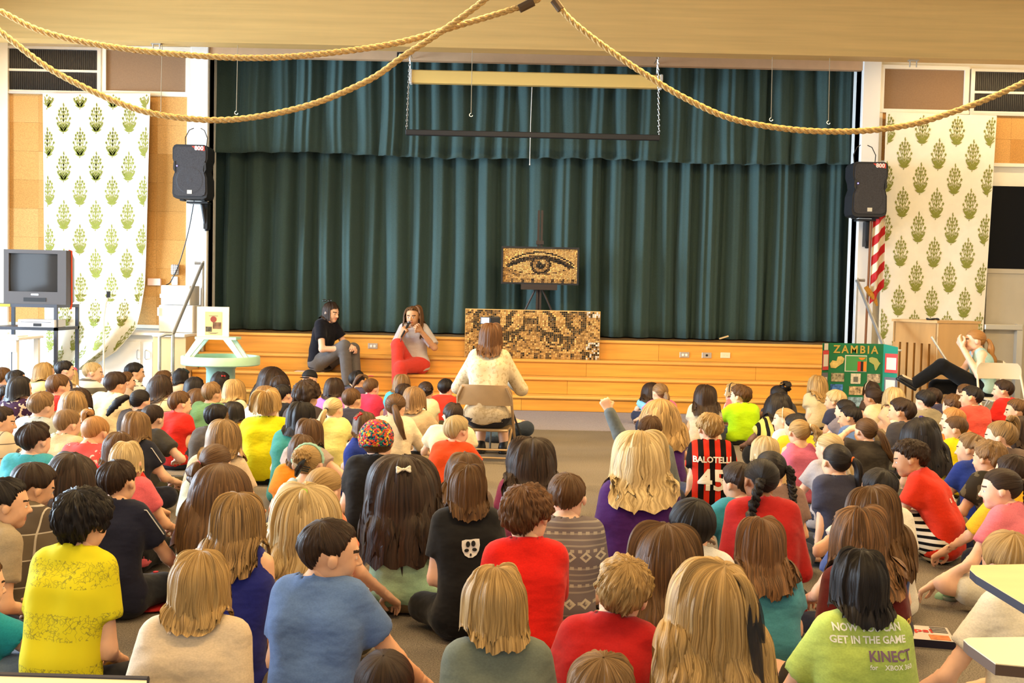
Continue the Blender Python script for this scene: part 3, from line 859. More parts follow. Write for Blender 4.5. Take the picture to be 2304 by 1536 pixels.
def person(base, H, hs, label, turn=0.0, hturn=None, pitch=8.0, htilt=0.0, lean=0.0, slump=.0, arms=('lap', 'lap'), legs='cross',
           skin='fair', shirt=None, sleeve='short', trousers=None, leglen='long', hair='short', hcol='brown', v=.014, seed=0, shoes=None,
           lod='mid', group='children sitting on the carpet', z0=0.0, extras=(), wide=1.0, hairopt=None, cat='person', legscale=1.0, hoff=(0, 0), collar=None, trim=None, bk=None, fine=False):
    """base: world (x,y) of the seat; H: height of the head top above the seat; hs: head height."""
    rng = np.random.default_rng(1000 + seed)
    kz = H / .70; k = bk or hs / .213
    if hturn is None: hturn = turn
    # spine, leaning forward and sideways
    lx = math.tan(math.radians(lean)); fy = slump
    def S(x, y, z, bend=True):
        zz = max(0, z - .10)
        return np.array(((x * wide * k + lx * zz * kz), (y + fy * zz * zz * 2.2 - .05 * math.sin(min(1, z / .45) * math.pi)) * k, z * kz))
    neck_z = .70 - (hs / kz) * .93
    sh_z = neck_z - .040
    shw = .102
    hipw = .075
    T = []     # torso pieces: a, b, ra, rb
    T.append((S(-hipw, 0, .095), S(hipw, 0, .095), .095 * k, .095 * k))
    T.append((S(-.050, .0, .10), S(-.042, .0, .21), .086 * k, .080 * k)); T.append((S(.050, .0, .10), S(.042, .0, .21), .086 * k, .080 * k))
    T.append((S(-.042, .0, .21), S(-.062, .0, sh_z - .09), .080 * k, .080 * k)); T.append((S(.042, .0, .21), S(.062, .0, sh_z - .09), .080 * k, .080 * k))
    T.append((S(-.055, 0, sh_z - .055), S(.055, 0, sh_z - .055), .072 * k, .072 * k))
    T.append((S(-shw + .01, 0, sh_z), S(0, 0, sh_z + .03), .046 * k, .05 * k)); T.append((S(shw - .01, 0, sh_z), S(0, 0, sh_z + .03), .046 * k, .05 * k))
    nb = S(0, .0, sh_z + .01); 
    hb = S(0, .02, neck_z) + np.array((hoff[0], hoff[1], 0))
    A = []
    for si, s in enumerate((-1, 1)):
        spec = arms[si]
        if isinstance(spec, str):
            e, w, form, up = ARM[spec]
            sh = S(s * shw, 0, sh_z)
            e = np.array((s * (e[0] - .02) * wide * k, e[1] * k, e[2] * kz)); w = np.array((s * (w[0] - .01) * wide * k, w[1] * k, w[2] * kz))
            up = np.array((s * up[0], up[1], up[2]))
            bend = S(0, 0, .33) - np.array((0, 0, .33)) * kz
            if spec not in ('down', 'back'): w = w + bend * .5
            e = e + bend * .6
        else:
            e, w, form, up = spec; e = np.array(e, float); w = np.array(w, float); up = np.array(up, float); sh = S(s * shw, 0, sh_z)
        A.append((s, sh, e, w, form, up))
    Lg = []
    for si, s in enumerate((-1, 1)):
        spec = legs if isinstance(legs, str) else legs[si]
        hip = S(s * hipw, 0.02, .10)
        if isinstance(spec, str):
            kn, an, to = LEG[spec]; ls = k * legscale
            kn, an, to = [np.array((s * q[0], q[1], q[2])) * np.array((ls, ls, k)) for q in (kn, an, to)]
            if spec == 'cross' and s > 0: an = an + np.array((0, .055, .02)) * k; to = to + np.array((0, .05, .015)) * k
        else:
            kn, an, to = [np.array(q, float) for q in spec]
        Lg.append((s, hip, kn, an, to))
    ra = (.040 * k, .034 * k, .026 * k)
    allp = [p for t in T for p in t[:2]] + [q for a in A for q in a[1:4]] + [q for l in Lg for q in l[1:5]] + [hb]
    lo = np.min(allp, 0) - .17 * k; hi = np.max(allp, 0) + .17 * k
    # ---- body
    f = Field(lo, hi, v if z0 else v * 1.8)
    for t in T: f.cone(*t, k=.035 * k)
    f.cone(nb, hb + np.array((0, 0, .04 * k)), .050 * k, .19 * hs, k=.03 * k)
    for s, sh, e, w, form, up in A:
        f.cone(sh, e, ra[0], ra[1], k=.022 * k); f.cone(e, w, ra[1], ra[2], k=.018 * k)
    for s, hip, kn, an, to in Lg:
        f.cone(hip, kn, .078 * k, .052 * k, k=.03 * k); f.cone(kn, an, .050 * k, .033 * k, k=.02 * k)
        f.cone(an, to, .034 * k, .026 * k, k=.02 * k)
    fn = lambda X, Y, Z: -(Z - .0005)
    if z0 == 0: f.cut(lambda X, Y, Z: .002 - Z + 0 * X)
    V, Q = f.mesh(); mi = np.zeros(len(Q), int)
    # ---- head joined on
    HR = rot('Z', -(hturn - turn)) @ rot('Y', 0) @ rot('X', -pitch) @ rot('Y', htilt)
    HVt, HQ, Hm = HEADS[lod if (z0 or fine) else ('mid' if lod == 'hi' else lod)]
    horg = hb - HR @ np.array((0, -.07, .03)) * hs
    HV = (HVt * hs) @ HR.T + horg
    parts = [(V, Q, mi), (HV, HQ, Hm)]
    hlod = lod if (z0 or lod == 'lo') else ('mid' if lod == 'hi' else 'lo')
    bv_ = v if z0 else v * 1.55
    for s, sh, e, w, form, up in A:
        HVv, HQ2 = HANDS[(form, hlod)]
        d = w - e
        if form == 'flat' and w[2] < .09 * k: d = np.array((s * .5, .75, -.08))
        B = basis(d, up)
        vv = HVv * np.array((-s, 1, 1)) * (1.02 * k if k < 1.35 else 1.4)
        q2 = HQ2 if s < 0 else HQ2[:, ::-1]
        parts.append((vv @ B.T + w, q2, np.zeros(len(q2), int)))
    off = 0; VV = []; QQ = []; MM = []
    for a, b, c in parts: VV.append(a); QQ.append(b + off); MM.append(c); off += len(a)
    me = mesh_np('person', np.vstack(VV), np.vstack(QQ), face_mats(skin), np.concatenate(MM))
    po = obj('person', me); po.location = (base[0], base[1], z0); po.rotation_euler = (0, 0, math.radians(-turn))
    tag(po, label, cat, group)
    # ---- shirt
    inf = .011 * k + .3 * v
    sv = v if z0 else v * 1.12
    ph = rng.random(6) * 6
    if shirt:
        g = Field(lo, hi, sv)
        for ti, t in enumerate(T):
            if sleeve in ('tank', 'strap') and ti >= 6: continue
            g.cone(*t, k=.04 * k, inf=inf)
        if sleeve == 'tank':
            for s in (-1, 1): g.cone(S(s * .07, 0, sh_z - .08), S(s * .055, 0, sh_z + .015), .055 * k, .05 * k, k=.02 * k, inf=inf * .7)
        for s, sh, e, w, form, up in A:
            if sleeve in ('short', 'half', 'cap'):
                fr = {'short': .62, 'half': .9, 'cap': .3}[sleeve]
                # sleeve drawn in its own field so that the cuff is cut square
                g2 = Field(np.minimum(sh, e) - .09 * k, np.maximum(sh, e) + .09 * k, sv)
                g2.cone(sh, sh + (e - sh) * (fr + .25), ra[0] + .012 * k, ra[0] + .014 * k, k=.01, inf=inf * .8)
                n = (e - sh) / np.linalg.norm(e - sh); c0 = sh + (e - sh) * fr
                g2.cut(lambda X, Y, Z: (X - c0[0]) * n[0] + (Y - c0[1]) * n[1] + (Z - c0[2]) * n[2])
                # resample on the main grid (same spacing): simple nearest placement
                i0 = np.round((g2.lo - g.lo) / sv).astype(int)
                a0 = np.maximum(i0, 0); b0 = np.minimum(i0 + np.array(g2.F.shape), np.array(g.F.shape))
                sl = tuple(slice(a0[i], b0[i]) for i in range(3)); sl2 = tuple(slice(a0[i] - i0[i], b0[i] - i0[i]) for i in range(3))
                g.F[sl] = smin(g.F[sl], g2.F[sl2], .02 * k)
            elif sleeve == 'long':
                g.cone(sh, e, ra[0], ra[1], k=.025 * k, inf=inf * 1.3); g.cone(e, w - (w - e) * .06, ra[1], ra[2], k=.015 * k, inf=inf * 1.1)
        # folds
        X = g.ax[0][:, None, None]; Y = g.ax[1][None, :, None]; Z = g.ax[2][None, None, :]
        fold = np.sin((Z / k) * 38 + 9 * np.abs(X) / k + ph[0]) * np.clip(1 - Z / (.26 * k), 0, 1) + .6 * np.sin((X / k) * 30 + (Z / k) * 22 + ph[1]) * np.clip(Z / (.3 * k), 0, 1) * np.clip(1.6 - Z / (.3 * k), 0, 1)
        g.F = g.F + .0055 * k * fold
        nk = S(0, .02, sh_z + (.075 if sleeve != 'strap' else .0)); nr = .072 * k
        if sleeve == 'strap': g.cut(lambda X, Y, Z: Z - (sh_z - .06) * kz + 0 * X)
        else: g.cut(lambda X, Y, Z: nr - np.sqrt((X - nk[0]) ** 2 + (Y - nk[1]) ** 2 + (Z - nk[2]) ** 2))
        hem = .035 * k
        g.cut(lambda X, Y, Z: hem - Z + .012 * np.sin(X * 25 + ph[2]) * k + 0 * Y)
        V, Q = g.mesh()
        mats = shirt if isinstance(shirt, (list, tuple)) else [shirt]
        me = mesh_np('shirt', V, Q, mats)
        so = obj('shirt', me, po)
        po['_shirt'] = so.name
    # ---- trousers or shorts
    if trousers:
        g = Field(lo, hi, v * 1.3)
        i2 = .008 * k + .4 * v
        g.cone(*T[0], k=.03 * k, inf=i2); g.cone(*T[1], k=.03 * k, inf=i2 * .6); g.cone(*T[2], k=.03 * k, inf=i2 * .6)
        for s, hip, kn, an, to in Lg:
            if leglen == 'long':
                g.cone(hip, kn, .080 * k, .056 * k, k=.03 * k, inf=i2); g.cone(kn, kn + (an - kn) * .93, .056 * k, .045 * k, k=.02 * k, inf=i2)
            else:
                fr = {'short': .62, 'knee': .92}[leglen]
                g.cone(hip, hip + (kn - hip) * fr, .082 * k, .074 * k, k=.03 * k, inf=i2 * 1.3)
        g.cut(lambda X, Y, Z: Z - .17 * k + 0 * X)if leglen != 'long' and not isinstance(legs, tuple) and legs == 'cross' else None
        if leglen == 'long' and (legs == 'cross'): g.cut(lambda X, Y, Z: Z - .21 * k + 0 * X)
        if z0 == 0: g.cut(lambda X, Y, Z: .001 - Z + 0 * X)
        V, Q = g.mesh()
        obj('trousers' if leglen == 'long' else 'shorts', mesh_np('trousers', V, Q, trousers), po)
    # ---- shoes
    if shoes:
        for s, hip, kn, an, to in Lg:
            shoe(po, an, to, k, shoes)
    # ---- hair
    def coll(q, margin):
        d = np.full(len(q), 1.0); best = np.zeros((len(q), 3))
        for (a, b, r1, r2) in T + [(sh, e, ra[0] + .012, ra[1] + .012) for s, sh, e, w, form, up in A]:
            ab = b - a; h = np.clip(((q - a) @ ab) / (ab @ ab + 1e-9), 0, 1)
            c = a + h[:, None] * ab; dv = q - c; n = np.linalg.norm(dv, axis=1); dd = n - (r1 + h * (r2 - r1))
            better = dd < d; d = np.where(better, dd, d); best = np.where(better[:, None], dv / (n[:, None] + 1e-9), best)
        need = np.maximum(0, margin + inf - d); need = np.where(d < 1.0, need, 0)
        dn = best + np.array((0, -1.3, 0)) * (best[:, 1] < .45)[:, None]; dn /= np.linalg.norm(dn, axis=1)[:, None] + 1e-9
        dt = (dn * best).sum(1); use = dt > .3
        return q + np.where(use[:, None], dn * (need / np.maximum(dt, .3))[:, None], best * need[:, None])
    hair_build(po, rng, hair, hcol, lod, hs, HR, horg, coll, k, hairopt or {})
    for ex in extras: (XTRA[ex] if isinstance(ex, str) else ex)(po, HR, hs, horg, k, S, sh_z)
    if trim == 'piping':
        for s, sh, e, w, form, up in A:
            b = MB()
            o1 = np.array((s * .75, -.45, .5)); o1 /= np.linalg.norm(o1); rr = ra[0] + .03 * k
            pts = [S(s * .055, -.055, sh_z + .048), S(s * .095, -.055, sh_z + .030)] + [sh + (e - sh) * t + o1 * rr for t in (.05, .25, .45, .6)]
            b.tube([Vector(p) for p in pts], .003 * k, 5)
            b.build('piping', mat('white_piping', (.75, .74, .70), .7), po, True)
    if trim == 'cuffs':
        for s, sh, e, w, form, up in A:
            b = MB()
            B = basis(e - sh); c0 = sh + (e - sh) * .60
            for t0 in (0,):
                r = ra[0] + .027 * k
                V = []; n = 20
                for h in (-.012, .012):
                    for q in (r, r - .008):
                        for i in range(n):
                            a = 2 * math.pi * i / n; V.append(c0 + B @ np.array((math.cos(a) * q, h * k, math.sin(a) * q)))
                Fs = []
                for i in range(n):
                    j = (i + 1) % n
                    Fs += [(i, j, 2 * n + j, 2 * n + i), (n + i, n + j, j, i), (2 * n + i, 2 * n + j, 3 * n + j, 3 * n + i), (3 * n + i, 3 * n + j, n + j, n + i)]
                b.add(V, Fs)
            b.build('sleeve_cuff', mat('navy_rib_knit', (.02, .02, .03), .8), po, True)
    po['_k'] = k; po['_shz'] = sh_z * kz
    return po

def shoe(po, an, to, k, cols):
    d = to - an; d = d / (np.linalg.norm(d) + 1e-9); B = basis(d, (0, 0, 1) if abs(d[2]) < .8 else (0, 1, 0))
    f = Field((-.06, -.06, -.06), (.06, .20, .07), .010)
    f.cone((0, -.005, -.005), (0, .12, -.018), .036, .03, .02); f.cone((0, -.01, .0), (0, -.005, .035), .036, .033, .02)
    f.cut(lambda X, Y, Z: -.034 - Z + 0 * X)
    V, Q = f.mesh(); V = (V * k * 1.12) @ B.T + an
    o = obj('shoe', mesh_np('shoe', V, Q, cols[0]), po)
    f = Field((-.07, -.07, -.06), (.07, .20, .0), .010)
    f.cone((0, -.008, -.035), (0, .125, -.035), .039, .034, .02); f.cut(lambda X, Y, Z: -.05 - Z + 0 * X); f.cut(lambda X, Y, Z: Z + .028 + 0 * X)
    V, Q = f.mesh(); V = (V * k * 1.12) @ B.T + an
    obj('sole', mesh_np('sole', V, Q, cols[1]), o)

NT = {'hi': (124, 30), 'mid': (72, 20), 'lo': (44, 13)}
def hair_build(po, rng, style, hcol, lod, hs, M, org, coll, k, opt):
    if style == 'none': return None
    N, T = NT[lod]; m = HM(hcol)
    VV = []; QQ = []; TT = []; UU = []; off = [0]
    def put(V, Q, Tr, uv):
        VV.append(V); QQ.append(Q + off[0]); UU.append(uv)
        if Tr is not None: TT.append(Tr + off[0])
        off[0] += len(V)
    cap = dict(hs=hs, M=M, origin=org, coll=coll)
    loc = lambda p: M @ (np.array(p) * hs) + org
    def tail(start, d0, length, r0, wave=0, curl=0, n=None, t=None, grav=.35, sway=(0, 0, 0), taper=.25):
        n = n or max(10, N // 5); t = t or T
        p = np.array(start, float); d = M @ np.array(d0, float); d /= np.linalg.norm(d); st = length / (t - 1)
        path = [p]
        for j in range(1, t):
            d = d + (np.array((0, 0, -1.)) + np.array(sway)) * grav; d /= np.linalg.norm(d)
            q = p + d * st
            l = ((q - (M @ (SKC * hs) + org)) @ M) / (SKR * hs * 1.12); nn = np.linalg.norm(l)
            if nn < 1: q = (l / nn * (SKR * hs * 1.12)) @ M.T + (M @ (SKC * hs) + org)
            q = coll(q[None], np.array([r0 * .8]))[0]
            d = (q - p) / (np.linalg.norm(q - p) + 1e-9); p = p + d * st; path.append(p)
        s = np.linspace(0, 1, t)
        rad = r0 * (np.interp(s, [0, .08, .35, .75, 1], [.55, .8, 1, .8, taper]))
        V, Q, uv = hair_tail(rng, n, t, path, rad, wave, curl); put(V, Q, None, uv)
        return path
    if style == 'buzz':
        put(*hair_cap(rng, N, T, th=.04, rough=.35, jag=.05, **cap))
    elif style == 'short':
        put(*hair_cap(rng, N, T, th=opt.get('th', .10), rough=.42, jag=.16, axis=opt.get('axis', (.12, -.35, .92)), edge=.03, **cap))
        put(*hair_cap(rng, N, T, th=opt.get('th', .10) * .9, rough=.75, jag=.5, curl=.012, axis=opt.get('axis', (.12, -.35, .92)), edge=.0, **cap))
    elif style == 'bowl':
        put(*hair_cap(rng, N, T, th=.15, rough=.24, jag=.08, edge=.06, **cap))
    elif style == 'shag':
        put(*hair_cap(rng, N, T, th=.17, rough=.30, length=.05 * k, jag=.5, grav=.25, fringe=.05, wave=.004, **cap))
    elif style == 'wavy':      # short wavy boy's hair
        put(*hair_cap(rng, N, T, th=.17, rough=.34, curl=.03, jag=.2, edge=.12, **cap))
        put(*hair_cap(rng, N, T, th=.15, rough=.7, curl=.05, jag=.5, edge=.10, axis=(.2, -.2, .95), **cap))
    elif style == 'curly':
        put(*hair_cap(rng, N, T * 2, th=opt.get('th', .30), rough=.22, curl=opt.get('curl', .045), jag=.2, edge=opt.get('edge', .25), **cap))
        V, Q, Tr, uv = hair_cap(rng, N, T * 2, th=opt.get('th', .30) * .8, rough=.5, curl=.06, jag=.3, edge=opt.get('edge', .25), **cap); put(V, Q, Tr, uv)
    elif style in ('bob', 'long', 'vlong', 'lwavy', 'vwavy'):
        L = {'bob': .075, 'long': .19, 'vlong': .43, 'lwavy': .25, 'vwavy': .40}[style] * k * opt.get('len', 1)
        w = {'lwavy': .008, 'vwavy': .011}.get(style, 0.002 if style == 'bob' else .0035)
        put(*hair_cap(rng, N, T + (6 if L > .2 else 0), th=opt.get('th', .13), rough=.28, length=L, wave=opt.get('wave', w), jag=opt.get('jag', .30), fringe=opt.get('fringe', 0), axis=opt.get('axis', (.05, -.12, .99)), **cap))
        put(*hair_cap(rng, N // 2, T, th=.06, rough=.3, length=L * .9, wave=w, jag=.15, **cap))
    elif style in ('pony', 'lowpony', 'sidepony', 'hipony'):
        ax = {'pony': (0, -.93, .36), 'lowpony': (0, -.98, -.25), 'sidepony': (-.6, -.8, -.1), 'hipony': (-.25, -.45, .86)}[style]
        ax = opt.get('axis', ax)
        put(*hair_cap(rng, N, T, th=.075, rough=.16, jag=.02, axis=ax, edge=.04, **cap))
        a = np.array(ax, float); a /= np.linalg.norm(a)
        st = SKC + SKR * a * 1.12
        L = opt.get('len', .22) * k
        tail(loc(st), a, L, opt.get('r', .026) * k, wave=opt.get('wave', .003), curl=opt.get('curl', 0), sway=opt.get('sway', (0, 0, 0)))
        c = opt.get('tie')
        if c:
            b = MB(); B = basis(M @ a)
            pts = [Vector(loc(st + a * .03) + B @ np.array((math.cos(t) * .016 * k, 0, math.sin(t) * .016 * k))) for t in np.linspace(0, 2 * math.pi, 12, endpoint=False)]
            b.tube(pts, .006 * k, 6, closed=True); b.build('hair_tie', c, po, True)
    elif style == 'bun':
        ax = opt.get('axis', (0, -.75, .66))
        put(*hair_cap(rng, N, T, th=.075, rough=.16, jag=.02, axis=ax, edge=.04, **cap))
        a = np.array(ax, float); a /= np.linalg.norm(a); c = loc(SKC + SKR * a * 1.28); r = opt.get('r', .30) * hs
        V, Q, Tr, uv = hair_cap(rng, N // 2, T, th=0, rough=0, curl=.10, jag=0, hs=1., M=np.eye(3), origin=np.zeros(3), edge=2.)
        V = (V - SKC) / SKR * r * np.array((1, 1, .9)) + c; put(V, Q, Tr, uv)
    elif style in ('braid', 'braids'):
        ax = opt.get('axis', (0, -.96, -.1))
        put(*hair_cap(rng, N, T, th=.08, rough=.16, jag=.02, axis=ax, edge=.04, **cap))
        for ax in ([ax] if style == 'braid' else [(-.5, -.85, 0), (.5, -.85, 0)]):
            a = np.array(ax, float); a /= np.linalg.norm(a)
            p0 = loc(SKC + SKR * a * 1.1); t = 46
            n0 = len(VV)
            path = np.array(tail(p0, a, opt.get('len', .26) * k, .020 * k, t=t, n=10, sway=opt.get('sway', (0, 0, 0)), grav=.3))
            s = np.linspace(0, 1, t)
            VV.pop(); QQ.pop(); u = UU.pop(); off[0] -= len(u)
            for ph in (0, math.pi):
                side = np.array((1., 0, 0))
                pp = path + side * (np.sin(s * 36 + ph) * .010 * k)[:, None] + np.array((0, -1., 0)) * (np.cos(s * 36 + ph) * .005 * k)[:, None]
                rad = .016 * k * np.interp(s, [0, .1, .8, 1], [1, 1.05, .75, .5]) * (1 + .22 * np.sin(s * 72))
                V, Q, uv = hair_tail(rng, 10, t, pp, rad); put(V, Q, None, uv)
    elif style == 'halfup':
        put(*hair_cap(rng, N, T + 8, th=.12, rough=.26, length=opt.get('len', .34) * k, wave=opt.get('wave', .012), jag=.2, axis=opt.get('axis', (0, -.5, .86)), **cap))
        put(*hair_cap(rng, N // 2, T, th=.06, rough=.3, length=opt.get('len', .34) * .9 * k, wave=.006, jag=.15, **cap))
        a = np.array(opt.get('tie_axis', (0, -.80, .60)), float); a /= np.linalg.norm(a)
        tail(loc(SKC + SKR * a * 1.16), a, opt.get('tlen', .22) * k, .017 * k, wave=.004)
        if opt.get('tie'):
            b = MB(); B = basis(M @ a); st = SKC + SKR * a * 1.2
            pts = [Vector(loc(st) + B @ np.array((math.cos(t) * .012 * k, 0, math.sin(t) * .012 * k))) for t in np.linspace(0, 2 * math.pi, 10, endpoint=False)]
            b.tube(pts, .004 * k, 6, closed=True); b.build('hair_tie', opt['tie'], po, True)
    V = np.vstack(VV); uv = np.vstack(UU)
    return obj('hair', mesh_np('hair', V, [np.vstack(QQ)] + ([np.vstack(TT)] if TT else []), m, uv=uv), po)

# ---- things worn on the head (built in head space, parented to the person)
def to_head(V, M, hs, org): return (np.asarray(V, float) * hs) @ M.T + org
def headpt(d, lift=1.12):
    d = np.array(d, float); d /= np.linalg.norm(d); return SKC + SKR * d * lift
def ex_bow(d, size, m, name='hair_bow', roll=0.0, lift=1.38):
    def f(po, M, hs, org, k, S, shz):
        a = np.array(d, float); a /= np.linalg.norm(a); B = basis(a) @ rot('Y', roll); c = headpt(d, lift)
        g = Field((-1.1, -.4, -.7), (1.1, .4, .7), .09)
        for s in (-1, 1):
            g.cone((s * .12, 0, 0), (s * .75, 0, .28), .10, .17, .12); g.cone((s * .12, 0, 0), (s * .75, 0, -.28), .10, .17, .12); g.cone((s * .75, 0, .28), (s * .75, 0, -.28), .15, .15, .1)
        g.ell((0, .05, 0), (.16, .22, .2), .04)
        V, Q = g.mesh(); V = (V * size / hs) @ B.T + c
        obj(name, mesh_np(name, to_head(V, M, hs, org), Q, m), po)
    return f
def ex_band(m, r=.02, tilt=0.0, name='headband', bumps=0):
    def f(po, M, hs, org, k, S, shz):
        b = MB(); pts = []; rs = []
        for i, t in enumerate(np.linspace(-100, 100, 41)):
            a = math.radians(t); p = SKC + SKR * np.array((math.sin(a), .12 + tilt, math.cos(a))) * 1.14
            pts.append(Vector(to_head(p[None], M, hs, org)[0])); rs.append(r * hs * (1.0 + (.7 * abs(math.sin(i * .8)) if bumps else 0)))
        b.tube(pts, rs, 6); b.build(name, m, po, True)
    return f
def ex_blob(d, r, m, name='hair_flower'):
    def f(po, M, hs, org, k, S, shz):
        c = headpt(d, 1.2); g = Field((-1.2, -1.2, -1.2), (1.2, 1.2, 1.2), .16)
        B = basis(np.array(d, float))
        for i in range(6):
            a = i * math.pi / 3; q = B @ np.array((math.cos(a) * .55, 0, math.sin(a) * .55)); g.ell(tuple(q), (.38, .38, .38), .08)
        g.ell(tuple(B @ np.array((0, .3, 0))), (.3, .3, .3), .05)
        V, Q = g.mesh(); obj(name, mesh_np(name, to_head(V * r + c, M, hs, org), Q, m), po)
    return f
# ---- named extras
def A(r, g, b, f=.74): return tuple(c * f for c in srgb(r, g, b))
def x_cap(po, M, hs, org, k, S, shz):
    g = Field((-.6, -.8, .3), (.6, .8, 1.3), .055)
    g.ell(tuple(SKC + np.array((0, 0, .02))), tuple(SKR * 1.13), .02); g.cut(lambda X, Y, Z: .60 - .12 * Y - Z + 0 * X)
    V, Q = g.mesh(); o = obj('baseball_cap', mesh_np('baseball_cap', to_head(V, M, hs, org), Q, mat('black_cap_cloth', (.012, .012, .014), .7, bump=.2)), po)
    g = Field((-.5, -.95, .3), (.5, -.2, .9), .045); g.ell((0, -.50, .60), (.33, .32, .035), .02)
    V, Q = g.mesh(); obj('brim', mesh_np('brim', to_head(V, M, hs, org), Q, MATS['black_cap_cloth']), o)
def x_beanie(po, M, hs, org, k, S, shz):
    g = Field((-.75, -.9, -.0), (.75, .7, 1.4), .035)
    g.ell(tuple(SKC + np.array((0, -.07, .0))), tuple(SKR * np.array((1.22, 1.18, 1.26))), .02); g.ell((0, -.28, .55), (.42, .36, .42), .12)
    X = g.ax[0][:, None, None]; Y = g.ax[1][None, :, None]; Z = g.ax[2][None, None, :]
    g.F = g.F + .012 * np.sin(X * 34) * np.sin(Z * 34) + .008 * np.sin(Y * 30)
    g.cut(lambda X, Y, Z: .36 + .34 * np.clip(Y, 0, 1) + .10 * np.clip(-Y, -1, 0) - Z + 0 * X)
    V, Q = g.mesh(); obj('crochet_beanie', mesh_np('crochet_beanie', to_head(V, M, hs, org), Q, KNIT), po)
    g = Field((-.6, -.7, .1), (.6, .7, .7), .05); g.ell((0, -.06, .45), tuple(SKR * np.array((1.05, 1.05, .8))), .02); g.cut(lambda X, Y, Z: Y - .1 + 0 * X + 0 * Z)
    V, Q = g.mesh(); obj('hair', mesh_np('hair', to_head(V, M, hs, org), Q, HM('brown'), uv=V[:, :2] * 3), po)
def x_claw(po, M, hs, org, k, S, shz):
    b = MB(); pts = [(-.10, -.72, .22), (-.03, -.84, .36), (.06, -.86, .52), (.15, -.78, .66)]
    b.tube([Vector(to_head(np.array([p]), M, hs, org)[0]) for p in pts], [.05 * hs, .09 * hs, .08 * hs, .03 * hs], 8)
    for t in (.2, .5, .8):
        p = np.array(pts[1]) * (1 - t) + np.array(pts[2]) * t
        b.tube([Vector(to_head((p + np.array((d * .0, 0, 0)))[None], M, hs, org)[0]) for d in (0,)] + [Vector(to_head((p + np.array((.22, .16, -.06)))[None], M, hs, org)[0])], .02 * hs, 5)
    b.build('claw_clip', mat('glossy_black_plastic', (.008, .008, .01), .15, spec=.6), po, True)
def x_collar(po, M, hs, org, k, S, shz):
    b = MB(); c = S(0, .02, shz + .065); n = 16
    b.tube([Vector(c + np.array((math.cos(t) * .075, math.sin(t) * .07, .012 * math.sin(t))) * k) for t in np.linspace(0, 2 * math.pi, n, endpoint=False)], .022 * k, 8, closed=True)
    b.build('collar', mat('cream_fleece', A(240, 226, 190), .9), po, True)
def x_tulle(po, M, hs, org, k, S, shz):
    a = np.array((.45, -.75, .55)); a /= np.linalg.norm(a); c = to_head((SKC + SKR * a * 1.25)[None], M, hs, org)[0]
    rng = np.random.default_rng(4); b = MB()
    for i in range(7):
        d = np.array((rng.uniform(-.15, .55), rng.uniform(-.6, -.1), rng.uniform(-.3, .25))); L = rng.uniform(.08, .30)
        pts = []; p = c.copy()
        for j in range(9):
            pts.append(Vector(p)); d = d * .8 + np.array((.02, -.03, -.32)); dd = d / np.linalg.norm(d); p = p + dd * L / 8
        w = [.003 + .013 * math.sin(math.pi * j / 9.) for j in range(9)]
        V = []
        for j, q in enumerate(pts):
            s = Vector((1, .3 * math.sin(i), .2 * math.cos(i * 2))).normalized() * w[j]; V += [q - s, q + s, q + s + Vector((0, -.003, 0)), q - s + Vector((0, -.003, 0))]
        Fs = [];
        for j in range(8):
            for e in range(4): f = (e + 1) % 4; Fs.append((j * 4 + e, j * 4 + f, j * 4 + 4 + f, j * 4 + 4 + e))
        b.add(V, Fs)
    m = mat('black_tulle', (.018, .018, .022), .7); m.node_tree.nodes['Principled BSDF'].inputs['Alpha'].default_value = .6
    b.build('tulle_bow', m, po)
def x_straps(po, M, hs, org, k, S, shz):
    for s in (-1, 1):
        b = MB()
        b.tube([Vector(S(s * .065, y, shz + z)) for y, z in ((-.105, -.16), (-.108, -.10), (-.095, -.03), (-.065, .025), (-.02, .052), (.03, .045), (.07, .01))], .0055 * k, 6)
        b.build('shoulder_strap', mat('black_cotton_strap', (.012, .012, .012), .8), po, True)
def x_braidtie(po, M, hs, org, k, S, shz): pass
XTRA = dict(cap=x_cap, beanie=x_beanie, claw=x_claw, collar=x_collar, tulle=x_tulle, straps=x_straps, braidtie=x_braidtie)
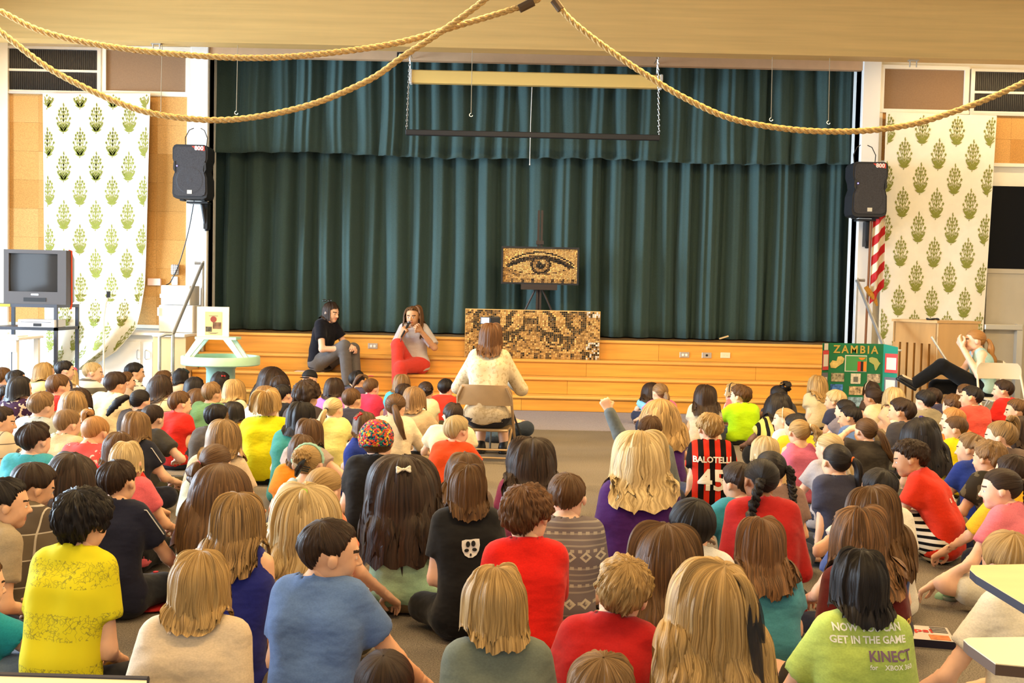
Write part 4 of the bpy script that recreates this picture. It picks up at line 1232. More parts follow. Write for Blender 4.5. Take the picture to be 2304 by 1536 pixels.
# ------------------------------------------------------------------ patterned cloth
def node_mat(name, build, rough=.85):
    if name in MATS: return MATS[name]
    m = bpy.data.materials.new(name); m.use_nodes = True; nt = m.node_tree; b = nt.nodes['Principled BSDF']
    b.inputs['Roughness'].default_value = rough; b.inputs['Specular IOR Level'].default_value = .12
    tc = nt.nodes.new('ShaderNodeTexCoord'); sp = nt.nodes.new('ShaderNodeSeparateXYZ'); nt.links.new(tc.outputs['Object'], sp.inputs[0])
    class N: pass
    n = N(); n.nt = nt; n.tc = tc; n.x, n.y, n.z = sp.outputs
    def mth(op, a, b_=0.0, c=None):
        q = nt.nodes.new('ShaderNodeMath'); q.operation = op
        for i, val in enumerate((a, b_) + ((c,) if c is not None else ())):
            if isinstance(val, (int, float)): q.inputs[i].default_value = val
            else: nt.links.new(val, q.inputs[i])
        return q.outputs[0]
    def mix(f, c1, c2):
        q = nt.nodes.new('ShaderNodeMix'); q.data_type = 'RGBA'
        if isinstance(f, (int, float)): q.inputs[0].default_value = f
        else: nt.links.new(f, q.inputs[0])
        for i, c in ((6, c1), (7, c2)):
            if isinstance(c, tuple): q.inputs[i].default_value = (*c, 1)
            else: nt.links.new(c, q.inputs[i])
        return q.outputs[2]
    def band(co, per, duty, off=0.0): return mth('LESS_THAN', mth('FRACT', mth('ADD', mth('DIVIDE', co, per), off)), duty)
    def noise(scale, det=2):
        q = nt.nodes.new('ShaderNodeTexNoise'); q.inputs['Scale'].default_value = scale; q.inputs['Detail'].default_value = det
        nt.links.new(tc.outputs['Object'], q.inputs['Vector']); return q.outputs['Fac']
    def voro(scale):
        q = nt.nodes.new('ShaderNodeTexVoronoi'); q.feature = 'DISTANCE_TO_EDGE'; q.inputs['Scale'].default_value = scale
        nt.links.new(tc.outputs['Object'], q.inputs['Vector']); return q.outputs['Distance']
    n.math, n.mix, n.band, n.noise, n.voro = mth, mix, band, noise, voro
    nt.links.new(build(n), b.inputs['Base Color'])
    MATS[name] = m
    return m

JERSEY = node_mat('red_black_striped_jersey', lambda n: n.mix(n.band(n.x, .074, .5, .25), A(225, 55, 35), A(22, 18, 18)))
STRIPE = node_mat('white_grey_striped_cotton', lambda n: n.mix(n.band(n.z, .13, .5), A(250, 245, 238), A(120, 115, 105)))
DASH = node_mat('white_cotton_black_dashes', lambda n: n.mix(n.math('MULTIPLY', n.band(n.z, .045, .22), n.math('GREATER_THAN', n.noise(26), .47)), A(250, 246, 235), A(30, 28, 28)))
PLAID = node_mat('grey_plaid_cotton', lambda n: n.mix(n.math('MAXIMUM', n.band(n.z, .10, .05), n.band(n.x, .12, .05)), n.mix(n.band(n.z, .2, .5), A(118, 105, 88), A(95, 84, 74)), A(205, 195, 180)))
CPLAID = node_mat('cream_plaid_cotton', lambda n: n.mix(n.math('MAXIMUM', n.band(n.z, .09, .07), n.band(n.x, .09, .07)), A(236, 215, 180), A(120, 105, 95)))
FLORAL = node_mat('coral_floral_cotton', lambda n: n.mix(n.math('GREATER_THAN', n.noise(22, 3), .63), A(232, 92, 88), A(250, 215, 205)))
PURPAT = node_mat('purple_patterned_cotton', lambda n: n.mix(n.math('GREATER_THAN', n.noise(26, 2), .56), A(58, 35, 62), A(205, 185, 165)))
def _yel(n):
    f = n.math('FRACT', n.math('DIVIDE', n.z, .155)); b = n.math('LESS_THAN', f, .5)
    l = n.math('LESS_THAN', n.voro(60), .035)
    l2 = n.math('LESS_THAN', n.math('ABSOLUTE', n.math('SUBTRACT', n.noise(48, 1), .5)), .018)
    l = n.math('MULTIPLY', l, n.math('GREATER_THAN', n.noise(30, 1), .47))
    return n.mix(n.math('MULTIPLY', b, n.math('MAXIMUM', l, l2)), A(240, 228, 40), A(175, 168, 55))
YELLOWP = node_mat('yellow_doodle_print_cotton', _yel)
def _azt(n):
    thin = n.band(n.z, .021, .30); dots = n.math('MULTIPLY', n.band(n.z, .063, .18), n.band(n.x, .03, .5))
    dx = n.math('ABSOLUTE', n.math('SUBTRACT', n.math('FRACT', n.math('DIVIDE', n.x, .06)), .5)); dz = n.math('ABSOLUTE', n.math('SUBTRACT', n.math('FRACT', n.math('DIVIDE', n.z, .17)), .5))
    r = n.math('ADD', dx, n.math('MULTIPLY', dz, 3.4)); dia = n.math('MULTIPLY', n.math('LESS_THAN', r, .40), n.math('GREATER_THAN', r, .20))
    inb = n.math('LESS_THAN', dz, .17); thin2 = n.math('MULTIPLY', thin, n.math('SUBTRACT', 1, inb))
    return n.mix(n.math('MAXIMUM', n.math('MULTIPLY', thin2, .35), n.math('MAXIMUM', n.math('MULTIPLY', dots, .7), dia)), A(125, 114, 116), A(205, 195, 175))
AZTEC = node_mat('grey_diamond_print_cotton', _azt)
CAMO = node_mat('dark_camouflage_cotton', lambda n: n.mix(n.math('GREATER_THAN', n.noise(13, 2), .54), A(58, 52, 42), A(105, 96, 74)))
LILAC = node_mat('lilac_print_leggings', lambda n: n.mix(n.math('LESS_THAN', n.voro(60), .09), A(222, 218, 226), A(150, 125, 165)))
POLKA = node_mat('brown_polka_leggings', lambda n: n.mix(n.math('GREATER_THAN', n.noise(75, 0), .66), A(72, 48, 38), A(235, 225, 210)))
TRACK = node_mat('white_black_striped_shorts', lambda n: n.mix(n.band(n.z, .035, .45), A(245, 242, 230), A(20, 20, 24)))
LACE = node_mat('cream_lace_jacket', lambda n: n.mix(n.math('GREATER_THAN', n.noise(38, 3), .56), A(226, 208, 176), A(204, 184, 150)))
YBLK = node_mat('yellow_black_striped_cotton', lambda n: n.mix(n.band(n.x, .05, .45), A(232, 210, 110), A(30, 28, 24)))
KNIT = node_mat('multicolour_crochet_yarn', lambda n: None) if False else None
def knit():
    m = bpy.data.materials.new('multicolour_crochet_yarn'); m.use_nodes = True; nt = m.node_tree; b = nt.nodes['Principled BSDF']; b.inputs['Roughness'].default_value = .95
    tc = nt.nodes.new('ShaderNodeTexCoord'); vo = nt.nodes.new('ShaderNodeTexVoronoi'); vo.inputs['Scale'].default_value = 88
    nt.links.new(tc.outputs['Object'], vo.inputs['Vector']); sp = nt.nodes.new('ShaderNodeSeparateColor'); nt.links.new(vo.outputs['Color'], sp.inputs[0])
    r = nt.nodes.new('ShaderNodeValToRGB'); r.color_ramp.interpolation = 'CONSTANT'
    cols = [A(238, 70, 40), A(245, 120, 60), A(250, 215, 60), A(20, 110, 135), A(40, 40, 95), A(225, 60, 110), A(240, 90, 45), A(30, 140, 120)]
    while len(r.color_ramp.elements) < len(cols): r.color_ramp.elements.new(.5)
    for i, c in enumerate(cols): r.color_ramp.elements[i].position = i / len(cols); r.color_ramp.elements[i].color = (*c, 1)
    nt.links.new(sp.outputs[0], r.inputs[0]); nt.links.new(r.outputs[0], b.inputs['Base Color'])
    bp = nt.nodes.new('ShaderNodeBump'); bp.inputs['Distance'].default_value = .012; nt.links.new(vo.outputs['Distance'], bp.inputs['Height']); bp.invert = True
    nt.links.new(bp.outputs[0], b.inputs['Normal']); return m
KNIT = knit()
def col(c):
    if not isinstance(c, tuple): return c
    return cloth('cotton_%d_%d_%d' % c, A(*c))
TROU = [cloth('denim_blue', A(52, 58, 80)), cloth('navy_cotton', A(34, 36, 52)), cloth('black_cotton', A(26, 26, 28)), cloth('charcoal_cotton', A(62, 60, 60)), cloth('khaki_cotton', A(150, 130, 100)), cloth('olive_cotton', A(86, 82, 62))]

# ------------------------------------------------------------------ the crowd
def zt(s): return float(np.interp(s, [200, 350, 580, 900], [.55, .68, .76, .82]))
PEND = []
def kid(hx, ht, hw, hair, hcol, shirt, label, face=None, turn=None, s_fix=None, **o):
    """note one child by the place of its head in the hall; all are built together below"""
    seed = len(PEND) + 1; q = random.Random(seed)
    lo_, hi_ = 150., 1400.
    for _ in range(40):
        s = (lo_ + hi_) / 2; z = P(hx, ht, F_PX / s).z
        if z > zt(s): hi_ = s
        else: lo_ = s
    s_model = s
    guess = P(hx, ht, F_PX / s)
    if turn is None: turn = math.degrees(math.atan2(.3 - guess.x, 13.8 - guess.y)) * .55 + q.uniform(-7, 7)
    if face is None: face = math.degrees(math.atan2(.0 - guess.x, 13.8 - guess.y)) * .8 + q.uniform(-8, 8)
    th = (o.get('hairopt') or {}).get('th', {'buzz': .04, 'short': .11, 'bowl': .16, 'shag': .2, 'wavy': .2, 'curly': .3, 'none': .2}.get(hair, .14))
    wf = .73 * (1 + th) + .16 * abs(math.sin(math.radians(face)))
    s_meas = hw / (.208 * wf)
    s = min(max(math.sqrt(s_meas * s_model), s_model * .88), s_model * 1.14)
    if s_fix: s = s_fix
    o.update(pitch=o.get('pitch', q.uniform(2, 9)), tilt=o.get('tilt', q.uniform(-5, 5)), lean=o.get('lean', q.uniform(-3, 3)), slump=o.get('slump', q.uniform(.02, .16)))
    PEND.append(dict(hx=hx, ht=ht, hw=hw, hair=hair, hcol=hcol, shirt=shirt, label=label, face=face, turn=turn, s=s, s0=s, wf=wf, o=o, seed=seed, lim=.04 if s_fix else .16))
    return seed - 1
def place(d):
    s = d['s']; o = d['o']; hs = min(max(d['hw'] / s / d['wf'], .188), .245)
    top = P(d['hx'], d['ht'], F_PX / s); hoff = o.get('hoff', (0, 0)); H = top.z
    for _ in range(3):
        l = head_top(H, hs, o['slump'], o['lean'], d['turn'], d['face'], o['pitch'], o['tilt'], hoff); H += top.z - l[2]
    c, sn = math.cos(math.radians(-d['turn'])), math.sin(math.radians(-d['turn']))
    return hs, H, (top.x - (c * l[0] - sn * l[1]), top.y - (sn * l[0] + c * l[1]))
def build_kids():
    # ease children who sit too close apart, keeping each head in its line of sight
    off = np.array([(math.sin(math.radians(d['turn'])) * .07, math.cos(math.radians(d['turn'])) * .07) for d in PEND])
    for it in range(70):
        C = np.array([place(d)[2] for d in PEND]) + off
        D = C[:, None] - C[None]; D[..., 0] *= 1.05; N_ = np.sqrt((D ** 2).sum(-1)); r = .50
        for i, j in np.argwhere(np.triu(N_ < r, 1)):
            a, b = (i, j) if C[i][1] > C[j][1] else (j, i)      # a is farther away
            st = .0105 * (r - N_[i, j]) / r; A_, B_ = PEND[a], PEND[b]
            if A_['s'] > A_['s0'] * (1 - A_['lim']): A_['s'] *= 1 - st
            if B_['s'] < B_['s0'] * (1 + B_['lim']): B_['s'] *= 1 + st
    out = []
    for d in PEND:
        q = random.Random(d['seed'] + 500); o = dict(d['o']); s = d['s']; hs, H, base = place(d)
        lod = 'lo' if s < 330 else ('mid' if s < 520 else 'hi')
        if o.pop('hilod', None): lod = 'mid' if lod == 'lo' else 'hi'
        v = {'lo': .0195, 'mid': .0155, 'hi': .0125}[lod]
        arms = o.pop('arms', None) or q.choice([('lap', 'lap'), ('lap', 'side'), ('side', 'lap'), ('lap', 'lap'), ('hug', 'hug')])
        tr = o.pop('trousers', None) or q.choice(TROU); ll = o.pop('leglen', q.choice(['long', 'long', 'knee'])); skin = o.pop('skin', q.choice(['fair', 'fair', 'light']))
        out.append(person(base, H, hs, d['label'], turn=d['turn'], hturn=d['face'], pitch=o.pop('pitch'), htilt=o.pop('tilt'), lean=o.pop('lean'), slump=o.pop('slump'), arms=arms, legs=o.pop('legs', 'cross'),
                  skin=skin, shirt=col(d['shirt']), trousers=col(tr), leglen=ll, hair=d['hair'], hcol=d['hcol'], v=v, lod=lod, seed=d['seed'], wide=o.pop('wide', q.uniform(.94, 1.05)), legscale=o.pop('legscale', .82 if lod != 'hi' else .95), **o))
    return out

def back_print(po, me, cx, cz, name, sub=0, off=.005, ang=0.0, side=-1):
    """wrap flat lettering onto the shirt: from behind (side=-1)"""
    so = bpy.data.objects[po['_shirt']]; m = so.data
    V = [v.co.copy() for v in m.vertices]; bv = BVHTree.FromPolygons(V, [tuple(p.vertices) for p in m.polygons])
    if sub:
        import bmesh
        b = bmesh.new(); b.from_mesh(me); bmesh.ops.triangulate(b, faces=b.faces[:])
        for _ in range(sub): bmesh.ops.subdivide_edges(b, edges=[e for e in b.edges if e.calc_length() > .012], cuts=1, use_grid_fill=False); bmesh.ops.triangulate(b, faces=b.faces[:])
        b.to_mesh(me); b.free()
    ca, sa = math.cos(ang), math.sin(ang)
    for v in me.vertices:
        x = cx + v.co.x * ca - v.co.y * sa; z = cz + v.co.x * sa + v.co.y * ca
        h = bv.ray_cast(Vector((x * (1 if side < 0 else 1), 1.0 * side, z)), Vector((0, -side, 0)))
        y = h[0].y if h[0] else 0.0
        v.co = (x, y + side * off, z)
    me.update()
    return obj(name, me, po)

RED = (214, 42, 34); NAVY = (38, 40, 58); BLACKC = (28, 26, 27); CREAM = (246, 228, 190); CORAL = (236, 98, 92)
TIEK = mat('black_hair_tie', (.02, .02, .02), .6); PINKM = mat('pink_satin', A(238, 90, 130), .4); REDS = mat('red_sequin', A(205, 40, 40), .25, metal=.3)
WHB = mat('cream_felt', A(245, 238, 215), .8); MINTB = mat('mint_felt', A(185, 230, 205), .8); PURB = mat('purple_felt', A(70, 50, 120), .8); ORT = mat('orange_scrunchie', A(240, 120, 50), .7); WHT = mat('white_hair_tie', A(240, 235, 220), .7); LIMET = mat('lime_hair_tie', A(170, 220, 80), .7)
# ---- left block, far rows first
kid(6, 826, 40, 'short', 'brown', (120, 90, 80), 'short brown hair of a child at the left edge, below the white table', face=20)
kid(36, 832, 42, 'short', 'black', (70, 60, 70), 'child with cropped black hair, second from the left edge, below the cart')
kid(44, 847, 52, 'bob', 'black', PURPAT, 'child with chin length black hair in a dark purple patterned top')
kid(17, 866, 42, 'short', 'black', RED, 'child in profile at the left edge, black hair and red tee', face=72, skin='tan')
kid(2, 915, 52, 'short', 'dark', CPLAID, 'child in a cream checked shirt cut by the left edge of the picture', face=70, skin='light')
kid(100, 815, 46, 'bob', 'dirty', (240, 232, 165), 'child with straight dark blond hair in a pale yellow top below the television cart', face=45)
kid(145, 811, 36, 'short', 'black', (60, 55, 80), 'child with black hair half hidden behind the blond head with a pink flower', s_fix=224)
kid(153, 822, 46, 'long', 'blond', (235, 215, 190), 'child with long pale blond hair and a pink flower clip', face=50, extras=(ex_blob((.75, .35, .55), .13, PINKM),))
kid(131, 841, 52, 'short', 'brown', RED, 'child with short brown hair and red collar, in front of the flower clip', face=35)
kid(208, 813, 44, 'buzz', 'blond', STRIPE, 'blond boy in profile wearing a broad white and grey striped shirt', face=72, turn=35, hilod=True)
kid(93, 880, 58, 'short', 'lbrown', (205, 212, 205), 'child with neat light brown hair in a pale grey tee on the left', face=25)
kid(178, 872, 44, 'long', 'dark', (60, 50, 40), 'child with long dark hair partly behind the streaky blond head')
kid(166, 880, 54, 'long', 'streak', (210, 190, 120), 'child with long streaky blond and brown hair on the left', hairopt={'len': .8})
kid(260, 836, 50, 'short', 'dark', CREAM, 'broad backed child in a plain cream tee with short dark hair', face=28, wide=1.15, hairopt={'th': .12})
kid(283, 836, 40, 'short', 'brown', (190, 170, 150), 'child with brown hair squeezed between the cream tee and the dashed shirt', face=60)
kid(303, 815, 42, 'short', 'black', DASH, 'boy with spiky black hair in a white shirt with black dashes', face=62, skin='light')
kid(368, 833, 40, 'short', 'brown', (150, 120, 90), 'child with brown hair peeping over the long dark hair by the left handrail')
kid(362, 844, 52, 'long', 'dark', CPLAID, 'child with long dark hair in a cream patterned top by the left handrail', hairopt={'len': .7})
kid(409, 829, 40, 'bob', 'black', (238, 205, 170), 'child with black hair in a peach top just left of the mint round table', face=50)
kid(438, 848, 42, 'long', 'black', (200, 90, 110), 'child with glossy black hair left of the mint pedestal', hairopt={'len': .6})
kid(315, 875, 48, 'sidepony', 'black', (60, 52, 52), 'child with a long curly black ponytail hanging to the left', hairopt={'len': .27, 'curl': .006, 'r': .034, 'axis': (-.75, -.6, .1), 'sway': (-.8, 0, 0)})
kid(404, 880, 52, 'short', 'brown', RED, 'boy in a red tee with neat brown hair, looking right', face=48, turn=20, hilod=True, arms=('lap', 'lap'))
kid(343, 908, 52, 'buzz', 'dark', (72, 68, 62), 'boy with cropped dark hair in a charcoal tee, elbow out to the right', arms=('lap', 'out'), face=20)
kid(446, 874, 42, 'long', 'brown', CORAL, 'child with long brown hair in a coral red top below the mint table', hairopt={'len': 1.0})
kid(151, 918, 58, 'buzz', 'lbrown', (238, 212, 170), 'boy with sandy cropped hair in a beige tee on the left', face=30, wide=1.15, slump=.2)
kid(308, 926, 62, 'long', 'lbrown', (40, 42, 56), 'child with light brown hair in a navy top with white piping', hairopt={'len': .6}, arms=('lap', 'side'), trim='piping')
kid(215, 934, 66, 'pony', 'ginger', FLORAL, 'child with ginger hair in a ponytail and a coral flowered top', pitch=28, hairopt={'axis': (-.2, -.5, .85), 'len': .12})
kid(77, 950, 72, 'short', 'dark', (80, 185, 205), 'child with thick dark hair in a turquoise tee on the left', face=25, hairopt={'th': .15})
kid(268, 972, 70, 'bob', 'brown', RED, 'child with brown hair in a red top, behind a golden blond bob', face=10)
kid(286, 995, 76, 'bob', 'blond', (242, 110, 120), 'child with a golden blond bob in a pink tee', arms=('lap', 'side'), face=18)
kid(476, 859, 46, 'short', 'lbrown', (110, 150, 100), 'boy with sandy hair in a green tee in front of the mint table', face=25)
kid(497, 837, 44, 'bob', 'black', (70, 60, 60), 'child with black hair and a red bow in front of the mint pedestal', extras=(ex_bow((.75, -.4, .55), .022, REDS),))
kid(527, 853, 48, 'long', 'dirty', (238, 226, 200), 'child with long dirty blond hair in a white frilled top', hairopt={'len': .6})
kid(488, 908, 56, 'short', 'black', (90, 80, 70), 'boy with black hair and brown skin, looking right, left of the yellow tee', face=45, skin='dark')
kid(526, 904, 46, 'bob', 'black', (232, 190, 60), 'child with black hair in a mustard top beside the yellow tee')
kid(503, 945, 74, 'long', 'streak', (236, 212, 180), 'child with long brown hair and a thin yellow hairband in a cream tee', extras=(ex_band(mat('yellow_band', A(235, 195, 70)), .018),), hairopt={'len': .8})
kid(617, 826, 42, 'vlong', 'dark', (210, 150, 110), 'child with very long dark hair swept to the left near the stage steps', skin='tan', hairopt={'axis': (.25, 0, .95)}, lean=8)
kid(631, 844, 46, 'short', 'dark', (70, 60, 60), 'child with brown hair just left of the black cap')
kid(594, 868, 46, 'long', 'lbrown', (230, 220, 215), 'child with light brown hair and dark headband behind the yellow tee', extras=(ex_band(TIEK, .025),), hairopt={'len': .5})
kid(637, 864, 44, 'short', 'black', BLACKC, 'child with black hair in a black top beside the yellow tee', face=30)
kid(600, 880, 58, 'shag', 'dirty', (240, 230, 20), 'child in a bright yellow tee with shaggy dark blond hair', face=0, turn=0, hilod=True, arms=('down', 'lap'), wide=1.12)
kid(697, 832, 38, 'none', 'black', (60, 60, 70), 'child wearing a black baseball cap backwards near the steps', extras=('cap',))
kid(690, 860, 64, 'curly', 'dark', (70, 60, 60), 'child with a big cloud of dark curls', hairopt={'th': .34})
kid(752, 850, 46, 'bob', 'dark', (205, 130, 220), 'child with dark brown bob in a lilac top below the woman in grey trousers')
kid(803, 834, 38, 'short', 'black', (80, 70, 90), 'child with black hair in front of the grey trouser legs', face=20)
kid(676, 906, 62, 'bob', 'black', (70, 160, 150), 'child with heavy black hair in a teal top', hairopt={'len': 1.5, 'th': .18})
kid(791, 871, 46, 'buzz', 'brown', (58, 58, 76), 'boy with cropped brown hair in a slate navy top', face=25, arms=('lap', 'chin'))
kid(835, 850, 40, 'hipony', 'brown', (225, 60, 95), 'child in a hot pink tee with a high ponytail and pink bow', face=35, hairopt={'axis': (-.45, -.2, .87), 'len': .26, 'r': .022, 'sway': (-.1, -.1, 0)}, extras=(ex_bow((-.2, .1, .98), .026, PINKM),))
kid(750, 893, 48, 'lowpony', 'blond', (248, 236, 150), 'child in a pale yellow tee with a low blond ponytail', face=25, hairopt={'tie': TIEK, 'len': .24, 'sway': (-.2, 0, 0)}, arms=('lap', 'side'))
kid(904, 842, 40, 'bob', 'lbrown', (90, 195, 215), 'child with light brown hair in a turquoise top in front of the red trousers')
kid(908, 862, 40, 'short', 'dark', (170, 120, 140), 'child with dark hair between the turquoise top and the long brown ponytail')
kid(958, 857, 38, 'bun', 'dark', (248, 238, 195), 'child with pinned up dark hair and a pale pink clip', hairopt={'axis': (.3, -.8, -.1), 'r': .26}, extras=(ex_blob((.25, -.95, .1), .10, mat('pale_pink_clip', A(240, 190, 170), .5), 'hair_clip'),))
kid(1003, 851, 38, 'short', 'black', (226, 60, 40), 'boy in an orange red tee with black hair beside the folding chair', face=15)
kid(932, 870, 50, 'long', 'lbrown', (205, 180, 145), 'child with light brown hair in a beige long sleeved top', sleeve='long', hairopt={'len': .5}, wide=1.12, arms=('lap', 'side'))
kid(890, 884, 52, 'lowpony', 'brown', (246, 228, 196), 'child in a cream long sleeved top with a long brown ponytail', sleeve='long', hairopt={'tie': TIEK, 'len': .30, 'r': .032, 'axis': (.35, -.9, -.1), 'sway': (.35, 0, 0)}, wide=1.1)
kid(697, 943, 58, 'long', 'brown', (190, 170, 160), 'child with sleek brown hair, bare elbow resting on a knee to the right', arms=('lap', 'out'), sleeve='cap', hairopt={'len': .7}, legs='up')
kid(822, 927, 50, 'bob', 'brown', (40, 60, 150), 'child with a red sequin bow and blue tank top', sleeve='tank', extras=(ex_bow((-.15, -.85, .5), .036, REDS, roll=50, lift=1.45),), face=10)
kid(680, 978, 58, 'bob', 'brown', (250, 150, 25), 'child in an orange tee with straight brown hair', face=-10, arms=('down', 'lap'))
kid(850, 948, 78, 'none', 'brown', BLACKC, 'child wearing a multicoloured crochet beanie and black tee', extras=('beanie',), arms=('lap', 'lap'), hilod=True, wide=1.1)
kid(485, 997, 76, 'sidepony', 'brown', (232, 238, 218), 'child with a low side bun tied in pink and a mint white tee', hairopt={'axis': (-.6, -.75, -.25), 'len': .12, 'r': .036, 'tie': mat('pink_hair_tie', A(250, 110, 140), .6)}, arms=('lap', 'down'))
kid(692, 1000, 70, 'bun', 'dirty', (205, 226, 222), 'child with a scalloped mint headband, black claw clip and pale blue tank top', sleeve='tank', extras=(ex_band(MINTB, .03, -.05, bumps=1), 'claw'), hairopt={'axis': (0, -.9, .2), 'r': .24}, hilod=True)
kid(1020, 906, 48, 'short', 'dark', CREAM, 'child with dark hair in a cream tee behind the blond boy in orange', face=-5, wide=1.25)
kid(1027, 935, 62, 'bowl', 'blond', (240, 84, 32), 'boy in an orange tee with a blond bowl cut', face=40, turn=18, arms=('lap', 'knee'), legs='up', hilod=True)
kid(163, 1020, 76, 'vlong', 'dark', (60, 50, 50), 'child with very long straight dark brown hair, on the left', hairopt={'len': .8})
kid(75, 1041, 80, 'bowl', 'dark', PLAID, 'child with dark hair bent forward in a grey checked shirt', face=45, pitch=18, slump=.25, wide=1.1)
kid(264, 1034, 76, 'short', 'dark', (34, 36, 56), 'boy in a navy tee with white piping, short dark hair', face=12, arms=('lap', 'long'), trim='piping', trousers=(46, 50, 58))
kid(497, 1043, 80, 'vlong', 'brown', (240, 110, 115), 'child with very long brown hair in a coral pink top, centre left', hairopt={'len': .95, 'jag': .15}, lean=-6, arms=('long', 'lap'))
kid(728, 1050, 72, 'lowpony', 'dirty', (250, 140, 105), 'child in a coral orange tee with sleek blond hair pulled back', face=30, arms=('lap', 'long'), trousers=LILAC, turn=25, hairopt={'len': .1})
kid(908, 1025, 84, 'vlong', 'dark', (180, 222, 190), 'child with very long dark brown hair and a white bow, mint dress', extras=(ex_bow((.14, -.97, .22), .036, WHB, lift=1.62),), hairopt={'th': .14, 'len': 1.1, 'wave': .006, 'jag': .35}, face=0, turn=5)
kid(1048, 1019, 70, 'long', 'brown', (120, 100, 90), 'child with straight brown hair mostly hidden by the black tee with the paw badge')
kid(1195, 988, 84, 'lwavy', 'dark', (140, 45, 75), 'child with long wavy dark hair in a maroon tee by the folding chair', hairopt={'len': 1.1, 'th': .18}, turn=-10, face=-5)
PAW = kid(1052, 1047, 84, 'bob', 'brown', (30, 29, 30), 'child in a black tee with a white paw badge, shoulder length brown hair', hairopt={'len': 1.6, 'th': .17}, face=5, turn=-12, arms=('lap', 'lap'), lean=-2, trousers=(20, 20, 22), wide=1.08)
kid(8, 1075, 96, 'short', 'black', (176, 158, 130), 'big child at the left edge in a beige grey tee', face=60, turn=35, wide=1.15, skin='light', slump=.22)
kid(1276, 1062, 80, 'short', 'brown', AZTEC, 'boy in a grey tee with pale diamond pattern', face=8, turn=0, lean=2, hairopt={'th': .07}, wide=1.05)
kid(540, 1110, 90, 'long', 'streak', (38, 44, 130), 'child in a royal blue tank top with long streaky brown hair', sleeve='tank', hairopt={'len': 1.15, 'th': .12, 'fringe': .2}, arms=('lap', 'lap'), face=25)
kid(690, 1085, 98, 'halfup', 'blond', (72, 66, 62), 'child with very long wavy blond hair half tied up, charcoal top', hairopt={'tie': LIMET, 'len': .46, 'wave': .014}, arms=('lap', 'lap'), face=0, turn=5, sleeve='half')
kid(185, 1107, 112, 'curly', 'black', YELLOWP, 'child in a yellow doodle print tee with bushy black curls', hairopt={'th': .30, 'edge': .45, 'curl': .05}, arms=('lap', 'lap'), face=12, turn=14, trousers=(24, 24, 28), leglen='knee', skin='light', legs='wide')
kid(1185, 1097, 122, 'curly', 'auburn', (228, 32, 22), 'child in a red tee with bushy auburn curls', hairopt={'th': .26, 'edge': .25}, face=25, turn=-5, lean=1, arms=('lap', 'chin'))
BLUE = kid(740, 1165, 138, 'short', 'dark', (100, 130, 185), 'boy in a heather blue tee looking to the right in profile', face=70, turn=12, hilod=True, fine=True, hairopt={'th': .07}, arms=('lap', 'long'), skin='light', pitch=6, tilt=4, trousers=(120, 105, 85), leglen='knee')
kid(450, 1240, 132, 'long', 'dirty', (222, 200, 172), 'child with straight dark blond hair in a beige tee with black cuffs', hairopt={'len': .55, 'th': .14, 'jag': .12}, face=0, turn=0, arms=('down', 'down'), trim='cuffs', s_fix=780)
kid(1112, 1280, 150, 'bob', 'dirty', (112, 120, 110), 'child in a grey green tee with a chin length fair bob', face=-28, turn=-12, hairopt={'len': 1.2, 'th': .16}, arms=('down', 'lap'), s_fix=860)
kid(866, 1459, 136, 'buzz', 'dark', (60, 60, 70), 'dark cropped head at the bottom edge beside the blue tee', face=0, turn=0, s_fix=850)
kid(-55, 1250, 120, 'short', 'brown', (40, 165, 185), 'child cut off by the left edge, turquoise sleeve and blue denim shorts', face=40, turn=15, arms=('lap', 'long'), trousers=(120, 140, 170), leglen='knee', s_fix=640)
kid(1122, 872, 44, 'short', 'brown', (90, 110, 130), 'child hidden behind the filming woman, denim knee and red shoe showing', turn=55, face=20, trousers=(58, 66, 80), leglen='long', legs='wide', shoes=(mat('red_trainer', A(205, 70, 50)), mat('red_sole', A(190, 60, 45))), s_fix=234)
# ---- right block
RAISE = kid(1463, 935, 56, 'short', 'brown', (112, 118, 118), 'boy in a grey long sleeved top raising his left fist', sleeve='long', face=5, turn=0, arms=('raise', 'lap'), hilod=True)
kid(1466, 860, 34, 'long', 'dark', (150, 215, 235), 'child with dark hair in a pale blue top at the foot of the steps')
kid(1486, 861, 40, 'lowpony', 'lbrown', (235, 120, 165), 'child with light brown hair tied back in front of the pale blue top', hairopt={'len': .15})
kid(1487, 898, 58, 'vwavy', 'dirty', (92, 48, 130), 'child with long wavy fair hair in a purple tee beside the raised fist', face=-15, turn=-10, arms=('lap', 'side'), hairopt={'len': .75})
kid(1587, 866, 42, 'long', 'dark', (218, 205, 180), 'child with long dark hair in a pale grey tee, leaning on the left arm', face=5, turn=5, arms=('down', 'lap'), skin='tan', hairopt={'len': 1.15}, hilod=True)
kid(1650, 862, 38, 'bob', 'dirty', (245, 120, 110), 'child in a salmon tank top with a black headband behind the lime tee', face=-55, sleeve='tank', extras=(ex_band(TIEK, .03),))
kid(1667, 866, 48, 'wavy', 'brown', (190, 240, 20), 'boy in a neon lime tee with tousled brown hair', face=-55, turn=-12, hilod=True, wide=1.1)
JER = kid(1599, 931, 60, 'wavy', 'dirty', JERSEY, 'boy in a red and black striped football jersey with wavy hair', face=-12, turn=4, hilod=True, arms=('down', 'lap'), lean=0, pitch=5, wide=1.0)
kid(1440, 972, 100, 'vwavy', 'blond', (72, 30, 105), 'child in a purple tee with long tousled blond hair, arm straight down', face=5, turn=0, arms=('down', 'lap'), hairopt={'len': .58, 'th': .14, 'jag': .4}, lean=3, trousers=(96, 92, 82))
kid(1752, 866, 42, 'bun', 'black', (60, 56, 60), 'child with a black curly puff of hair near the steps', face=-30, hairopt={'axis': (.45, -.5, .7), 'r': .30}, skin='dark', arms=('out', 'lap'))
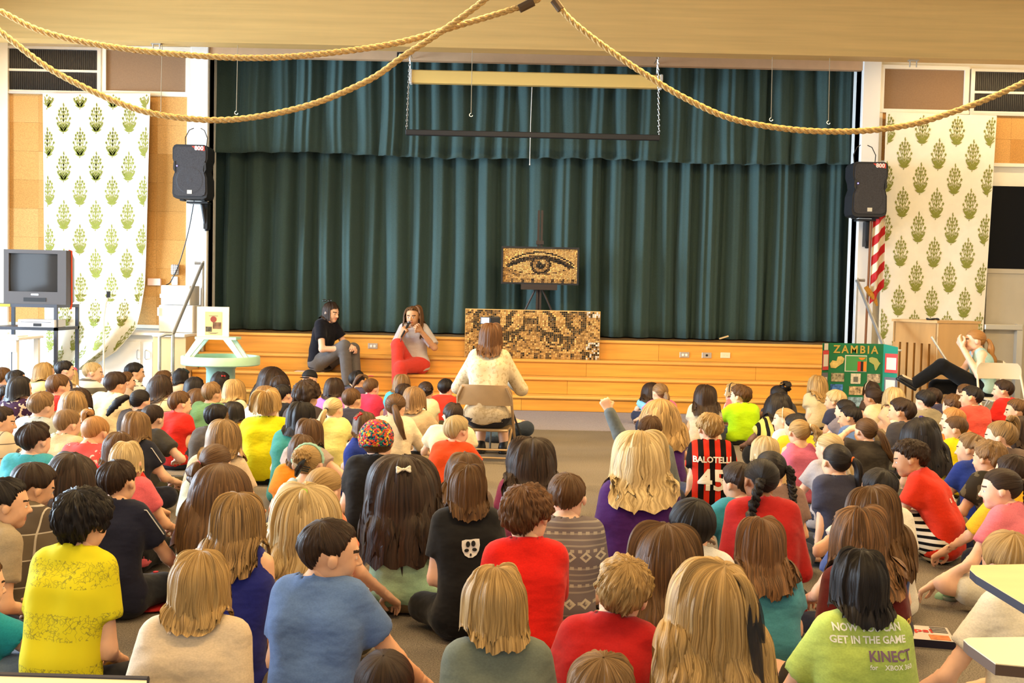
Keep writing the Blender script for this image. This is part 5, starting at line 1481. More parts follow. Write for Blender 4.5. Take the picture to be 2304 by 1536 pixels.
kid(1752, 886, 52, 'long', 'black', YBLK, 'child with long black hair in a yellow and black striped top', face=-10, skin='dark', extras=(ex_band(TIEK, .03),))
kid(1838, 845, 42, 'long', 'dirty', (225, 205, 160), 'child in a khaki tee with long blond hair and white headband by the green poster', face=-40, turn=-15, extras=(ex_band(WHB, .03),), arms=('down', 'lap'), hilod=True)
kid(1767, 917, 44, 'lowpony', 'dirty', (245, 238, 220), 'child in profile with a thin headband and fair hair tied back', face=-70, turn=-30, extras=(ex_band(WHB, .014),), hilod=True)
kid(1790, 930, 46, 'short', 'black', (248, 208, 45), 'child with black hair in a golden yellow tee', face=-35, wide=1.15)
kid(1881, 877, 48, 'bowl', 'blond', (56, 58, 80), 'blond boy in a slate navy tee looking left', face=-58, turn=-25, hilod=True)
kid(1902, 898, 44, 'short', 'black', (130, 120, 125), 'boy with black hair directly behind the blond boy in navy', face=-45)
kid(1961, 858, 38, 'bob', 'dark', (90, 70, 60), 'child with dark hair and a white headband in front of the green poster', extras=(ex_band(WHB, .02),), face=-30)
kid(1966, 871, 44, 'bun', 'dark', (248, 220, 172), 'child with dark hair twisted up, cream tee, beside the golden blond hair', face=-40, hairopt={'axis': (.3, -.85, -.1), 'r': .27}, skin='tan', hilod=True)
kid(2011, 871, 46, 'long', 'blond', (246, 200, 165), 'child with shiny golden blond hair below the right handrail', face=-30, hairopt={'len': .7})
kid(1722, 982, 62, 'bob', 'blond', (205, 170, 120), 'child with a straight pale blond bob behind the dark braids', face=-30)
kid(1800, 942, 50, 'hipony', 'dirty', (226, 118, 150), 'child in a pink tank top with a curly blond ponytail in white ties', sleeve='tank', hairopt={'axis': (.55, -.75, .35), 'len': .22, 'curl': .008, 'r': .03, 'tie': WHT}, face=-15, hilod=True)
kid(1914, 913, 50, 'short', 'black', (100, 130, 190), 'boy with black hair looking left, blue tee', face=-62, turn=-25, hilod=True, skin='light')
kid(1950, 939, 54, 'lowpony', 'brown', (66, 60, 54), 'child shading the eyes with the left hand, brown ponytail, charcoal tee', face=-20, turn=-10, arms=('brow', 'lap'), hairopt={'axis': (.35, -.9, -.2), 'len': .28, 'r': .03, 'sway': (.3, 0, 0)}, hilod=True)
kid(2030, 897, 58, 'short', 'dark', (66, 62, 64), 'boy in a charcoal jacket with a cream collar', face=-55, turn=-25, hilod=True, skin='light', hairopt={'th': .15}, extras=('collar',), sleeve='long')
kid(2100, 872, 38, 'short', 'dark', (60, 60, 95), 'child in a navy top with an orange bow print near the seated woman', s_fix=238)
kid(2083, 877, 42, 'short', 'black', (150, 140, 118), 'boy with black hair in a grey tee below the seated woman', face=-20, s_fix=252)
kid(2145, 887, 48, 'wavy', 'brown', (110, 80, 60), 'child with tousled brown hair left of the salmon tee', face=-25)
kid(2172, 863, 36, 'short', 'brown', (120, 170, 190), 'child with brown hair behind the salmon tee', face=-30, s_fix=228)
kid(2188, 868, 48, 'short', 'black', (240, 92, 80), 'boy in a salmon tee with black hair on the right', face=-58, turn=-20, hilod=True, wide=1.1, s_fix=252)
kid(2259, 854, 44, 'short', 'dark', (222, 42, 34), 'boy in a red tee in front of the empty folding chair', face=-62, turn=-25, hilod=True, s_fix=245)
kid(2290, 897, 50, 'short', 'brown', (120, 100, 80), 'boy with brown hair at the right edge, looking left', face=-65)
kid(2072, 940, 58, 'vlong', 'black', (215, 215, 80), 'child with very long black hair and a purple flower band', face=-25, extras=(ex_blob((.3, .1, .95), .12, PURB), ex_blob((.55, -.1, .83), .12, PURB), ex_blob((.75, -.2, .55), .11, PURB)), hairopt={'len': .9, 'axis': (-.2, 0, .98)})
kid(2146, 917, 52, 'short', 'ginger', (245, 120, 40), 'ginger haired boy in an orange tee', face=-60, turn=-20, hilod=True)
kid(2152, 934, 52, 'buzz', 'brown', (252, 222, 20), 'boy in a bright yellow tee with neat brown hair on the right', face=-60, turn=-15, hilod=True)
kid(2255, 945, 72, 'pony', 'streak', (120, 100, 90), 'child with streaky brown hair tied up at the right edge', face=-55, hairopt={'axis': (.3, -.3, .9), 'len': .2})
kid(2300, 936, 52, 'long', 'dark', (70, 60, 60), 'child with long dark hair cut by the right edge of the picture', face=-20)
kid(2188, 975, 60, 'short', 'lbrown', (40, 62, 150), 'boy in a royal blue tee with sandy hair on the right', face=-50, turn=-15, hilod=True)
kid(2228, 992, 74, 'wavy', 'lbrown', CAMO, 'child with tousled light brown hair in a dark camouflage top', face=-35, turn=-15)
kid(2280, 1022, 64, 'short', 'dark', (250, 198, 50), 'child in a golden yellow shirt with black edging, arm reaching down to the floor', face=-30, turn=-15, arms=('long', 'lap'), sleeve='half')
REDT = kid(2049, 990, 80, 'curly', 'dark', (228, 58, 32), 'boy in an orange red tee hugging his knees, dark curly hair, profile to the left', face=-72, turn=-52, arms=('hug', 'hug'), legs='up', hairopt={'th': .20, 'curl': .025, 'edge': .05}, skin='tan', trousers=TRACK, leglen='short', slump=.35, hilod=True, shoes=(mat('dark_trainer', A(60, 60, 66)), mat('white_sole', A(225, 220, 210))), pitch=14)
kid(1665, 1040, 54, 'short', 'dark', (60, 150, 170), 'boy in a teal tee squeezed between the striped jersey and the red jumper', face=-35, turn=-10, arms=('out', 'lap'))
kid(1868, 973, 58, 'lowpony', 'blond', (190, 185, 190), 'child with slicked back blond hair behind the orange scrunchie', face=-40)
kid(1884, 998, 70, 'lowpony', 'black', (66, 66, 84), 'child in a slate navy tee with an orange scrunchie in black hair', face=-18, turn=-10, hairopt={'axis': (.5, -.85, .0), 'tie': ORT, 'len': .24, 'r': .03}, arms=('down', 'lap'), skin='light')
kid(1736, 1013, 74, 'braid', 'black', (150, 120, 110), 'child with dark hair and a thick braid, just behind the red jumper', hairopt={'axis': (.7, -.7, -.1), 'len': .22})
kid(1715, 1030, 80, 'braid', 'black', (190, 40, 38), 'child in a red knitted jumper with a long thin black braid', sleeve='long', hairopt={'axis': (-.55, -.8, -.2), 'len': .34, 'sway': (-.25, 0, 0)}, skin='brown', wide=1.2, face=-15, turn=0, s_fix=500)
kid(1979, 1053, 72, 'short', 'black', (248, 240, 226), 'boy with black hair in a white tee, arm stretched to the left', face=-15, arms=('out', 'lap'), wide=1.1)
kid(1561, 1123, 88, 'bowl', 'black', (238, 236, 236), 'boy with a black bowl cut in a white tee', face=-12, turn=-8, hairopt={}, slump=.2)
kid(1965, 1095, 86, 'vlong', 'brown', (70, 90, 150), 'child with very long straight brown hair in a blue top on the right', hairopt={'len': .8, 'axis': (-.2, -.1, .97)}, face=-10)
kid(2256, 1052, 84, 'braid', 'dark', (246, 130, 145), 'child in a pink tee and white shorts with a dark braid tied in orange', face=-68, turn=-40, arms=('long', 'long'), trousers=(244, 236, 216), leglen='short', hairopt={'axis': (.3, -.95, .1), 'len': .26}, legs='wide', hilod=True, shoes=(mat('mint_trainer', A(150, 190, 160)), mat('grey_sole', A(130, 140, 125))), extras=('braidtie',))
kid(1500, 1180, 104, 'vlong', 'brown', (26, 24, 26), 'child with very long straight brown hair in a black top', hairopt={'len': .85, 'jag': .15, 'th': .14}, face=0, turn=-4)
kid(1708, 1167, 102, 'long', 'ombre', (85, 165, 190), 'child in a turquoise blue tee with long brown hair', hairopt={'len': 1.05, 'jag': .15, 'th': .14}, face=-5, turn=-6, s_fix=640)
MAR = kid(1930, 1150, 124, 'lwavy', 'ombre', (98, 26, 26), 'child with thick wavy brown hair in a maroon top with yellow letters', hairopt={'len': .9, 'th': .22}, face=-25, turn=-15, arms=('lap', 'lap'), trousers=(70, 60, 50), leglen='short', legs='wide', s_fix=640)
kid(1405, 1258, 128, 'wavy', 'dirty', (186, 28, 28), 'boy in a dark red tee with tousled sandy hair, leaning left', face=20, turn=14, lean=5, tilt=14, arms=('lap', 'lap'), slump=.25, s_fix=800)
KIN = kid(1935, 1238, 122, 'long', 'black', (196, 220, 110), 'child in a lime green tee with lettering and straight black hair', hairopt={'len': .50, 'jag': .6, 'th': .12}, face=-5, turn=-4, arms=('long', 'lap'), trousers=POLKA, s_fix=800)
kid(1598, 1255, 142, 'halfup', 'dirty', (30, 28, 28), 'child in a black camisole with long blond hair and a black tulle bow', sleeve='strap', hairopt={'len': .40, 'wave': .006, 'tie_axis': (.45, -.75, .55), 'tlen': .3, 'axis': (.3, -.45, .84)}, face=-12, turn=-4, arms=('lap', 'lap'), extras=('tulle', 'straps'), s_fix=880, wide=.9)
kid(1352, 1472, 156, 'short', 'lbrown', (120, 110, 100), 'light brown head at the bottom edge in front of the dark red tee', face=0, turn=0, s_fix=930, hairopt={'th': .14})
WT = kid(2272, 1196, 104, 'bowl', 'dirty', (250, 240, 222), 'child in a white tee with grey letters under the table corner', face=-20, turn=-25, arms=('long', 'lap'), trousers=(238, 232, 220), leglen='short', legs='wide', s_fix=690)

BUILT = build_kids()
PAW, BLUE, RAISE, JER, REDT, MAR, KIN, WT = [BUILT[i] for i in (PAW, BLUE, RAISE, JER, REDT, MAR, KIN, WT)]
# ------------------------------------------------------------------ lettering and badges on the shirts
k_ = PAW['_k']
def paw_mesh():
    b = MB(); out = [(-.036, .030), (-.020, .034), (.0, .033), (.020, .036), (.036, .036), (.038, .012), (.034, -.010), (.024, -.028), (.008, -.038), (-.008, -.038), (-.024, -.028), (-.034, -.010), (-.037, .010)]
    b.add([(x, y, 0) for x, y in out], [tuple(range(len(out)))]); o = b.build('x', WHITE2); m = o.data; bpy.data.objects.remove(o); m.materials.clear(); m.materials.append(mat('white_print', (.72, .70, .66), .8)); return m
back_print(PAW, paw_mesh(), -.015, PAW['_shz'] - .085, 'paw_badge', sub=2, off=.004)
b = MB()
for (x, y, rx, ry) in ((-.011, .016, .009, .012), (.011, .018, .009, .012), (-.017, -.008, .010, .007), (.016, -.006, .010, .007), (0, -.026, .004, .006)):
    b.add([(x + rx * math.cos(t), y + ry * math.sin(t), 0) for t in np.linspace(0, 2 * math.pi, 12, endpoint=False)], [tuple(range(12))])
o = b.build('x', BLACKM); pm = o.data; bpy.data.objects.remove(o); pm.materials.clear(); pm.materials.append(cloth('black_print', (.02, .02, .02)))
back_print(PAW, pm, -.015, PAW['_shz'] - .085, 'paw_pads', off=.008)
LET = mat('cream_print', (.80, .76, .66), .7)
kj = JER['_k']
back_print(JER, text_mesh('BALOTELLI', .058 * kj, LET, bold=.0016, spacing=.98), 0, JER['_shz'] - .055, 'player_name', sub=1, off=.006)
back_print(JER, text_mesh('45', .20 * kj, LET, bold=.005, spacing=1.05), 0, JER['_shz'] - .19, 'player_number', sub=2, off=.006)
WL = mat('white_ink', (.80, .80, .74), .7); PL = mat('purple_ink', A(128, 100, 128), .7); GL = mat('grey_ink', A(120, 112, 105), .7); YL = mat('yellow_ink', A(240, 190, 50), .7)
z = KIN['_shz']
back_print(KIN, text_mesh('NOW YOU CAN', .026, WL, bold=.0007), .0, z + .035, 'lettering', sub=1)
back_print(KIN, text_mesh('GET IN THE GAME', .026, WL, bold=.0007), .0, z + .005, 'lettering', sub=1)
back_print(KIN, text_mesh('KINECT', .036, PL, bold=.001), .055, z - .035, 'lettering', sub=1)
back_print(KIN, text_mesh('for    XBOX 360', .018, WL, bold=.0004), .055, z - .062, 'lettering', sub=1)
z = WT['_shz']
back_print(WT, text_mesh('OLD', .07, GL, bold=.001), .03, z - .14, 'lettering', sub=1)
z = REDT['_shz']
back_print(REDT, text_mesh('o  8', .05, WL, bold=.0006), .01, z - .08, 'shirt_badge', sub=1)
z = MAR['_shz']
for i, t in enumerate(('Honor', 'Roll', 'Team')): back_print(MAR, text_mesh(t, .04, YL, bold=.0008), .07, z - .10 - i * .05, 'lettering', sub=1)

# ------------------------------------------------------------------ folding chairs
CHAIRM = mat('tan_enamelled_steel', (.36, .24, .125), .4, noise=.05, nscale=20, spec=.5); CHAIRM2 = mat('beige_enamelled_steel', (.56, .49, .38), .4, spec=.5)
def folding_chair(loc, rz, seat_z, top_z, w, label, m):
    """faces +y, sitter's back towards -y"""
    t = empty('folding_chair', loc, label, 'chair', 'folding chairs', rz)
    hw = w / 2; d = .40
    for s in (-1, 1):
        MB().tube([(s * hw, .16, .012), (s * hw, .02, seat_z * .75), (s * hw, -.10, seat_z + .06), (s * (hw - .01), -.19, top_z - .10), (s * (hw - .05), -.205, top_z - .015)], .012, 8).build('side_frame', m, t, True)
        MB().tube([(s * (hw - .03), -.26, .012), (s * (hw - .03), -.10, seat_z * .6), (s * (hw - .03), .12, seat_z)], .011, 8).build('rear_leg', m, t, True)
    b = MB(); n = 12; V = []
    hp = (top_z - seat_z) * .46
    for j in range(7):
        f = j / 6.
        for i in range(n + 1):
            x = -1 + 2 * i / n
            z = top_z - hp * (1 - f); xx = x * (hw - .002)
            if f > .55: xx *= math.sqrt(max(0.0, 1 - ((f - .55) / .45) ** 2 * .32))
            V.append((xx, -.195 - .035 * (1 - x * x) * 1 + (1 - f) * .02, z))
    N1 = len(V); V += [(x, y + .012, z) for x, y, z in V]
    Fs = []
    for j in range(6):
        for i in range(n):
            a = j * (n + 1) + i; q = (a, a + 1, a + n + 2, a + n + 1); Fs.append(q[::-1]); Fs.append(tuple(N1 + e for e in q))
    rim = [i for i in range(n + 1)] + [(j + 1) * (n + 1) - 1 for j in range(1, 7)] + [6 * (n + 1) + i for i in range(n - 1, -1, -1)] + [j * (n + 1) for j in range(5, 0, -1)]
    for a, c in zip(rim, rim[1:] + rim[:1]): Fs.append((a, c, c + N1, a + N1))
    b.add(V, Fs); b.build('back_panel', m, t, True)
    MB().box(-hw + .035, hw - .035, -.16, .20, seat_z - .022, seat_z, bev=.008).build('seat', m, t)
    MB().tube([(-hw + .03, -.235, seat_z * .18), (hw - .03, -.235, seat_z * .18)], .008, 6).build('crossbar', m, t, True)
    MB().tube([(-hw + .03, -.19, seat_z * .40), (hw - .03, -.19, seat_z * .40)], .008, 6).build('crossbar', m, t, True)
    MB().tube([(-hw, .12, seat_z * .25), (hw, .12, seat_z * .25)], .008, 6).build('crossbar', m, t, True)
    return t
SC = 9.1
cc = P(1095, 940, SC)
folding_chair((cc.x, SC + .10, 0), math.radians(-6), .28, .655, .47, 'tan steel folding chair with the woman in the lace jacket sitting on it', CHAIRM)
# woman filming
hp = P(1089, 725, SC)
def adult(base, z0, H, label, **o): return person(base, H - .03, o.pop('hs', .232), label, z0=z0, group='adults', bk=o.pop('bk', 1.14), v=o.pop('v', .011), lod='hi', **o)
adult((cc.x + .01, SC + .06), .285, hp.z - .285, 'woman with dark hair in a cream lace jacket filming from the folding chair', turn=4, hturn=6, pitch=4, slump=.06, shirt=LACE, sleeve='long', trousers=cloth('dark_skirt', A(40, 40, 50)), leglen='knee',
      legs=(((-.10, .44, .02), (-.10, .40, -.235), (-.10, .53, -.265)), ((.09, .44, .02), (.11, .42, -.235), (.12, .55, -.265))), arms=(((-.27, .08, .32), (-.10, .34, .36), 'relax', (0, 0, 1)), ((.27, .08, .32), (.10, .36, .40), 'grip', (0, 0, 1))),
      hair='long', hcol='auburn', hairopt={'len': .75, 'th': .13, 'jag': .3}, seed=901, shoes=(BLACKM, BLACKM), hs=.236, wide=.96)
# camcorder on a tripod
t = P(1112, 724, SC + .98)
tr = empty('tripod', (t.x, SC + .98, 0), 'black camera tripod standing in front of the filming woman', 'tripod')
MB().tube([(0, 0, .35), (0, 0, t.z - .09)], .014, 8).build('column', BLACKP, tr, True)
for i in range(3):
    a = i * 2.094 + .5; MB().tube([(0, 0, t.z - .35), (.34 * math.cos(a), .34 * math.sin(a), .012)], .011, 6).build('leg', BLACKP, tr, True)
MB().tube([(.0, 0, t.z - .10), (.05, -.16, t.z - .20)], .008, 6).build('pan_handle', BLACKP, tr, True)
cm = empty('camcorder', (t.x, SC + .98, t.z), 'small black camcorder with its lit screen folded out', 'camera')
MB().box(-.035, .055, -.06, .10, -.06, .05, bev=.012).build('body', BLACKM, cm); MB().tube([(0.01, .10, 0), (0.01, .15, 0)], .028, 12).build('lens', BLACKM, cm, True)
MB().box(-.028, .05, -.05, .05, -.098, -.06, bev=.006).build('mount', BLACKP, cm)
s_ = MB().box(-.125, -.035, -.062, -.050, -.022, .048, bev=.003).build('screen_frame', BLACKM, cm); MB().box(-.118, -.046, -.066, -.062, -.014, .040).build('screen', mat('lcd_glow', (.75, .80, 1.0), .3, emit=1.5), s_)
# presenters on the steps
BLK = cloth('black_jersey_cotton', A(24, 24, 34)); GREYT = cloth('grey_suiting', A(112, 106, 104)); CORT = cloth('coral_cotton', A(232, 74, 62)); BLOUSE = cloth('pale_grey_silk', A(214, 205, 205))
hp = P(728, 677, 13.55)
P1 = adult((P(728, 820, 13.52).x, 13.54), .388, hp.z - .388, 'woman in a black tee and grey trousers on the steps, hands clasped round her knee', turn=120, hturn=118, pitch=10, slump=.10, shirt=BLK, sleeve='short', trousers=GREYT,
      legs=(((-.09, .39, .30), (-.09, .45, -.13), (-.09, .58, -.165)), ((.07, .38, .34), (.05, .42, -.13), (.05, .55, -.165))), arms=(((-.22, .17, .33), (-.035, .40, .335), 'grip', (0, .6, 1)), ((.23, .16, .30), (.045, .40, .31), 'grip', (0, .6, 1))),
      hair='bob', hcol='dark', hairopt={'len': 1.25, 'th': .13, 'fringe': .12, 'jag': .3}, seed=903, shoes=(BLACKM, mat('mint_sole', A(160, 220, 195))), skin='fair', v=.010)
sg = MB()
for s in (-1, 1): sg.tube([(s * .035 + .02 * math.cos(a), .0, .016 * math.sin(a)) for a in np.linspace(0, 6.283, 12, endpoint=False)], .005, 5, closed=True)
sg.tube([(-.015, 0, .004), (.015, 0, .004)], .004, 5)
so = sg.build('sunglasses', mat('glossy_dark_plastic', (.02, .018, .02), .12, spec=.7), None, True)
gp = P(736, 676, 13.45); so.location = (gp.x, 13.45, gp.z); so.rotation_euler = (math.radians(-30), 0, math.radians(30)); so.parent = P1; so.matrix_parent_inverse = (Matrix.Translation(P1.location) @ Matrix.Rotation(P1.rotation_euler.z, 4, 'Z')).inverted()
hp = P(918, 687, 13.5)
P2 = adult((P(930, 820, 13.57).x, 13.57), .388, hp.z - .388, 'woman in a pale grey blouse and coral trousers speaking into a microphone', turn=184, hturn=192, pitch=4, slump=.05, shirt=BLOUSE, sleeve='half', trousers=CORT,
      legs=(((.10, .37, .10), (.07, .36, -.13), (.07, .48, -.165)), ((.16, .26, .37), (.14, .35, -.13), (.14, .47, -.165))), arms=(((-.28, .11, .34), (-.125, .24, .545), 'grip', (.5, -.8, .3)), ((.22, .13, .30), (.115, .21, .49), 'fist', (.3, 1, 0))),
      hair='lwavy', hcol='ombre', hairopt={'len': 1.15, 'th': .14, 'jag': .25, 'wave': .008}, seed=905, skin='tan', shoes=(BLACKM, BLACKM), v=.010)
R2 = Matrix.Translation((P2.location.x, P2.location.y, .388)) @ Matrix.Rotation(math.radians(-184), 4, 'Z')
mc = empty('microphone', tuple(R2 @ Vector((.08, .24, .56))), 'black hand-held microphone at the mouth of the woman in coral trousers', 'microphone')
q0 = R2 @ Vector((.105, .30, .47)) - mc.location; q1 = R2 @ Vector((.035, .185, .635)) - mc.location; q2 = R2 @ Vector((.028, .172, .655)) - mc.location
MB().tube([q0, (q0 + q1) / 2, q1], [.011, .013, .016], 10).build('handle', BLACKM, mc, True)
MB().tube([q1, q1 + (q2 - q1) * .5, q2], [.016, .024, .012], 12).build('grille', mat('mic_mesh', (.08, .08, .085), .4, metal=.6), mc, True)
fl = Vector((q0.x + .05, q0.y - .45, -mc.location.z + .21)); 
MB().tube([q0, q0 + Vector((-.015, -.02, -.12)), q0 + Vector((-.03, -.02, -.35)), q0 + Vector((-.03, -.03, -.62)), Vector((q0.x - .03, q0.y - .03, .40 - mc.location.z))], .004, 5).build('cable', BLACKM, mc, True)
# woman by the piano
SW = 11.95
hp = P(2186, 738, SW)
folding_chair((P(2205, 850, SW).x, SW + .02, 0), math.radians(84), .36, .80, .45, 'beige folding chair that the woman in the pale blue top sits on', CHAIRM2)
adult((P(2200, 850, SW).x, SW), .37, hp.z - .37, 'woman in a pale blue tank top and black skirt by the piano, hand at mouth', turn=-86, hturn=-78, pitch=2, slump=.02, shirt=cloth('pale_blue_knit', A(176, 212, 208)), sleeve='tank', trousers=cloth('long_black_skirt', A(20, 20, 22)),
      legs=(((-.08, .42, .36), (-.05, .70, .15), (-.05, .82, .22)), ((.08, .42, .12), (.09, .44, -.30), (.09, .57, -.34))), arms=(((-.20, .06, .27), (-.045, .19, .56), 'relax', (0, 1, .2)), ((.20, .10, .28), (.12, .30, .37), 'relax', (0, 0, 1))),
      hair='lowpony', hcol='ginger', hairopt={'len': .3, 'axis': (-.2, -.95, -.15), 'r': .024}, seed=907, skin='fair', shoes=(BLACKM, BLACKM))
folding_chair((P(2262, 850, 11.2).x, 11.2, 0), math.radians(176), .44, .80, .46, 'empty beige folding chair at the right edge', CHAIRM2)

# ------------------------------------------------------------------ things on the stage steps
easel_y = 14.45
ez0 = .84
e0 = P(1213, 620, easel_y)
es = empty('easel', (e0.x, easel_y, ez0), 'dark wooden easel on the stage holding the framed eye mosaic', 'easel')
EM = mat('dark_walnut', (.045, .030, .024), .45)
zt_ = P(1213, 473, easel_y).z - ez0; zf0 = P(1213, 640, easel_y).z - ez0; zf1 = P(1213, 550, easel_y).z - ez0
for s in (-1, 1): MB().box(s * .022 - .014, s * .022 + .014, -.01, .02, .10, zt_).build('mast', EM, es)
MB().box(-.24, .24, -.10, .03, zf0 - .07, zf0).build('ledge', EM, es); MB().box(-.05, .05, -.05, .03, zf1, zf1 + .05).build('top_clamp', EM, es)
for s in (-1, 1): MB().tube([(s * .05, .0, zf0 - .07), (s * .34, .02, .012)], .014, 6).build('leg', EM, es, True)
MB().tube([(0, .02, zf0), (0, .40, .012)], .014, 6).build('leg', EM, es, True)
MB().box(-.20, .20, -.005, .015, .17, .20).build('brace', EM, es)
# mosaics
TILEM = bpy.data.materials.new('metallic_tile'); TILEM.use_nodes = True
_b = TILEM.node_tree.nodes['Principled BSDF']; _a = TILEM.node_tree.nodes.new('ShaderNodeVertexColor'); _a.layer_name = 'Col'
TILEM.node_tree.links.new(_a.outputs[0], _b.inputs['Base Color']); _b.inputs['Roughness'].default_value = .28; _b.inputs['Metallic'].default_value = .35
def mosaic(name, parent, w, h, nx, ny, fn, y, seed):
    rng = np.random.default_rng(seed); V = []; Q = []; C = []
    px, pz = w / nx, h / ny; g = .16
    for j in range(ny):
        for i in range(nx):
            x0 = -w / 2 + (i + g / 2) * px; x1 = x0 + px * (1 - g); z0 = (j + g / 2) * pz; z1 = z0 + pz * (1 - g)
            c = np.array(fn((i + .5) / nx, (j + .5) / ny, rng)); d = .006
            t = rng.normal(0, .0016, 4); n = len(V)
            V += [(x0, y - d + t[0], z0), (x1, y - d + t[1], z0), (x1, y - d + t[2], z1), (x0, y - d + t[3], z1), (x0, y, z0), (x1, y, z0), (x1, y, z1), (x0, y, z1)]
            Q += [(n, n + 1, n + 2, n + 3), (n, n + 4, n + 5, n + 1), (n + 1, n + 5, n + 6, n + 2), (n + 2, n + 6, n + 7, n + 3), (n + 3, n + 7, n + 4, n)]
            C += [c] * 8
    o = obj(name, mesh_np(name, np.array(V), np.array(Q), TILEM, smooth=False, colors=np.array(C)), parent); o['kind'] = 'stuff'
    return o
GOLD = [np.array(c) for c in ((.85, .55, .20), (.62, .36, .12), (.40, .22, .07), (.14, .075, .03), (.008, .007, .006))]
def eye_fn(u, v, rng):
    x = (u - .5) * 2.1; y = (v - .5)
    up = .25 - .33 * x * x - .02 * x; dn = -.24 + .24 * x * x + .03 * x; lid = up + .14 - .03 * x * x
    d = math.hypot(x - .02, y - .03); lv = .8
    if dn < y < up and abs(x) < .93:
        lv = .6
        if d < .25: lv = 2.2
        if .22 < d < .29: lv = 3.8
        if d < .13: lv = 4
        if math.hypot(x - .07, y - .12) < .06: lv = 0
        if up - y < .08: lv = 4
    elif 0 < y - up < .06 and abs(x) < .98: lv = 3.6
    elif abs(y - lid) < .022 and -.85 < x < .98: lv = 3.8
    elif 0 < dn - y < .03 and abs(x) < .9: lv = 3.0
    elif 0 < y - up < .12: lv = .4
    elif y < -.36: lv = 1.6 + (1.8 if math.sin(x * 22) > .7 else 0)
    elif x < -.55 and y < -.05: lv = 1.8 + .8 * math.sin(x * 14 + y * 30)
    lv = min(4, max(0, lv + rng.normal(0, .38))); a = int(lv); b_ = min(4, a + 1)
    return GOLD[a] + (GOLD[b_] - GOLD[a]) * (lv - a)
def tiger_fn(u, v, rng):
    x = (u - .5) * 2.9; y = v; ax = abs(x + .05); sx = 1 if x > -.05 else -1
    lv = 1.3 + .6 * math.sin(ax * 5 + y * 3)
    ex, ey = ax - .52, (y - .40) + .22 * (ax - .52); d = math.hypot(ex, ey * 1.4)
    if d < .30: lv = .7 if ey < 0 else 1.6
    if .11 < d < .19 and (ey < .10 or ex > 0): lv = 3.7
    if .25 < d < .31 and ey < .02: lv = 3.2
    if abs(ey - .09) < .05 and abs(ex) < .30: lv = 4
    if d < .07: lv = 3.4
    if y > .56:
        if math.sin(ax * 17 + y * 8 + .6 * math.sin(y * 20)) > .35 and ax > .12: lv = 3.8
        if ax < .14 and math.sin(y * 26) > .2: lv = 3.4
    if .80 < ax < 1.30 and math.sin(ax * 13 - y * 10 + .5 * math.sin(y * 17)) > .5: lv = 3.6
    if ax > 1.22: lv = 1.1 if math.sin(y * 30 + ax * 18) < .7 else 2.8
    if ax < .20 and y < .55: lv = 1.5 + (1.0 if math.sin(y * 40 + x * 9) > .65 else 0)
    if .20 < ax < .30 and y < .5: lv = 3.1 if math.sin(y * 15 + 1) > 0 else 1.3
    if y < .14: lv = 1.6 + 1.7 * (math.sin(x * 24) > .55)
    if u > .90 and (v < .36 or v > .86) and rng.random() < .6: return np.array((.75, .72, .66)) if rng.random() < .6 else GOLD[4]
    lv = min(4, max(0, lv + rng.normal(0, .75))); a = int(lv); b_ = min(4, a + 1)
    return GOLD[a] + (GOLD[b_] - GOLD[a]) * (lv - a)
fx0, fx1, fz0, fz1 = rect(1128, 553, 1303, 638, easel_y - .13)
em = empty('framed_mosaic', ((fx0 + fx1) / 2, easel_y - .05, ez0 + zf0), 'black framed mosaic of a human eye in gold and black tiles on the easel', 'artwork')
w, h = fx1 - fx0, fz1 - fz0
fr = MB(); bt = .022
fr.box(-w / 2, w / 2, -.05, .0, 0, bt); fr.box(-w / 2, w / 2, -.05, .0, h - bt, h); fr.box(-w / 2, -w / 2 + bt, -.05, 0, bt, h - bt); fr.box(w / 2 - bt, w / 2, -.05, 0, bt, h - bt)
fr.build('frame', BLACKP, em); MB().box(-w / 2 + bt, w / 2 - bt, -.012, 0, bt, h - bt).build('backing', BLACKM, em)
mt_ = mosaic('eye_tiles', em, w - 2 * bt, h - 2 * bt, 52, 25, eye_fn, -.012, 1); mt_.location.z = bt
ty = 13.90
fx0, fx1, fz0, fz1 = rect(1046, 697, 1350, 803, ty)
tg = empty('mosaic_panel', ((fx0 + fx1) / 2, ty, .593), 'wide mosaic panel of tiger eyes in gold and black tiles leaning on the steps', 'artwork')
w, h = fx1 - fx0, fz1 - .593
MB().box(-w / 2, w / 2, 0, .02, 0, h).build('board', mat('gold_board', (.62, .40, .14), .4), tg)
mosaic('tiger_tiles', tg, w - .01, h - .01, 70, 25, tiger_fn, .0, 2)
# outlets on the top riser
PLATE = mat('steel_plate', (.55, .50, .44), .35, metal=.5)
def outlet(u, v, m, kind, label):
    p = P(u, v, 14.0); o = empty('wall_outlet', (p.x, 13.998, p.z), label, 'outlet')
    MB().box(-.062, .062, -.008, 0, -.036, .036, bev=.003).build('plate', m, o)
    if kind == 2:
        for s in (-1, 1): MB().tube([(s * .022, -.008, 0), (s * .022, -.013, 0)], .016, 14).build('socket', WHITE2, o)
    elif kind == 1: MB().tube([(0, -.008, 0), (0, -.014, 0)], .015, 14).build('jack', BLACKM, o)
    else:
        for s in (-.02, .02): MB().tube([(s, -.008, 0), (s, -.011, 0)], .004, 8).build('screw', STEEL, o)
outlet(789, 779, PLATE, 1, 'steel jack plate on the riser beside the woman in grey trousers')
outlet(839, 778, PLATE, 2, 'steel power outlet on the riser between the two presenters')
outlet(1540, 798, PLATE, 2, 'steel power outlet on the riser, leftmost of the three at right')
outlet(1590, 799, PLATE, 1, 'steel jack plate on the riser, middle of the three at right')
outlet(1632, 799, mat('ivory_plate', (.80, .70, .48), .4), 0, 'ivory blank plate on the riser, rightmost of the three at right')
p = P(703, 828, 13.5)
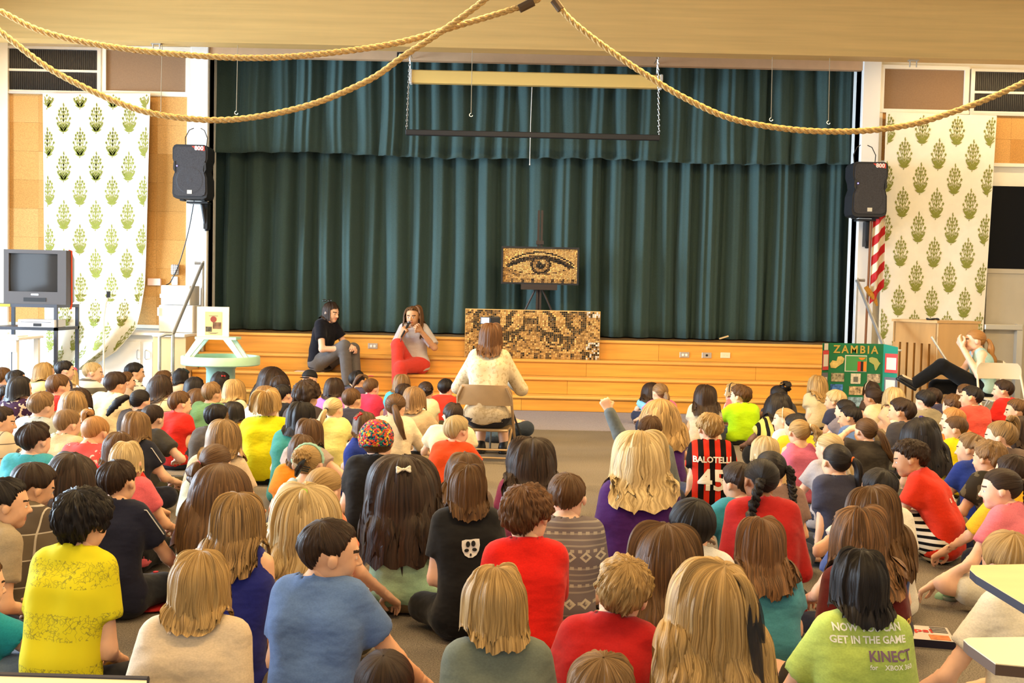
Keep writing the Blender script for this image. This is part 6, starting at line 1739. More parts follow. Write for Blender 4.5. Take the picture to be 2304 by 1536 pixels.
tag(boxo('paper_sheet', p.x - .22, p.x + .15, 13.46, 13.66, .389, .392, mat('pale_pink_paper', (.85, .62, .50), .7)), 'pale pink paper sheet lying on the step beside the seated woman', 'paper')
p = P(1624, 757, 14.9)
tag(MB().box(-.02, .11, -.01, .01, 0, .02, M=Matrix.Translation((p.x - .04, 14.75, .862)) @ Matrix.Rotation(math.radians(-18), 4, 'Y')).build('wood_offcut', PLY), 'small pale wooden wedge under the hem of the stage curtain', 'wedge')

# ------------------------------------------------------------------ projection screen above the stage
ys = 13.95
x0, x1, _, _ = rect(925, 165, 1487, 190, ys); za = P(925, 174, ys).z; zb = P(1487, 184, ys).z; zc = (za + zb) / 2
sc = empty('projection_screen', ((x0 + x1) / 2, ys, zc), 'rolled up projection screen in a tan case above the stage', 'screen'); cx = (x0 + x1) / 2
MB().box(x0 - cx, x1 - cx, -.06, .06, -.082, .082, bev=.012).build('case', mat('tan_case', (.86, .58, .18), .4, noise=.05, nscale=4, stretch=(.1, 1, 1)), sc)
for s in (-1, 1): MB().box(s * (x1 - cx) - .02, s * (x1 - cx) + .02, -.065, .065, -.09, .09, bev=.01).build('end_cap', WHITE2, sc)
xa, xb, _, _ = rect(913, 295, 1484, 316, ys - .06); z2 = (P(913, 300, ys).z + P(1484, 312, ys).z) / 2
BO = Vector(((xa + xb) / 2, ys - .08, z2)); bo_ = BO - sc.location
L = (xb - xa) / 2
MB().box(-L, L, -.035, .035, -.035, .035, bev=.008).build('lower_bar', BLACKP, sc).location = bo_; MB().box(-L, L, -.0, .03, .030, .038).build('bar_trim', mat('brushed_alu', (.5, .42, .3), .35, metal=.6), sc).location = bo_
def chain(name, p0, p1, r, parent, m):
    b = MB(); d = Vector(p1) - Vector(p0); n = max(3, int(d.length / (r * 2.9)))
    for i in range(n):
        c = Vector(p0) + d * (i + .5) / n; pts = []
        for a in np.linspace(0, 2 * math.pi, 10, endpoint=False):
            q = Vector((math.cos(a) * r * .75, 0, math.sin(a) * r * 1.6)) if i % 2 == 0 else Vector((0, math.cos(a) * r * .75, math.sin(a) * r * 1.6))
            pts.append(c + q)
        b.tube(pts, r * .32, 4, closed=True)
    return b.build(name, m, parent, True)
for s, u, v in ((-1, 922, 138), (1, 1480, 152)):
    top = P(u, v, ys - .08); bot = Vector((BO.x + s * (L - .01), ys - .08, BO.z + .03))
    hk = Vector((top.x, top.y, oz1 + .02))
    chain('chain', hk - sc.location, bot - sc.location, .012, sc, CHROME)
    MB().tube([hk - sc.location + Vector((.02 * math.cos(a), 0, .02 * math.sin(a) + .0)) for a in np.linspace(0, 6.28, 10, endpoint=False)], .005, 5, closed=True).build('hook', CHROME, sc, True)
    MB().tube([hk - sc.location + Vector((0, .0, .02)), Vector((hk.x - sc.location.x, 0.02, .08))], .006, 5).build('hanger', CHROME, sc, True)
    MB().tube([hk - sc.location, hk - sc.location + Vector((0, YW - .06 - hk.y, .0))], .006, 5).build('wall_hook', CHROME, sc, True)
pc = P(1197, 196, ys - .1); pd = P(1192, 366, ys - .1)
MB().tube([pc - sc.location, (pc + pd) / 2 - sc.location + Vector((-.004, 0, 0)), pd - sc.location], .004, 5).build('pull_cord', WHITE2, sc, True)
MB().tube([pd - sc.location, pd - sc.location - Vector((0, 0, .03))], [.004, .010], 6).build('cord_knob', WHITE2, sc, True)
# wires with hooks hanging under the beam
for (u, v0, v1, lb) in ((535, 96, 250, 'left end of the valance'), (1063, 103, 255, 'projection screen'), (1738, 122, 265, 'right part of the valance'), (1867, 126, 272, 'right end of the valance'), (365, 88, 250, 'brown panel on the left')):
    a = P(u, v0, 13.13); b_ = P(u - 3, v1, 13.13)
    wv = empty('hook_wire', (a.x, 13.13, bz), 'thin wire with a small hook hanging in front of the %s' % lb, 'wire', 'hook wires')
    z1_ = b_.z - bz
    MB().tube([(0, 0, 0), (b_.x - a.x, 0, z1_)], .004, 5).build('wire', mat('dull_wire', (.35, .28, .18), .6), wv, True)
    MB().tube([(b_.x - a.x + .02 * math.cos(t) , 0, z1_ - .02 + .02 * math.sin(t)) for t in np.linspace(1.6, 6.2, 9)], .005, 5).build('hook', CHROME, wv, True)
for u, v in ((352, 98), (2055, 138)):
    p = P(u, v, 13.13); bk_ = empty('beam_bracket', (p.x, 13.13, bz), 'small steel bracket under the beam on the %s' % ('left' if u < 1000 else 'right'), 'bracket', 'beam brackets')
    b = MB(); b.box(-.06, .06, -.03, .03, -.012, 0)
    b.build('plate', STEEL, bk_)
    for s in (-.04, .04): MB().tube([(s, 0, -.012), (s, 0, -.085)], .008, 6).build('prong', STEEL, bk_, True)
p = P(900, 125, YW - .07); qp = empty('number_plate', (p.x, YW - .062, p.z), 'small black plate with a white ring mark above the valance', 'sign')
MB().box(-.04, .04, -.006, 0, -.045, .045).build('plate', BLACKP, qp); MB().tube([(.012 * math.cos(a), -.008, .024 * math.sin(a)) for a in np.linspace(0, 6.28, 14, endpoint=False)], .005, 5, closed=True).build('ring', WHITE2, qp)
# ------------------------------------------------------------------ ropes
ROPEM = mat('manila_rope', (.56, .36, .135), .85, noise=.25, nscale=60, bump=.6)
def spline(pts, n):
    pts = [np.array(p, float) for p in pts]; pts = [2 * pts[0] - pts[1]] + pts + [2 * pts[-1] - pts[-2]]; out = []
    m = len(pts) - 3
    for i in range(n):
        t = i / (n - 1) * m; j = min(int(t), m - 1); f = t - j; a, b, c, d = pts[j:j + 4]
        out.append(.5 * ((2 * b) + (-a + c) * f + (2 * a - 5 * b + 4 * c - d) * f * f + (-a + 3 * b - 3 * c + d) * f ** 3))
    return np.array(out)
def rope(uv, Ys, R, label):
    pts = [tuple(P(u, v, Y)) for (u, v), Y in zip(uv, Ys)]
    n0 = 400; sp = spline(pts, n0); ln = np.concatenate([[0], np.cumsum(np.linalg.norm(np.diff(sp, axis=0), axis=1))])
    n = int(ln[-1] / .014); s = np.linspace(0, ln[-1], n); C = np.stack([np.interp(s, ln, sp[:, i]) for i in range(3)], 1)
    t = np.gradient(C, axis=0); t /= np.linalg.norm(t, axis=1)[:, None]; up = np.array((0, -1., 0)); A1 = np.cross(t, up); A1 /= np.linalg.norm(A1, axis=1)[:, None]; B1 = np.cross(t, A1)
    V = []; Q = []; k = 6
    for st_ in range(3):
        ph = st_ * 2.0944 + s / .155 * 2 * math.pi
        cen = C + (A1 * np.cos(ph)[:, None] + B1 * np.sin(ph)[:, None]) * R * .48
        ring = np.stack([cen + (A1 * math.cos(a) + B1 * math.sin(a)) * R * .56 for a in np.linspace(0, 2 * math.pi, k, endpoint=False)], 1)
        off = st_ * n * k; V.append(ring.reshape(-1, 3))
        i = np.arange(n - 1)[:, None]; j = np.arange(k)[None, :]; l = (j + 1) % k
        Q.append((np.stack([i * k + j, i * k + l, (i + 1) * k + l, (i + 1) * k + j], -1).reshape(-1, 4)) + off)
    o = obj('hanging_rope', mesh_np('hanging_rope', np.vstack(V), np.vstack(Q), ROPEM)); tag(o, label, 'rope', 'climbing ropes')
    return o
YR = 8.0
ra_ = rope([(-190, -70), (-60, 0), (0, 25), (100, 72), (250, 105), (440, 125), (600, 130), (760, 117), (900, 95), (1040, 55), (1190, 8), (1225, -20), (1232, -60)], [YR] * 13, .023, 'thick manila rope sagging along the beam, the upper of the two on the left')
rb_ = rope([(-160, -70), (-60, 20), (20, 86), (130, 165), (300, 243), (440, 268), (560, 265), (700, 235), (830, 180), (910, 125), (990, 73), (1090, 0), (1150, -60)], [YR - .15] * 13, .023, 'thick manila rope sagging low across the left of the stage')
rc_ = rope([(1236, -60), (1250, 0), (1290, 50), (1370, 112), (1450, 166), (1540, 220), (1650, 268), (1790, 292), (1930, 295), (2050, 280), (2150, 250), (2240, 215), (2330, 172), (2420, 120), (2500, 60)], [YR] * 15, .023, 'thick manila rope sagging low across the right of the stage')
an = P(1225, -55, YR)
ah = empty('rope_hanger', (an.x, YR, an.z), 'dark steel hanger holding the ropes below the ceiling', 'hanger')
MB().tube([(0, 0, -.02), (0, 0, ZC - an.z)], .02, 8).build('rod', BLACKP, ah, True); MB().box(-.42, .1, -.18, .06, -.05, .0).build('plate', BLACKP, ah)
MB().tube([tuple(P(1168, 20, YR - .01) - ah.location), tuple(P(1200, 4, YR - .01) - ah.location)], .032, 8).build('splice_tape', mat('dark_tape', (.10, .06, .03), .8), ah, True)
MB().tube([tuple(P(1246, 0, YR - .01) - ah.location), tuple(P(1262, 22, YR - .01) - ah.location)], .03, 8).build('splice_tape', MATS['dark_tape'], ah, True)
for u, v in ((-190, -70), (-160, -70), (2500, 60)):
    p = P(u, v, YR if u != -160 else YR - .15)
    ro = empty('rope_hook', tuple(p), 'steel hook holding the %s end of a rope' % {-190: 'far left upper', -160: 'far left lower', 2500: 'far right'}[u], 'hook'); MB().tube([(0, 0, 0), (0, 0, ZC - p.z)], .012, 6).build('rod', STEEL, ro, True); MB().tube([(.03 * math.cos(a), 0, .03 * math.sin(a)) for a in np.linspace(0, 6.28, 10, endpoint=False)], .01, 6, closed=True).build('ring', STEEL, ro, True)

# ------------------------------------------------------------------ loudspeakers
def loudspeaker(u0, v0, u1, v1, Y, label, blabel):
    x0, x1, z0, z1 = rect(u0, v0, u1, v1, Y); w, h = x1 - x0, z1 - z0; c = (x0 + x1) / 2
    t = empty('loudspeaker', (c, Y + .2, z0), label, 'speaker', 'loudspeakers')
    prof = [(-.38, 0), (.38, 0), (.47, .03), (.5, .10), (.49, .38), (.42, .52), (.44, .62), (.5, .74), (.5, .93), (.46, .98), (.40, 1), (-.40, 1), (-.46, .98), (-.5, .93), (-.5, .74), (-.44, .62), (-.42, .52), (-.49, .38), (-.5, .10), (-.47, .03)]
    b = MB(); b.prism([(x * w, z * h) for x, z in prof], -.2, .12); b.build('cabinet', mat('speaker_plastic', (.020, .020, .023), .55, bump=.1), t)
    b = MB(); b.prism([(x * w * .90, (.05 + z * .91) * h) for x, z in prof], -.215, -.2); g = b.build('grille', mat('speaker_mesh', (.035, .033, .038), .5, noise=.5, nscale=160), t)
    MB().lathe([(w * .40, 0), (w * .36, .002), (w * .1, .001), (.02, .002)], (0, 0, 0), 28).build('woofer_ring', MATS['speaker_mesh'], t).matrix_local = Matrix.Translation((0, -.2145, h * .34)) @ Matrix.Rotation(math.radians(90), 4, 'X')
    for s in (-1, 1): MB().prism([(s * w * .405, h * .47), (s * w * .47, h * .54), (s * w * .46, h * .66), (s * w * .41, h * .69)], -.222, -.214).build('handle_recess', BLACKM, t)
    st = MB(); st.add([(w * .05, -.217, h * .97), (w * .42, -.217, h * .97), (w * .42, -.217, h * .885), (w * .18, -.217, h * .90)], [(0, 1, 2, 3)])
    so = st.build('sticker', mat('red_sticker', (.65, .06, .04), .4), t)
    me = text_mesh('800', .075, WHITE2, bold=.002); o = obj('lettering', me, so); o.location = (w * .26, -.219, h * .93); o.rotation_euler = (math.radians(90), 0, 0)
    MB().box(-.03, .03, -.219, -.215, h * .09, h * .16).build('badge', mat('silver_badge', (.6, .58, .52), .3, metal=.7), t)
    MB().tube([(-w * .36, -.219, h * .60), (-w * .36, -.224, h * .60)], .008, 8).build('led', mat('blue_led', (.25, .2, 1.0), .4, emit=4.0), t)
    for s in (-.3, .3): MB().box(s * w - .025, s * w + .025, -.1, .02, -.018, 0).build('foot', BLACKM, t)
    # wall bracket underneath
    bk_ = empty('speaker_bracket', (c + .06, Y + .28, z0 - .018), blabel, 'bracket', 'speaker brackets')
    MB().box(-.15, .12, -.12, .05, -.025, -.001).build('arm', BLACKP, bk_); MB().tube([(.02, 0, -.025), (.05, .10, -.36)], .026, 8).build('pole', BLACKP, bk_, True)
    MB().box(.02, .07, .05, YW - .07 - (Y + .28), -.34, -.02).build('wall_plate', BLACKP, bk_)
    cb = MB(); 
    for s in (-1, 1): cb.tube([(s * w * .30, .05, h), (s * w * .32, .06, h + .12), (s * w * .22, .08, h + .22), (s * w * .10, .10, h + .25)], .006, 5)
    cb.build('cable', BLACKM, t, True)
    return t
loudspeaker(388, 325, 467, 447, YW - .55, 'black loudspeaker with a red sticker mounted left of the stage', 'black bracket under the left loudspeaker')
loudspeaker(1918, 364, 1997, 487, YW - .55, 'black loudspeaker with a red sticker mounted right of the stage', 'black bracket under the right loudspeaker')

# ------------------------------------------------------------------ handrails
def rail(name, lo_px, up_px, yl, label, sgn):
    yu = 13.83
    a = P(lo_px[0], lo_px[1], yl); b_ = P(up_px[0], up_px[1], yu)
    t = empty(name, (a.x, yl, 0), label, 'handrail', 'stage handrails')
    L = lambda p: Vector(p) - Vector((a.x, yl, 0))
    MB().tube([L(a), L(b_), L(b_) + Vector((sgn * -.10, 0, .0))], .021, 10).build('rail', STEEL, t, True)
    MB().tube([Vector((0, 0, .0)), Vector((0, 0, a.z))], .021, 10).build('post', STEEL, t, True)
    MB().tube([L((b_.x, yu, .594)), L((b_.x, yu, b_.z + .03))], .021, 10).build('post', STEEL, t, True)
    w = .145 * -sgn
    z1_ = a.z; z0_ = a.z - .46
    MB().tube([Vector((0, 0, z1_)), Vector((w * .5, -.02, z1_ + .0)), Vector((w, -.03, z1_ - .03)), Vector((w, -.03, z0_ + .06)), Vector((w * .9, -.03, z0_)), Vector((0, 0, z0_ + .02))], .020, 10).build('loop', STEEL, t, True)
rail('handrail', (389, 752), (456, 592), 12.62, 'galvanised pipe handrail at the left end of the steps', 1)
rail('handrail', (1988, 778), (1928, 630), 12.83, 'galvanised pipe handrail at the right end of the steps', -1)

# ------------------------------------------------------------------ left side: television cart etc.
yt = 12.0
x0, x1, z0, z1 = rect(12, 562, 152, 684, yt)
cz = z0
tc = empty('television_cart', ((x0 + x1) / 2, yt + .25, 0), 'tall black metal television cart with two shelves', 'cart')
cxm = (x0 + x1) / 2
xl, xr = P(-30, 700, yt - .05).x - cxm, P(128, 700, yt - .05).x - cxm
CARTM = mat('black_cart_enamel', (.035, .038, .055), .35, spec=.5)
zs1 = P(60, 735, yt).z
def slab(z, nm):
    MB().box(xl, xr, -.30, .32, z - .035, z).build(nm, CARTM, tc)
slab(cz, 'top_shelf'); slab(zs1, 'middle_shelf'); slab(.28, 'bottom_shelf')
for x in (xl, xr - .035):
    for y in (-.30, .285): MB().box(x, x + .035, y, y + .035, .0, cz - .035).build('post', CARTM, tc)
MB().box(xl + .06, xl + .26, -.303, -.30, cz - .032, cz - .004).build('label_sticker', mat('yellow_label', A(220, 200, 70), .6), tc)
tv = empty('television', (cxm, yt, cz), 'old grey tube television with an orange strap on the cart', 'television')
w, h = x1 - x0, z1 - z0
TVM = mat('grey_tv_plastic', (.085, .08, .085), .4)
b = MB(); b.add([(-w / 2, 0, 0), (w / 2, 0, 0), (w / 2, 0, h), (-w / 2, 0, h), (-w * .34, .46, .03), (w * .34, .46, .03), (w * .34, .46, h * .86), (-w * .34, .46, h * .86), (-w / 2, .10, 0), (w / 2, .10, 0), (w / 2, .10, h), (-w / 2, .10, h)],
      [(3, 2, 1, 0), (0, 1, 9, 8), (1, 2, 10, 9), (2, 3, 11, 10), (3, 0, 8, 11), (8, 9, 5, 4), (9, 10, 6, 5), (10, 11, 7, 6), (11, 8, 4, 7), (4, 5, 6, 7)])
b.build('case', TVM, tv)
b = MB(); i0 = .055
b.box(-w / 2, w / 2, -.04, 0, 0, h * .23); b.box(-w / 2, w / 2, -.04, 0, h * .93, h); b.box(-w / 2, -w / 2 + i0, -.04, 0, h * .23, h * .93); b.box(w / 2 - i0 - .04, w / 2, -.04, 0, h * .23, h * .93)
b.build('bezel', TVM, tv)
V = []; n = 12
for j in range(n + 1):
    for i in range(n + 1):
        X = -1 + 2 * i / n; Z = -1 + 2 * j / n
        V.append((-w / 2 + i0 + (w - 2 * i0 - .04) * (X + 1) / 2, -.012 - .02 * (1 - X * X * .6 - Z * Z * .4), h * .23 + h * .70 * (Z + 1) / 2))
Q = [(j * (n + 1) + i, j * (n + 1) + i + 1, (j + 1) * (n + 1) + i + 1, (j + 1) * (n + 1) + i) for j in range(n) for i in range(n)]
obj('screen', mesh_np('screen', np.array(V), np.array(Q), mat('tv_glass', (.03, .03, .032), .12, spec=.25)), tv)
MB().box(-.04, .04, -.043, -.04, h * .165, h * .19).build('badge', CHROME, tv); MB().box(-w * .18, w * .18, -.044, -.04, h * .05, h * .12).build('control_flap', BLACKM, tv)
MB().tube([(w * .46, .10, h + .004), (w * .502, .10, h), (w * .502, .11, .0), (w * .49, .10, -.05)], .011, 6).build('strap', mat('orange_strap', A(235, 80, 40), .7), tv, True)
x0, x1, z0, z1 = rect(40, 722, 123, 737, yt - .1)
vc = empty('video_recorder', ((x0 + x1) / 2, yt, zs1), 'silver video recorder on the middle shelf of the cart', 'recorder'); w = x1 - x0
MB().box(-w / 2, w / 2, -.1, .2, 0, .085, bev=.006).build('case', mat('silver_plastic', (.66, .66, .68), .35, metal=.2), vc); MB().box(-w * .08, w * .14, -.104, -.1, .012, .045).build('display', BLACKM, vc); MB().box(-w * .42, w * .40, -.103, -.1, .055, .06).build('tape_slot', BLACKM, vc)
p = P(22, 790, 11.4)
wt = empty('side_table', (P(0, 790, 11.4).x - .05, 11.4, 0), 'white table at the left edge with papers on it', 'table')
zt2 = P(20, 756, 11.4).z; xr = P(47, 756, 11.2).x - wt.location.x
MB().box(-.9, xr, -.25, .35, zt2 - .03, zt2, bev=.005).build('top', WHITE2, wt); MB().box(-.9, xr - .03, -.24, -.22, zt2 - .15, zt2 - .03).build('apron', WHITE2, wt)
for x in (xr - .08, -.22, -.85):
    for y in (-.22, .28): MB().box(x, x + .05, y, y + .05, 0, zt2 - .03).build('leg', WHITE2, wt)
tag(boxo('paper_stack', wt.location.x - .2, wt.location.x + xr - .06, 11.25, 11.5, zt2 + .001, zt2 + .012, mat('paper_white', (.8, .8, .82), .7)), 'stack of white papers on the white side table', 'paper')
# microphone stand
ms = P(233, 860, 12.3); mz = P(240, 665, 12.3).z
mst = empty('microphone_stand', (ms.x, 12.3, 0), 'slim white floor stand with a small black clip in front of the printed cloth', 'stand')
MB().tube([(0, 0, 0.01), (0, 0, mz - .25), (.02, 0, mz - .10), (.05, 0, mz)], .010, 8).build('pole', WHITE2, mst, True); MB().lathe([(.14, 0), (.14, .012), (.02, .03)], (0, 0, 0), 20).build('base', WHITE2, mst); MB().box(.035, .065, -.02, .02, mz - .02, mz + .05).build('clip', BLACKM, mst)
# white appliances on the counter
def appliance(r, Y, label, door):
    x0, x1, z0, z1 = rect(*r, Y); return x0, x1, z0, z1
x0, x1, z0, z1 = rect(357, 686, 434, 745, 13.6)
fr_ = empty('mini_fridge', ((x0 + x1) / 2, 13.6, .836), 'white mini fridge standing on the counter left of the steps', 'fridge'); w = x1 - x0; h1 = z1 - .836
MB().box(-w / 2, w / 2, .05, .5, 0, h1, bev=.008).build('body', mat('pale_grey_enamel', (.70, .68, .64), .4), fr_); MB().box(-w / 2, w / 2, 0, .045, .004, h1 - .004, bev=.01).build('door', WHITE2, fr_); MB().box(-w / 2 - .012, -w / 2 + .01, -.02, .0, h1 * .6, h1 * .9).build('handle', WHITE2, fr_)
x0, x1, z0, z1 = rect(361, 642, 426, 686, 13.6)
mw = empty('white_cabinet_box', ((x0 + x1) / 2, 13.62, .836 + h1 + .001), 'smaller white cabinet stacked on top of the mini fridge', 'cabinet'); w = x1 - x0; h2 = z1 - z0
MB().box(-w / 2, w / 2, .03, .42, 0, h2, bev=.006).build('body', MATS['pale_grey_enamel'], mw); MB().box(-w / 2, w / 2, 0, .03, .003, h2 - .003, bev=.006).build('door', WHITE2, mw); MB().box(-w / 2 - .014, -w / 2, .0, .02, h2 * .35, h2 * .55).build('latch', WHITE2, mw)
# things on the cork board near the rail
def wallbox(name, r, m, label, cat, d=.04):
    x0, x1, z0, z1 = rect(*r, YW - .06); o = boxo(name, x0, x1, YW - .034 - d, YW - .034, z0, z1, m, None, bev=.006); tag(o, label, cat); return o
wallbox('thermostat_cover', (332, 626, 362, 642), mat('pink_box', (.80, .55, .45), .5), 'small pink white box on the cork board beside the cloth', 'box')
o = wallbox('intercom', (386, 595, 402, 618), mat('grey_box', (.30, .27, .25), .5), 'grey wire-caged intercom box on the cork board', 'intercom', .05)
b = MB(); x0, x1, z0, z1 = rect(386, 595, 402, 618, YW - .06)
for i in range(1, 4): b.box(x0 + (x1 - x0) * i / 4 - .003, x0 + (x1 - x0) * i / 4 + .003, YW - .092, YW - .084, z0, z1)
for i in range(1, 6): b.box(x0, x1, YW - .092, YW - .084, z0 + (z1 - z0) * i / 6 - .003, z0 + (z1 - z0) * i / 6 + .003)
b.build('wire_cage', WHITE2, o)
wallbox('power_outlet', (385, 622, 399, 641), WHITE2, 'white power outlet just above the stacked white cabinets', 'outlet', .012)
cpts = [P(437, 450, YW - .12), P(424, 520, YW - .10), P(404, 590, YW - .10), P(385, 632, YW - .10), P(376, 640, YW - .12), P(366, 645, YW - .15)]
tag(MB().tube(spline([tuple(p) for p in cpts], 24).tolist(), .007, 6).build('speaker_cable', BLACKM, None, True), 'thin black cable running from the left loudspeaker to the outlet', 'cable')

# mint round table with the framed notice
ym = 12.35
pm_ = P(497, 800, ym); zr1 = P(497, 800, ym).z; zr0 = P(497, 826, ym - .4).z
MINT = mat('mint_enamel', (.50, .80, .58), .4, noise=.04, nscale=6)
rt = empty('round_table', (pm_.x, ym, 0), 'round mint green tub table on a pedestal in front of the steps', 'table')
R = (P(583, 810, ym).x - P(410, 810, ym).x) / 2
MB().lathe([(.05, zr0), (R - .01, zr0), (R, zr0 + .01), (R, zr1 - .01), (R - .008, zr1), (R - .035, zr1), (R - .04, zr1 - .05), (.02, zr1 - .05)], (0, 0, 0), 48).build('tray', MINT, rt, True)
MB().lathe([(.22, 0), (.22, .03), (.19, .06), (.165, .2), (.16, zr0 - .05), (.19, zr0)], (0, 0, 0), 32).build('pedestal', mat('mint_pedestal', (.40, .66, .56), .45, noise=.06, nscale=6), rt, True)
nb = empty('notice_stand', (P(488, 790, ym).x, ym, zr1 - .05), 'white splayed stand holding a framed notice on the mint round table', 'stand')
za_ = P(488, 757, ym).z - (zr1 - .05); xx0 = P(445, 757, ym).x - nb.location.x; xx1 = P(537, 757, ym).x - nb.location.x
MB().box(xx0, xx1, -.12, .12, za_ - .03, za_).build('platform', MINT, nb)
for s, xt, xb in ((-1, xx0 + .06, P(422, 800, ym).x - nb.location.x), (1, xx1 - .10, P(552, 800, ym).x - nb.location.x)):
    for y in (-.10, .10):
        b = MB(); b.add([(xt - .045, y - .02, za_ - .03), (xt + .045, y - .02, za_ - .03), (xb + .03, y - .02, .001), (xb - .03, y - .02, .001), (xt - .045, y + .02, za_ - .03), (xt + .045, y + .02, za_ - .03), (xb + .03, y + .02, .001), (xb - .03, y + .02, .001)],
              [(0, 1, 2, 3), (7, 6, 5, 4), (0, 4, 5, 1), (1, 5, 6, 2), (2, 6, 7, 3), (3, 7, 4, 0)]); b.build('leg', mat('mint_white_enamel', (.72, .84, .76), .45), nb)
x0, x1, z0, z1 = rect(443, 688, 515, 755, ym - .02)
fn_ = empty('framed_notice', ((x0 + x1) / 2, ym - .02, nb.location.z + za_ + .001), 'notice on parchment in a wide cream mount standing above the mint table', 'poster'); w, h = x1 - x0, z1 - z0
MB().box(-w / 2, w / 2, 0, .02, 0, h).build('mount', mat('cream_card', (.84, .78, .60), .7), fn_)
sh_ = MB().box(-w * .24, w * .28, -.003, 0, h * .04, h * .83).build('sheet', mat('parchment', (.72, .52, .26), .8), fn_)
INK = mat('brown_ink', (.10, .05, .03), .8)
MB().box(-w * .22, -w * .03, -.005, -.003, h * .16, h * .33).build('photo', mat('dark_photo', (.09, .07, .045), .6, noise=.8, nscale=30), sh_); MB().box(.0, w * .26, -.005, -.003, h * .26, h * .48).build('photo', mat('brown_photo', (.20, .10, .05), .6, noise=.7, nscale=12), sh_)
MB().lathe([(.02, 0), (.035, .002)], (0, 0, 0), 10).build('emblem', mat('maroon_ink', (.30, .06, .04), .7), sh_).matrix_local = Matrix.Translation((w * .02, -.004, h * .58)) @ Matrix.Rotation(math.radians(90), 4, 'X')
for i, (zz, l) in enumerate(((.69, .28), (.63, .12), (.53, .10), (.12, .30), (.09, .20))): MB().box(w * .02 - l * w / 2, w * .02 + l * w / 2, -.005, -.003, h * zz, h * zz + .004).build('text_line', INK, sh_)

# ------------------------------------------------------------------ right side
# flag
yf = 13.95
fp = P(1946, 770, yf); ftop = P(1960, 494, yf)
fl_ = empty('flag_stand', (fp.x, yf, 0), 'red and white striped flag with gold fringe on a wooden pole beside the stage', 'flag')
MB().lathe([(.17, 0), (.17, .02), (.12, .06), (.05, .16), (.03, .22)], (0, 0, 0), 24).build('base', mat('brass', (.70, .52, .22), .3, metal=.7), fl_, True)
fl_.location.z = 0
MB().tube([(0, 0, .2), (ftop.x - fp.x, 0, ftop.z)], .016, 8).build('pole', mat('flag_pole_wood', (.22, .09, .04), .4), fl_, True)
x0 = P(1953, 600, yf).x - fp.x; 
zt3 = P(1970, 482, yf).z; zb3 = P(1965, 668, yf).z
redm, whm = mat('flag_red', A(205, 36, 36), .7), mat('flag_white', A(245, 232, 205), .7)
for i in range(9):
    V = []; n = 14; rows = 4
    for r_ in range(rows + 1):
        f_ = (i + r_ / rows) / 9.
        for j in range(n + 1):
            t = j / n; u_ = np.interp(t, [0, 1], [1950 + 8 * (1 - t), 1986]) + f_ * 0
            # slanted folds: stripes fall diagonally
            vv = 490 + f_ * 178 + (1 - (u_ - 1950) / 36) * 34 - 22 + 16 * f_ * (1 - (u_ - 1950) / 36)
            p = P(u_ - .06 * (vv - 480) * .55 + 4, vv, yf); V.append((p.x - fp.x, -.05 + .035 * math.sin(t * 9 + f_ * 1.2), p.z))
    n1 = len(V); V += [(x, y + .004, z) for x, y, z in V]
    Fs = []
    for r_ in range(rows):
        for j in range(n):
            a = r_ * (n + 1) + j; Fs.append((a, a + 1, a + n + 2, a + n + 1)); Fs.append((a + n1 + n + 1, a + n1 + n + 2, a + n1 + 1, a + n1))
    obj('flag_stripe', mesh_np('flag_stripe', np.array(V), np.array(Fs), redm if i % 2 == 0 else whm), fl_)
b = MB(); pz = P(1955, 652, yf); b.tube([tuple(P(u, v, yf - .05) - fl_.location) for u, v in ((1948, 645), (1958, 660), (1968, 672), (1974, 688))], [.03, .035, .03, .012], 8); b.build('gold_fringe', mat('gold_fringe', A(215, 150, 50), .7, bump=.8), fl_, True)
# upright piano seen from the back
ypn = 13.1
pc_ = P(2090, 800, ypn)
pa, pb = P(2010, 716, ypn), P(2110, 722, ypn - .35); pe = P(2164, 730, ypn + .2)
pn = empty('upright_piano', (0, 0, 0), 'upright piano standing with its slatted back to the hall', 'piano')
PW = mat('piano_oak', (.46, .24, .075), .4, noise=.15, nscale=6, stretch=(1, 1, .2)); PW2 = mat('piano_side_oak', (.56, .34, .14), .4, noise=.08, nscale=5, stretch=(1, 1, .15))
pt = Vector((P(2010, 800, 13.4).x, 13.4, 0)); pr = Vector((P(2106, 800, 12.75).x, 12.75, 0))
d = (pr - pt); Lp = d.length; d.normalize(); nrm = Vector((d.y, -d.x, 0))
if nrm.y > 0: nrm = -nrm
ang = math.atan2(d.y, d.x); pn.location = pt; pn.rotation_euler = (0, 0, ang)
hz = (P(2010, 716, 13.4).z + P(2106, 722, 12.75).z) / 2
dp = .62
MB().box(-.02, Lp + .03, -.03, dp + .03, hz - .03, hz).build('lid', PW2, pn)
MB().box(0, Lp, 0, .10, hz - .28, hz - .03).build('top_rail', PW, pn); MB().box(0, Lp, 0, .10, .05, .20).build('bottom_rail', PW, pn)
for i in range(6):
    x = .01 + i * (Lp - .10) / 5; MB().box(x, x + .085, -.005, .10, .20, hz - .28).build('back_post', PW, pn)
MB().box(.01, Lp - .01, .10, .13, .2, hz - .28).build('soundboard', mat('soundboard_dark', (.06, .035, .02), .7), pn)
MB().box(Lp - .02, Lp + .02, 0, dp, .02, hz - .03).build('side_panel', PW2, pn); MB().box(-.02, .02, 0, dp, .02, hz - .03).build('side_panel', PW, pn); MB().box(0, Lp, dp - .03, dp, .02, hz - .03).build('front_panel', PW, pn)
for x in (.04, Lp - .04): MB().box(x - .04, x + .04, .06, .18, 0, .05).build('caster_block', BLACKP, pn)
R_ = Matrix.Translation(pt) @ Matrix.Rotation(ang, 4, 'Z')
c_ = R_ @ Vector((Lp * .72, .12, hz))
bo = empty('cable_bundle', tuple(c_), 'black cable bundle lying on top of the piano', 'cable'); bo.location.z += .001
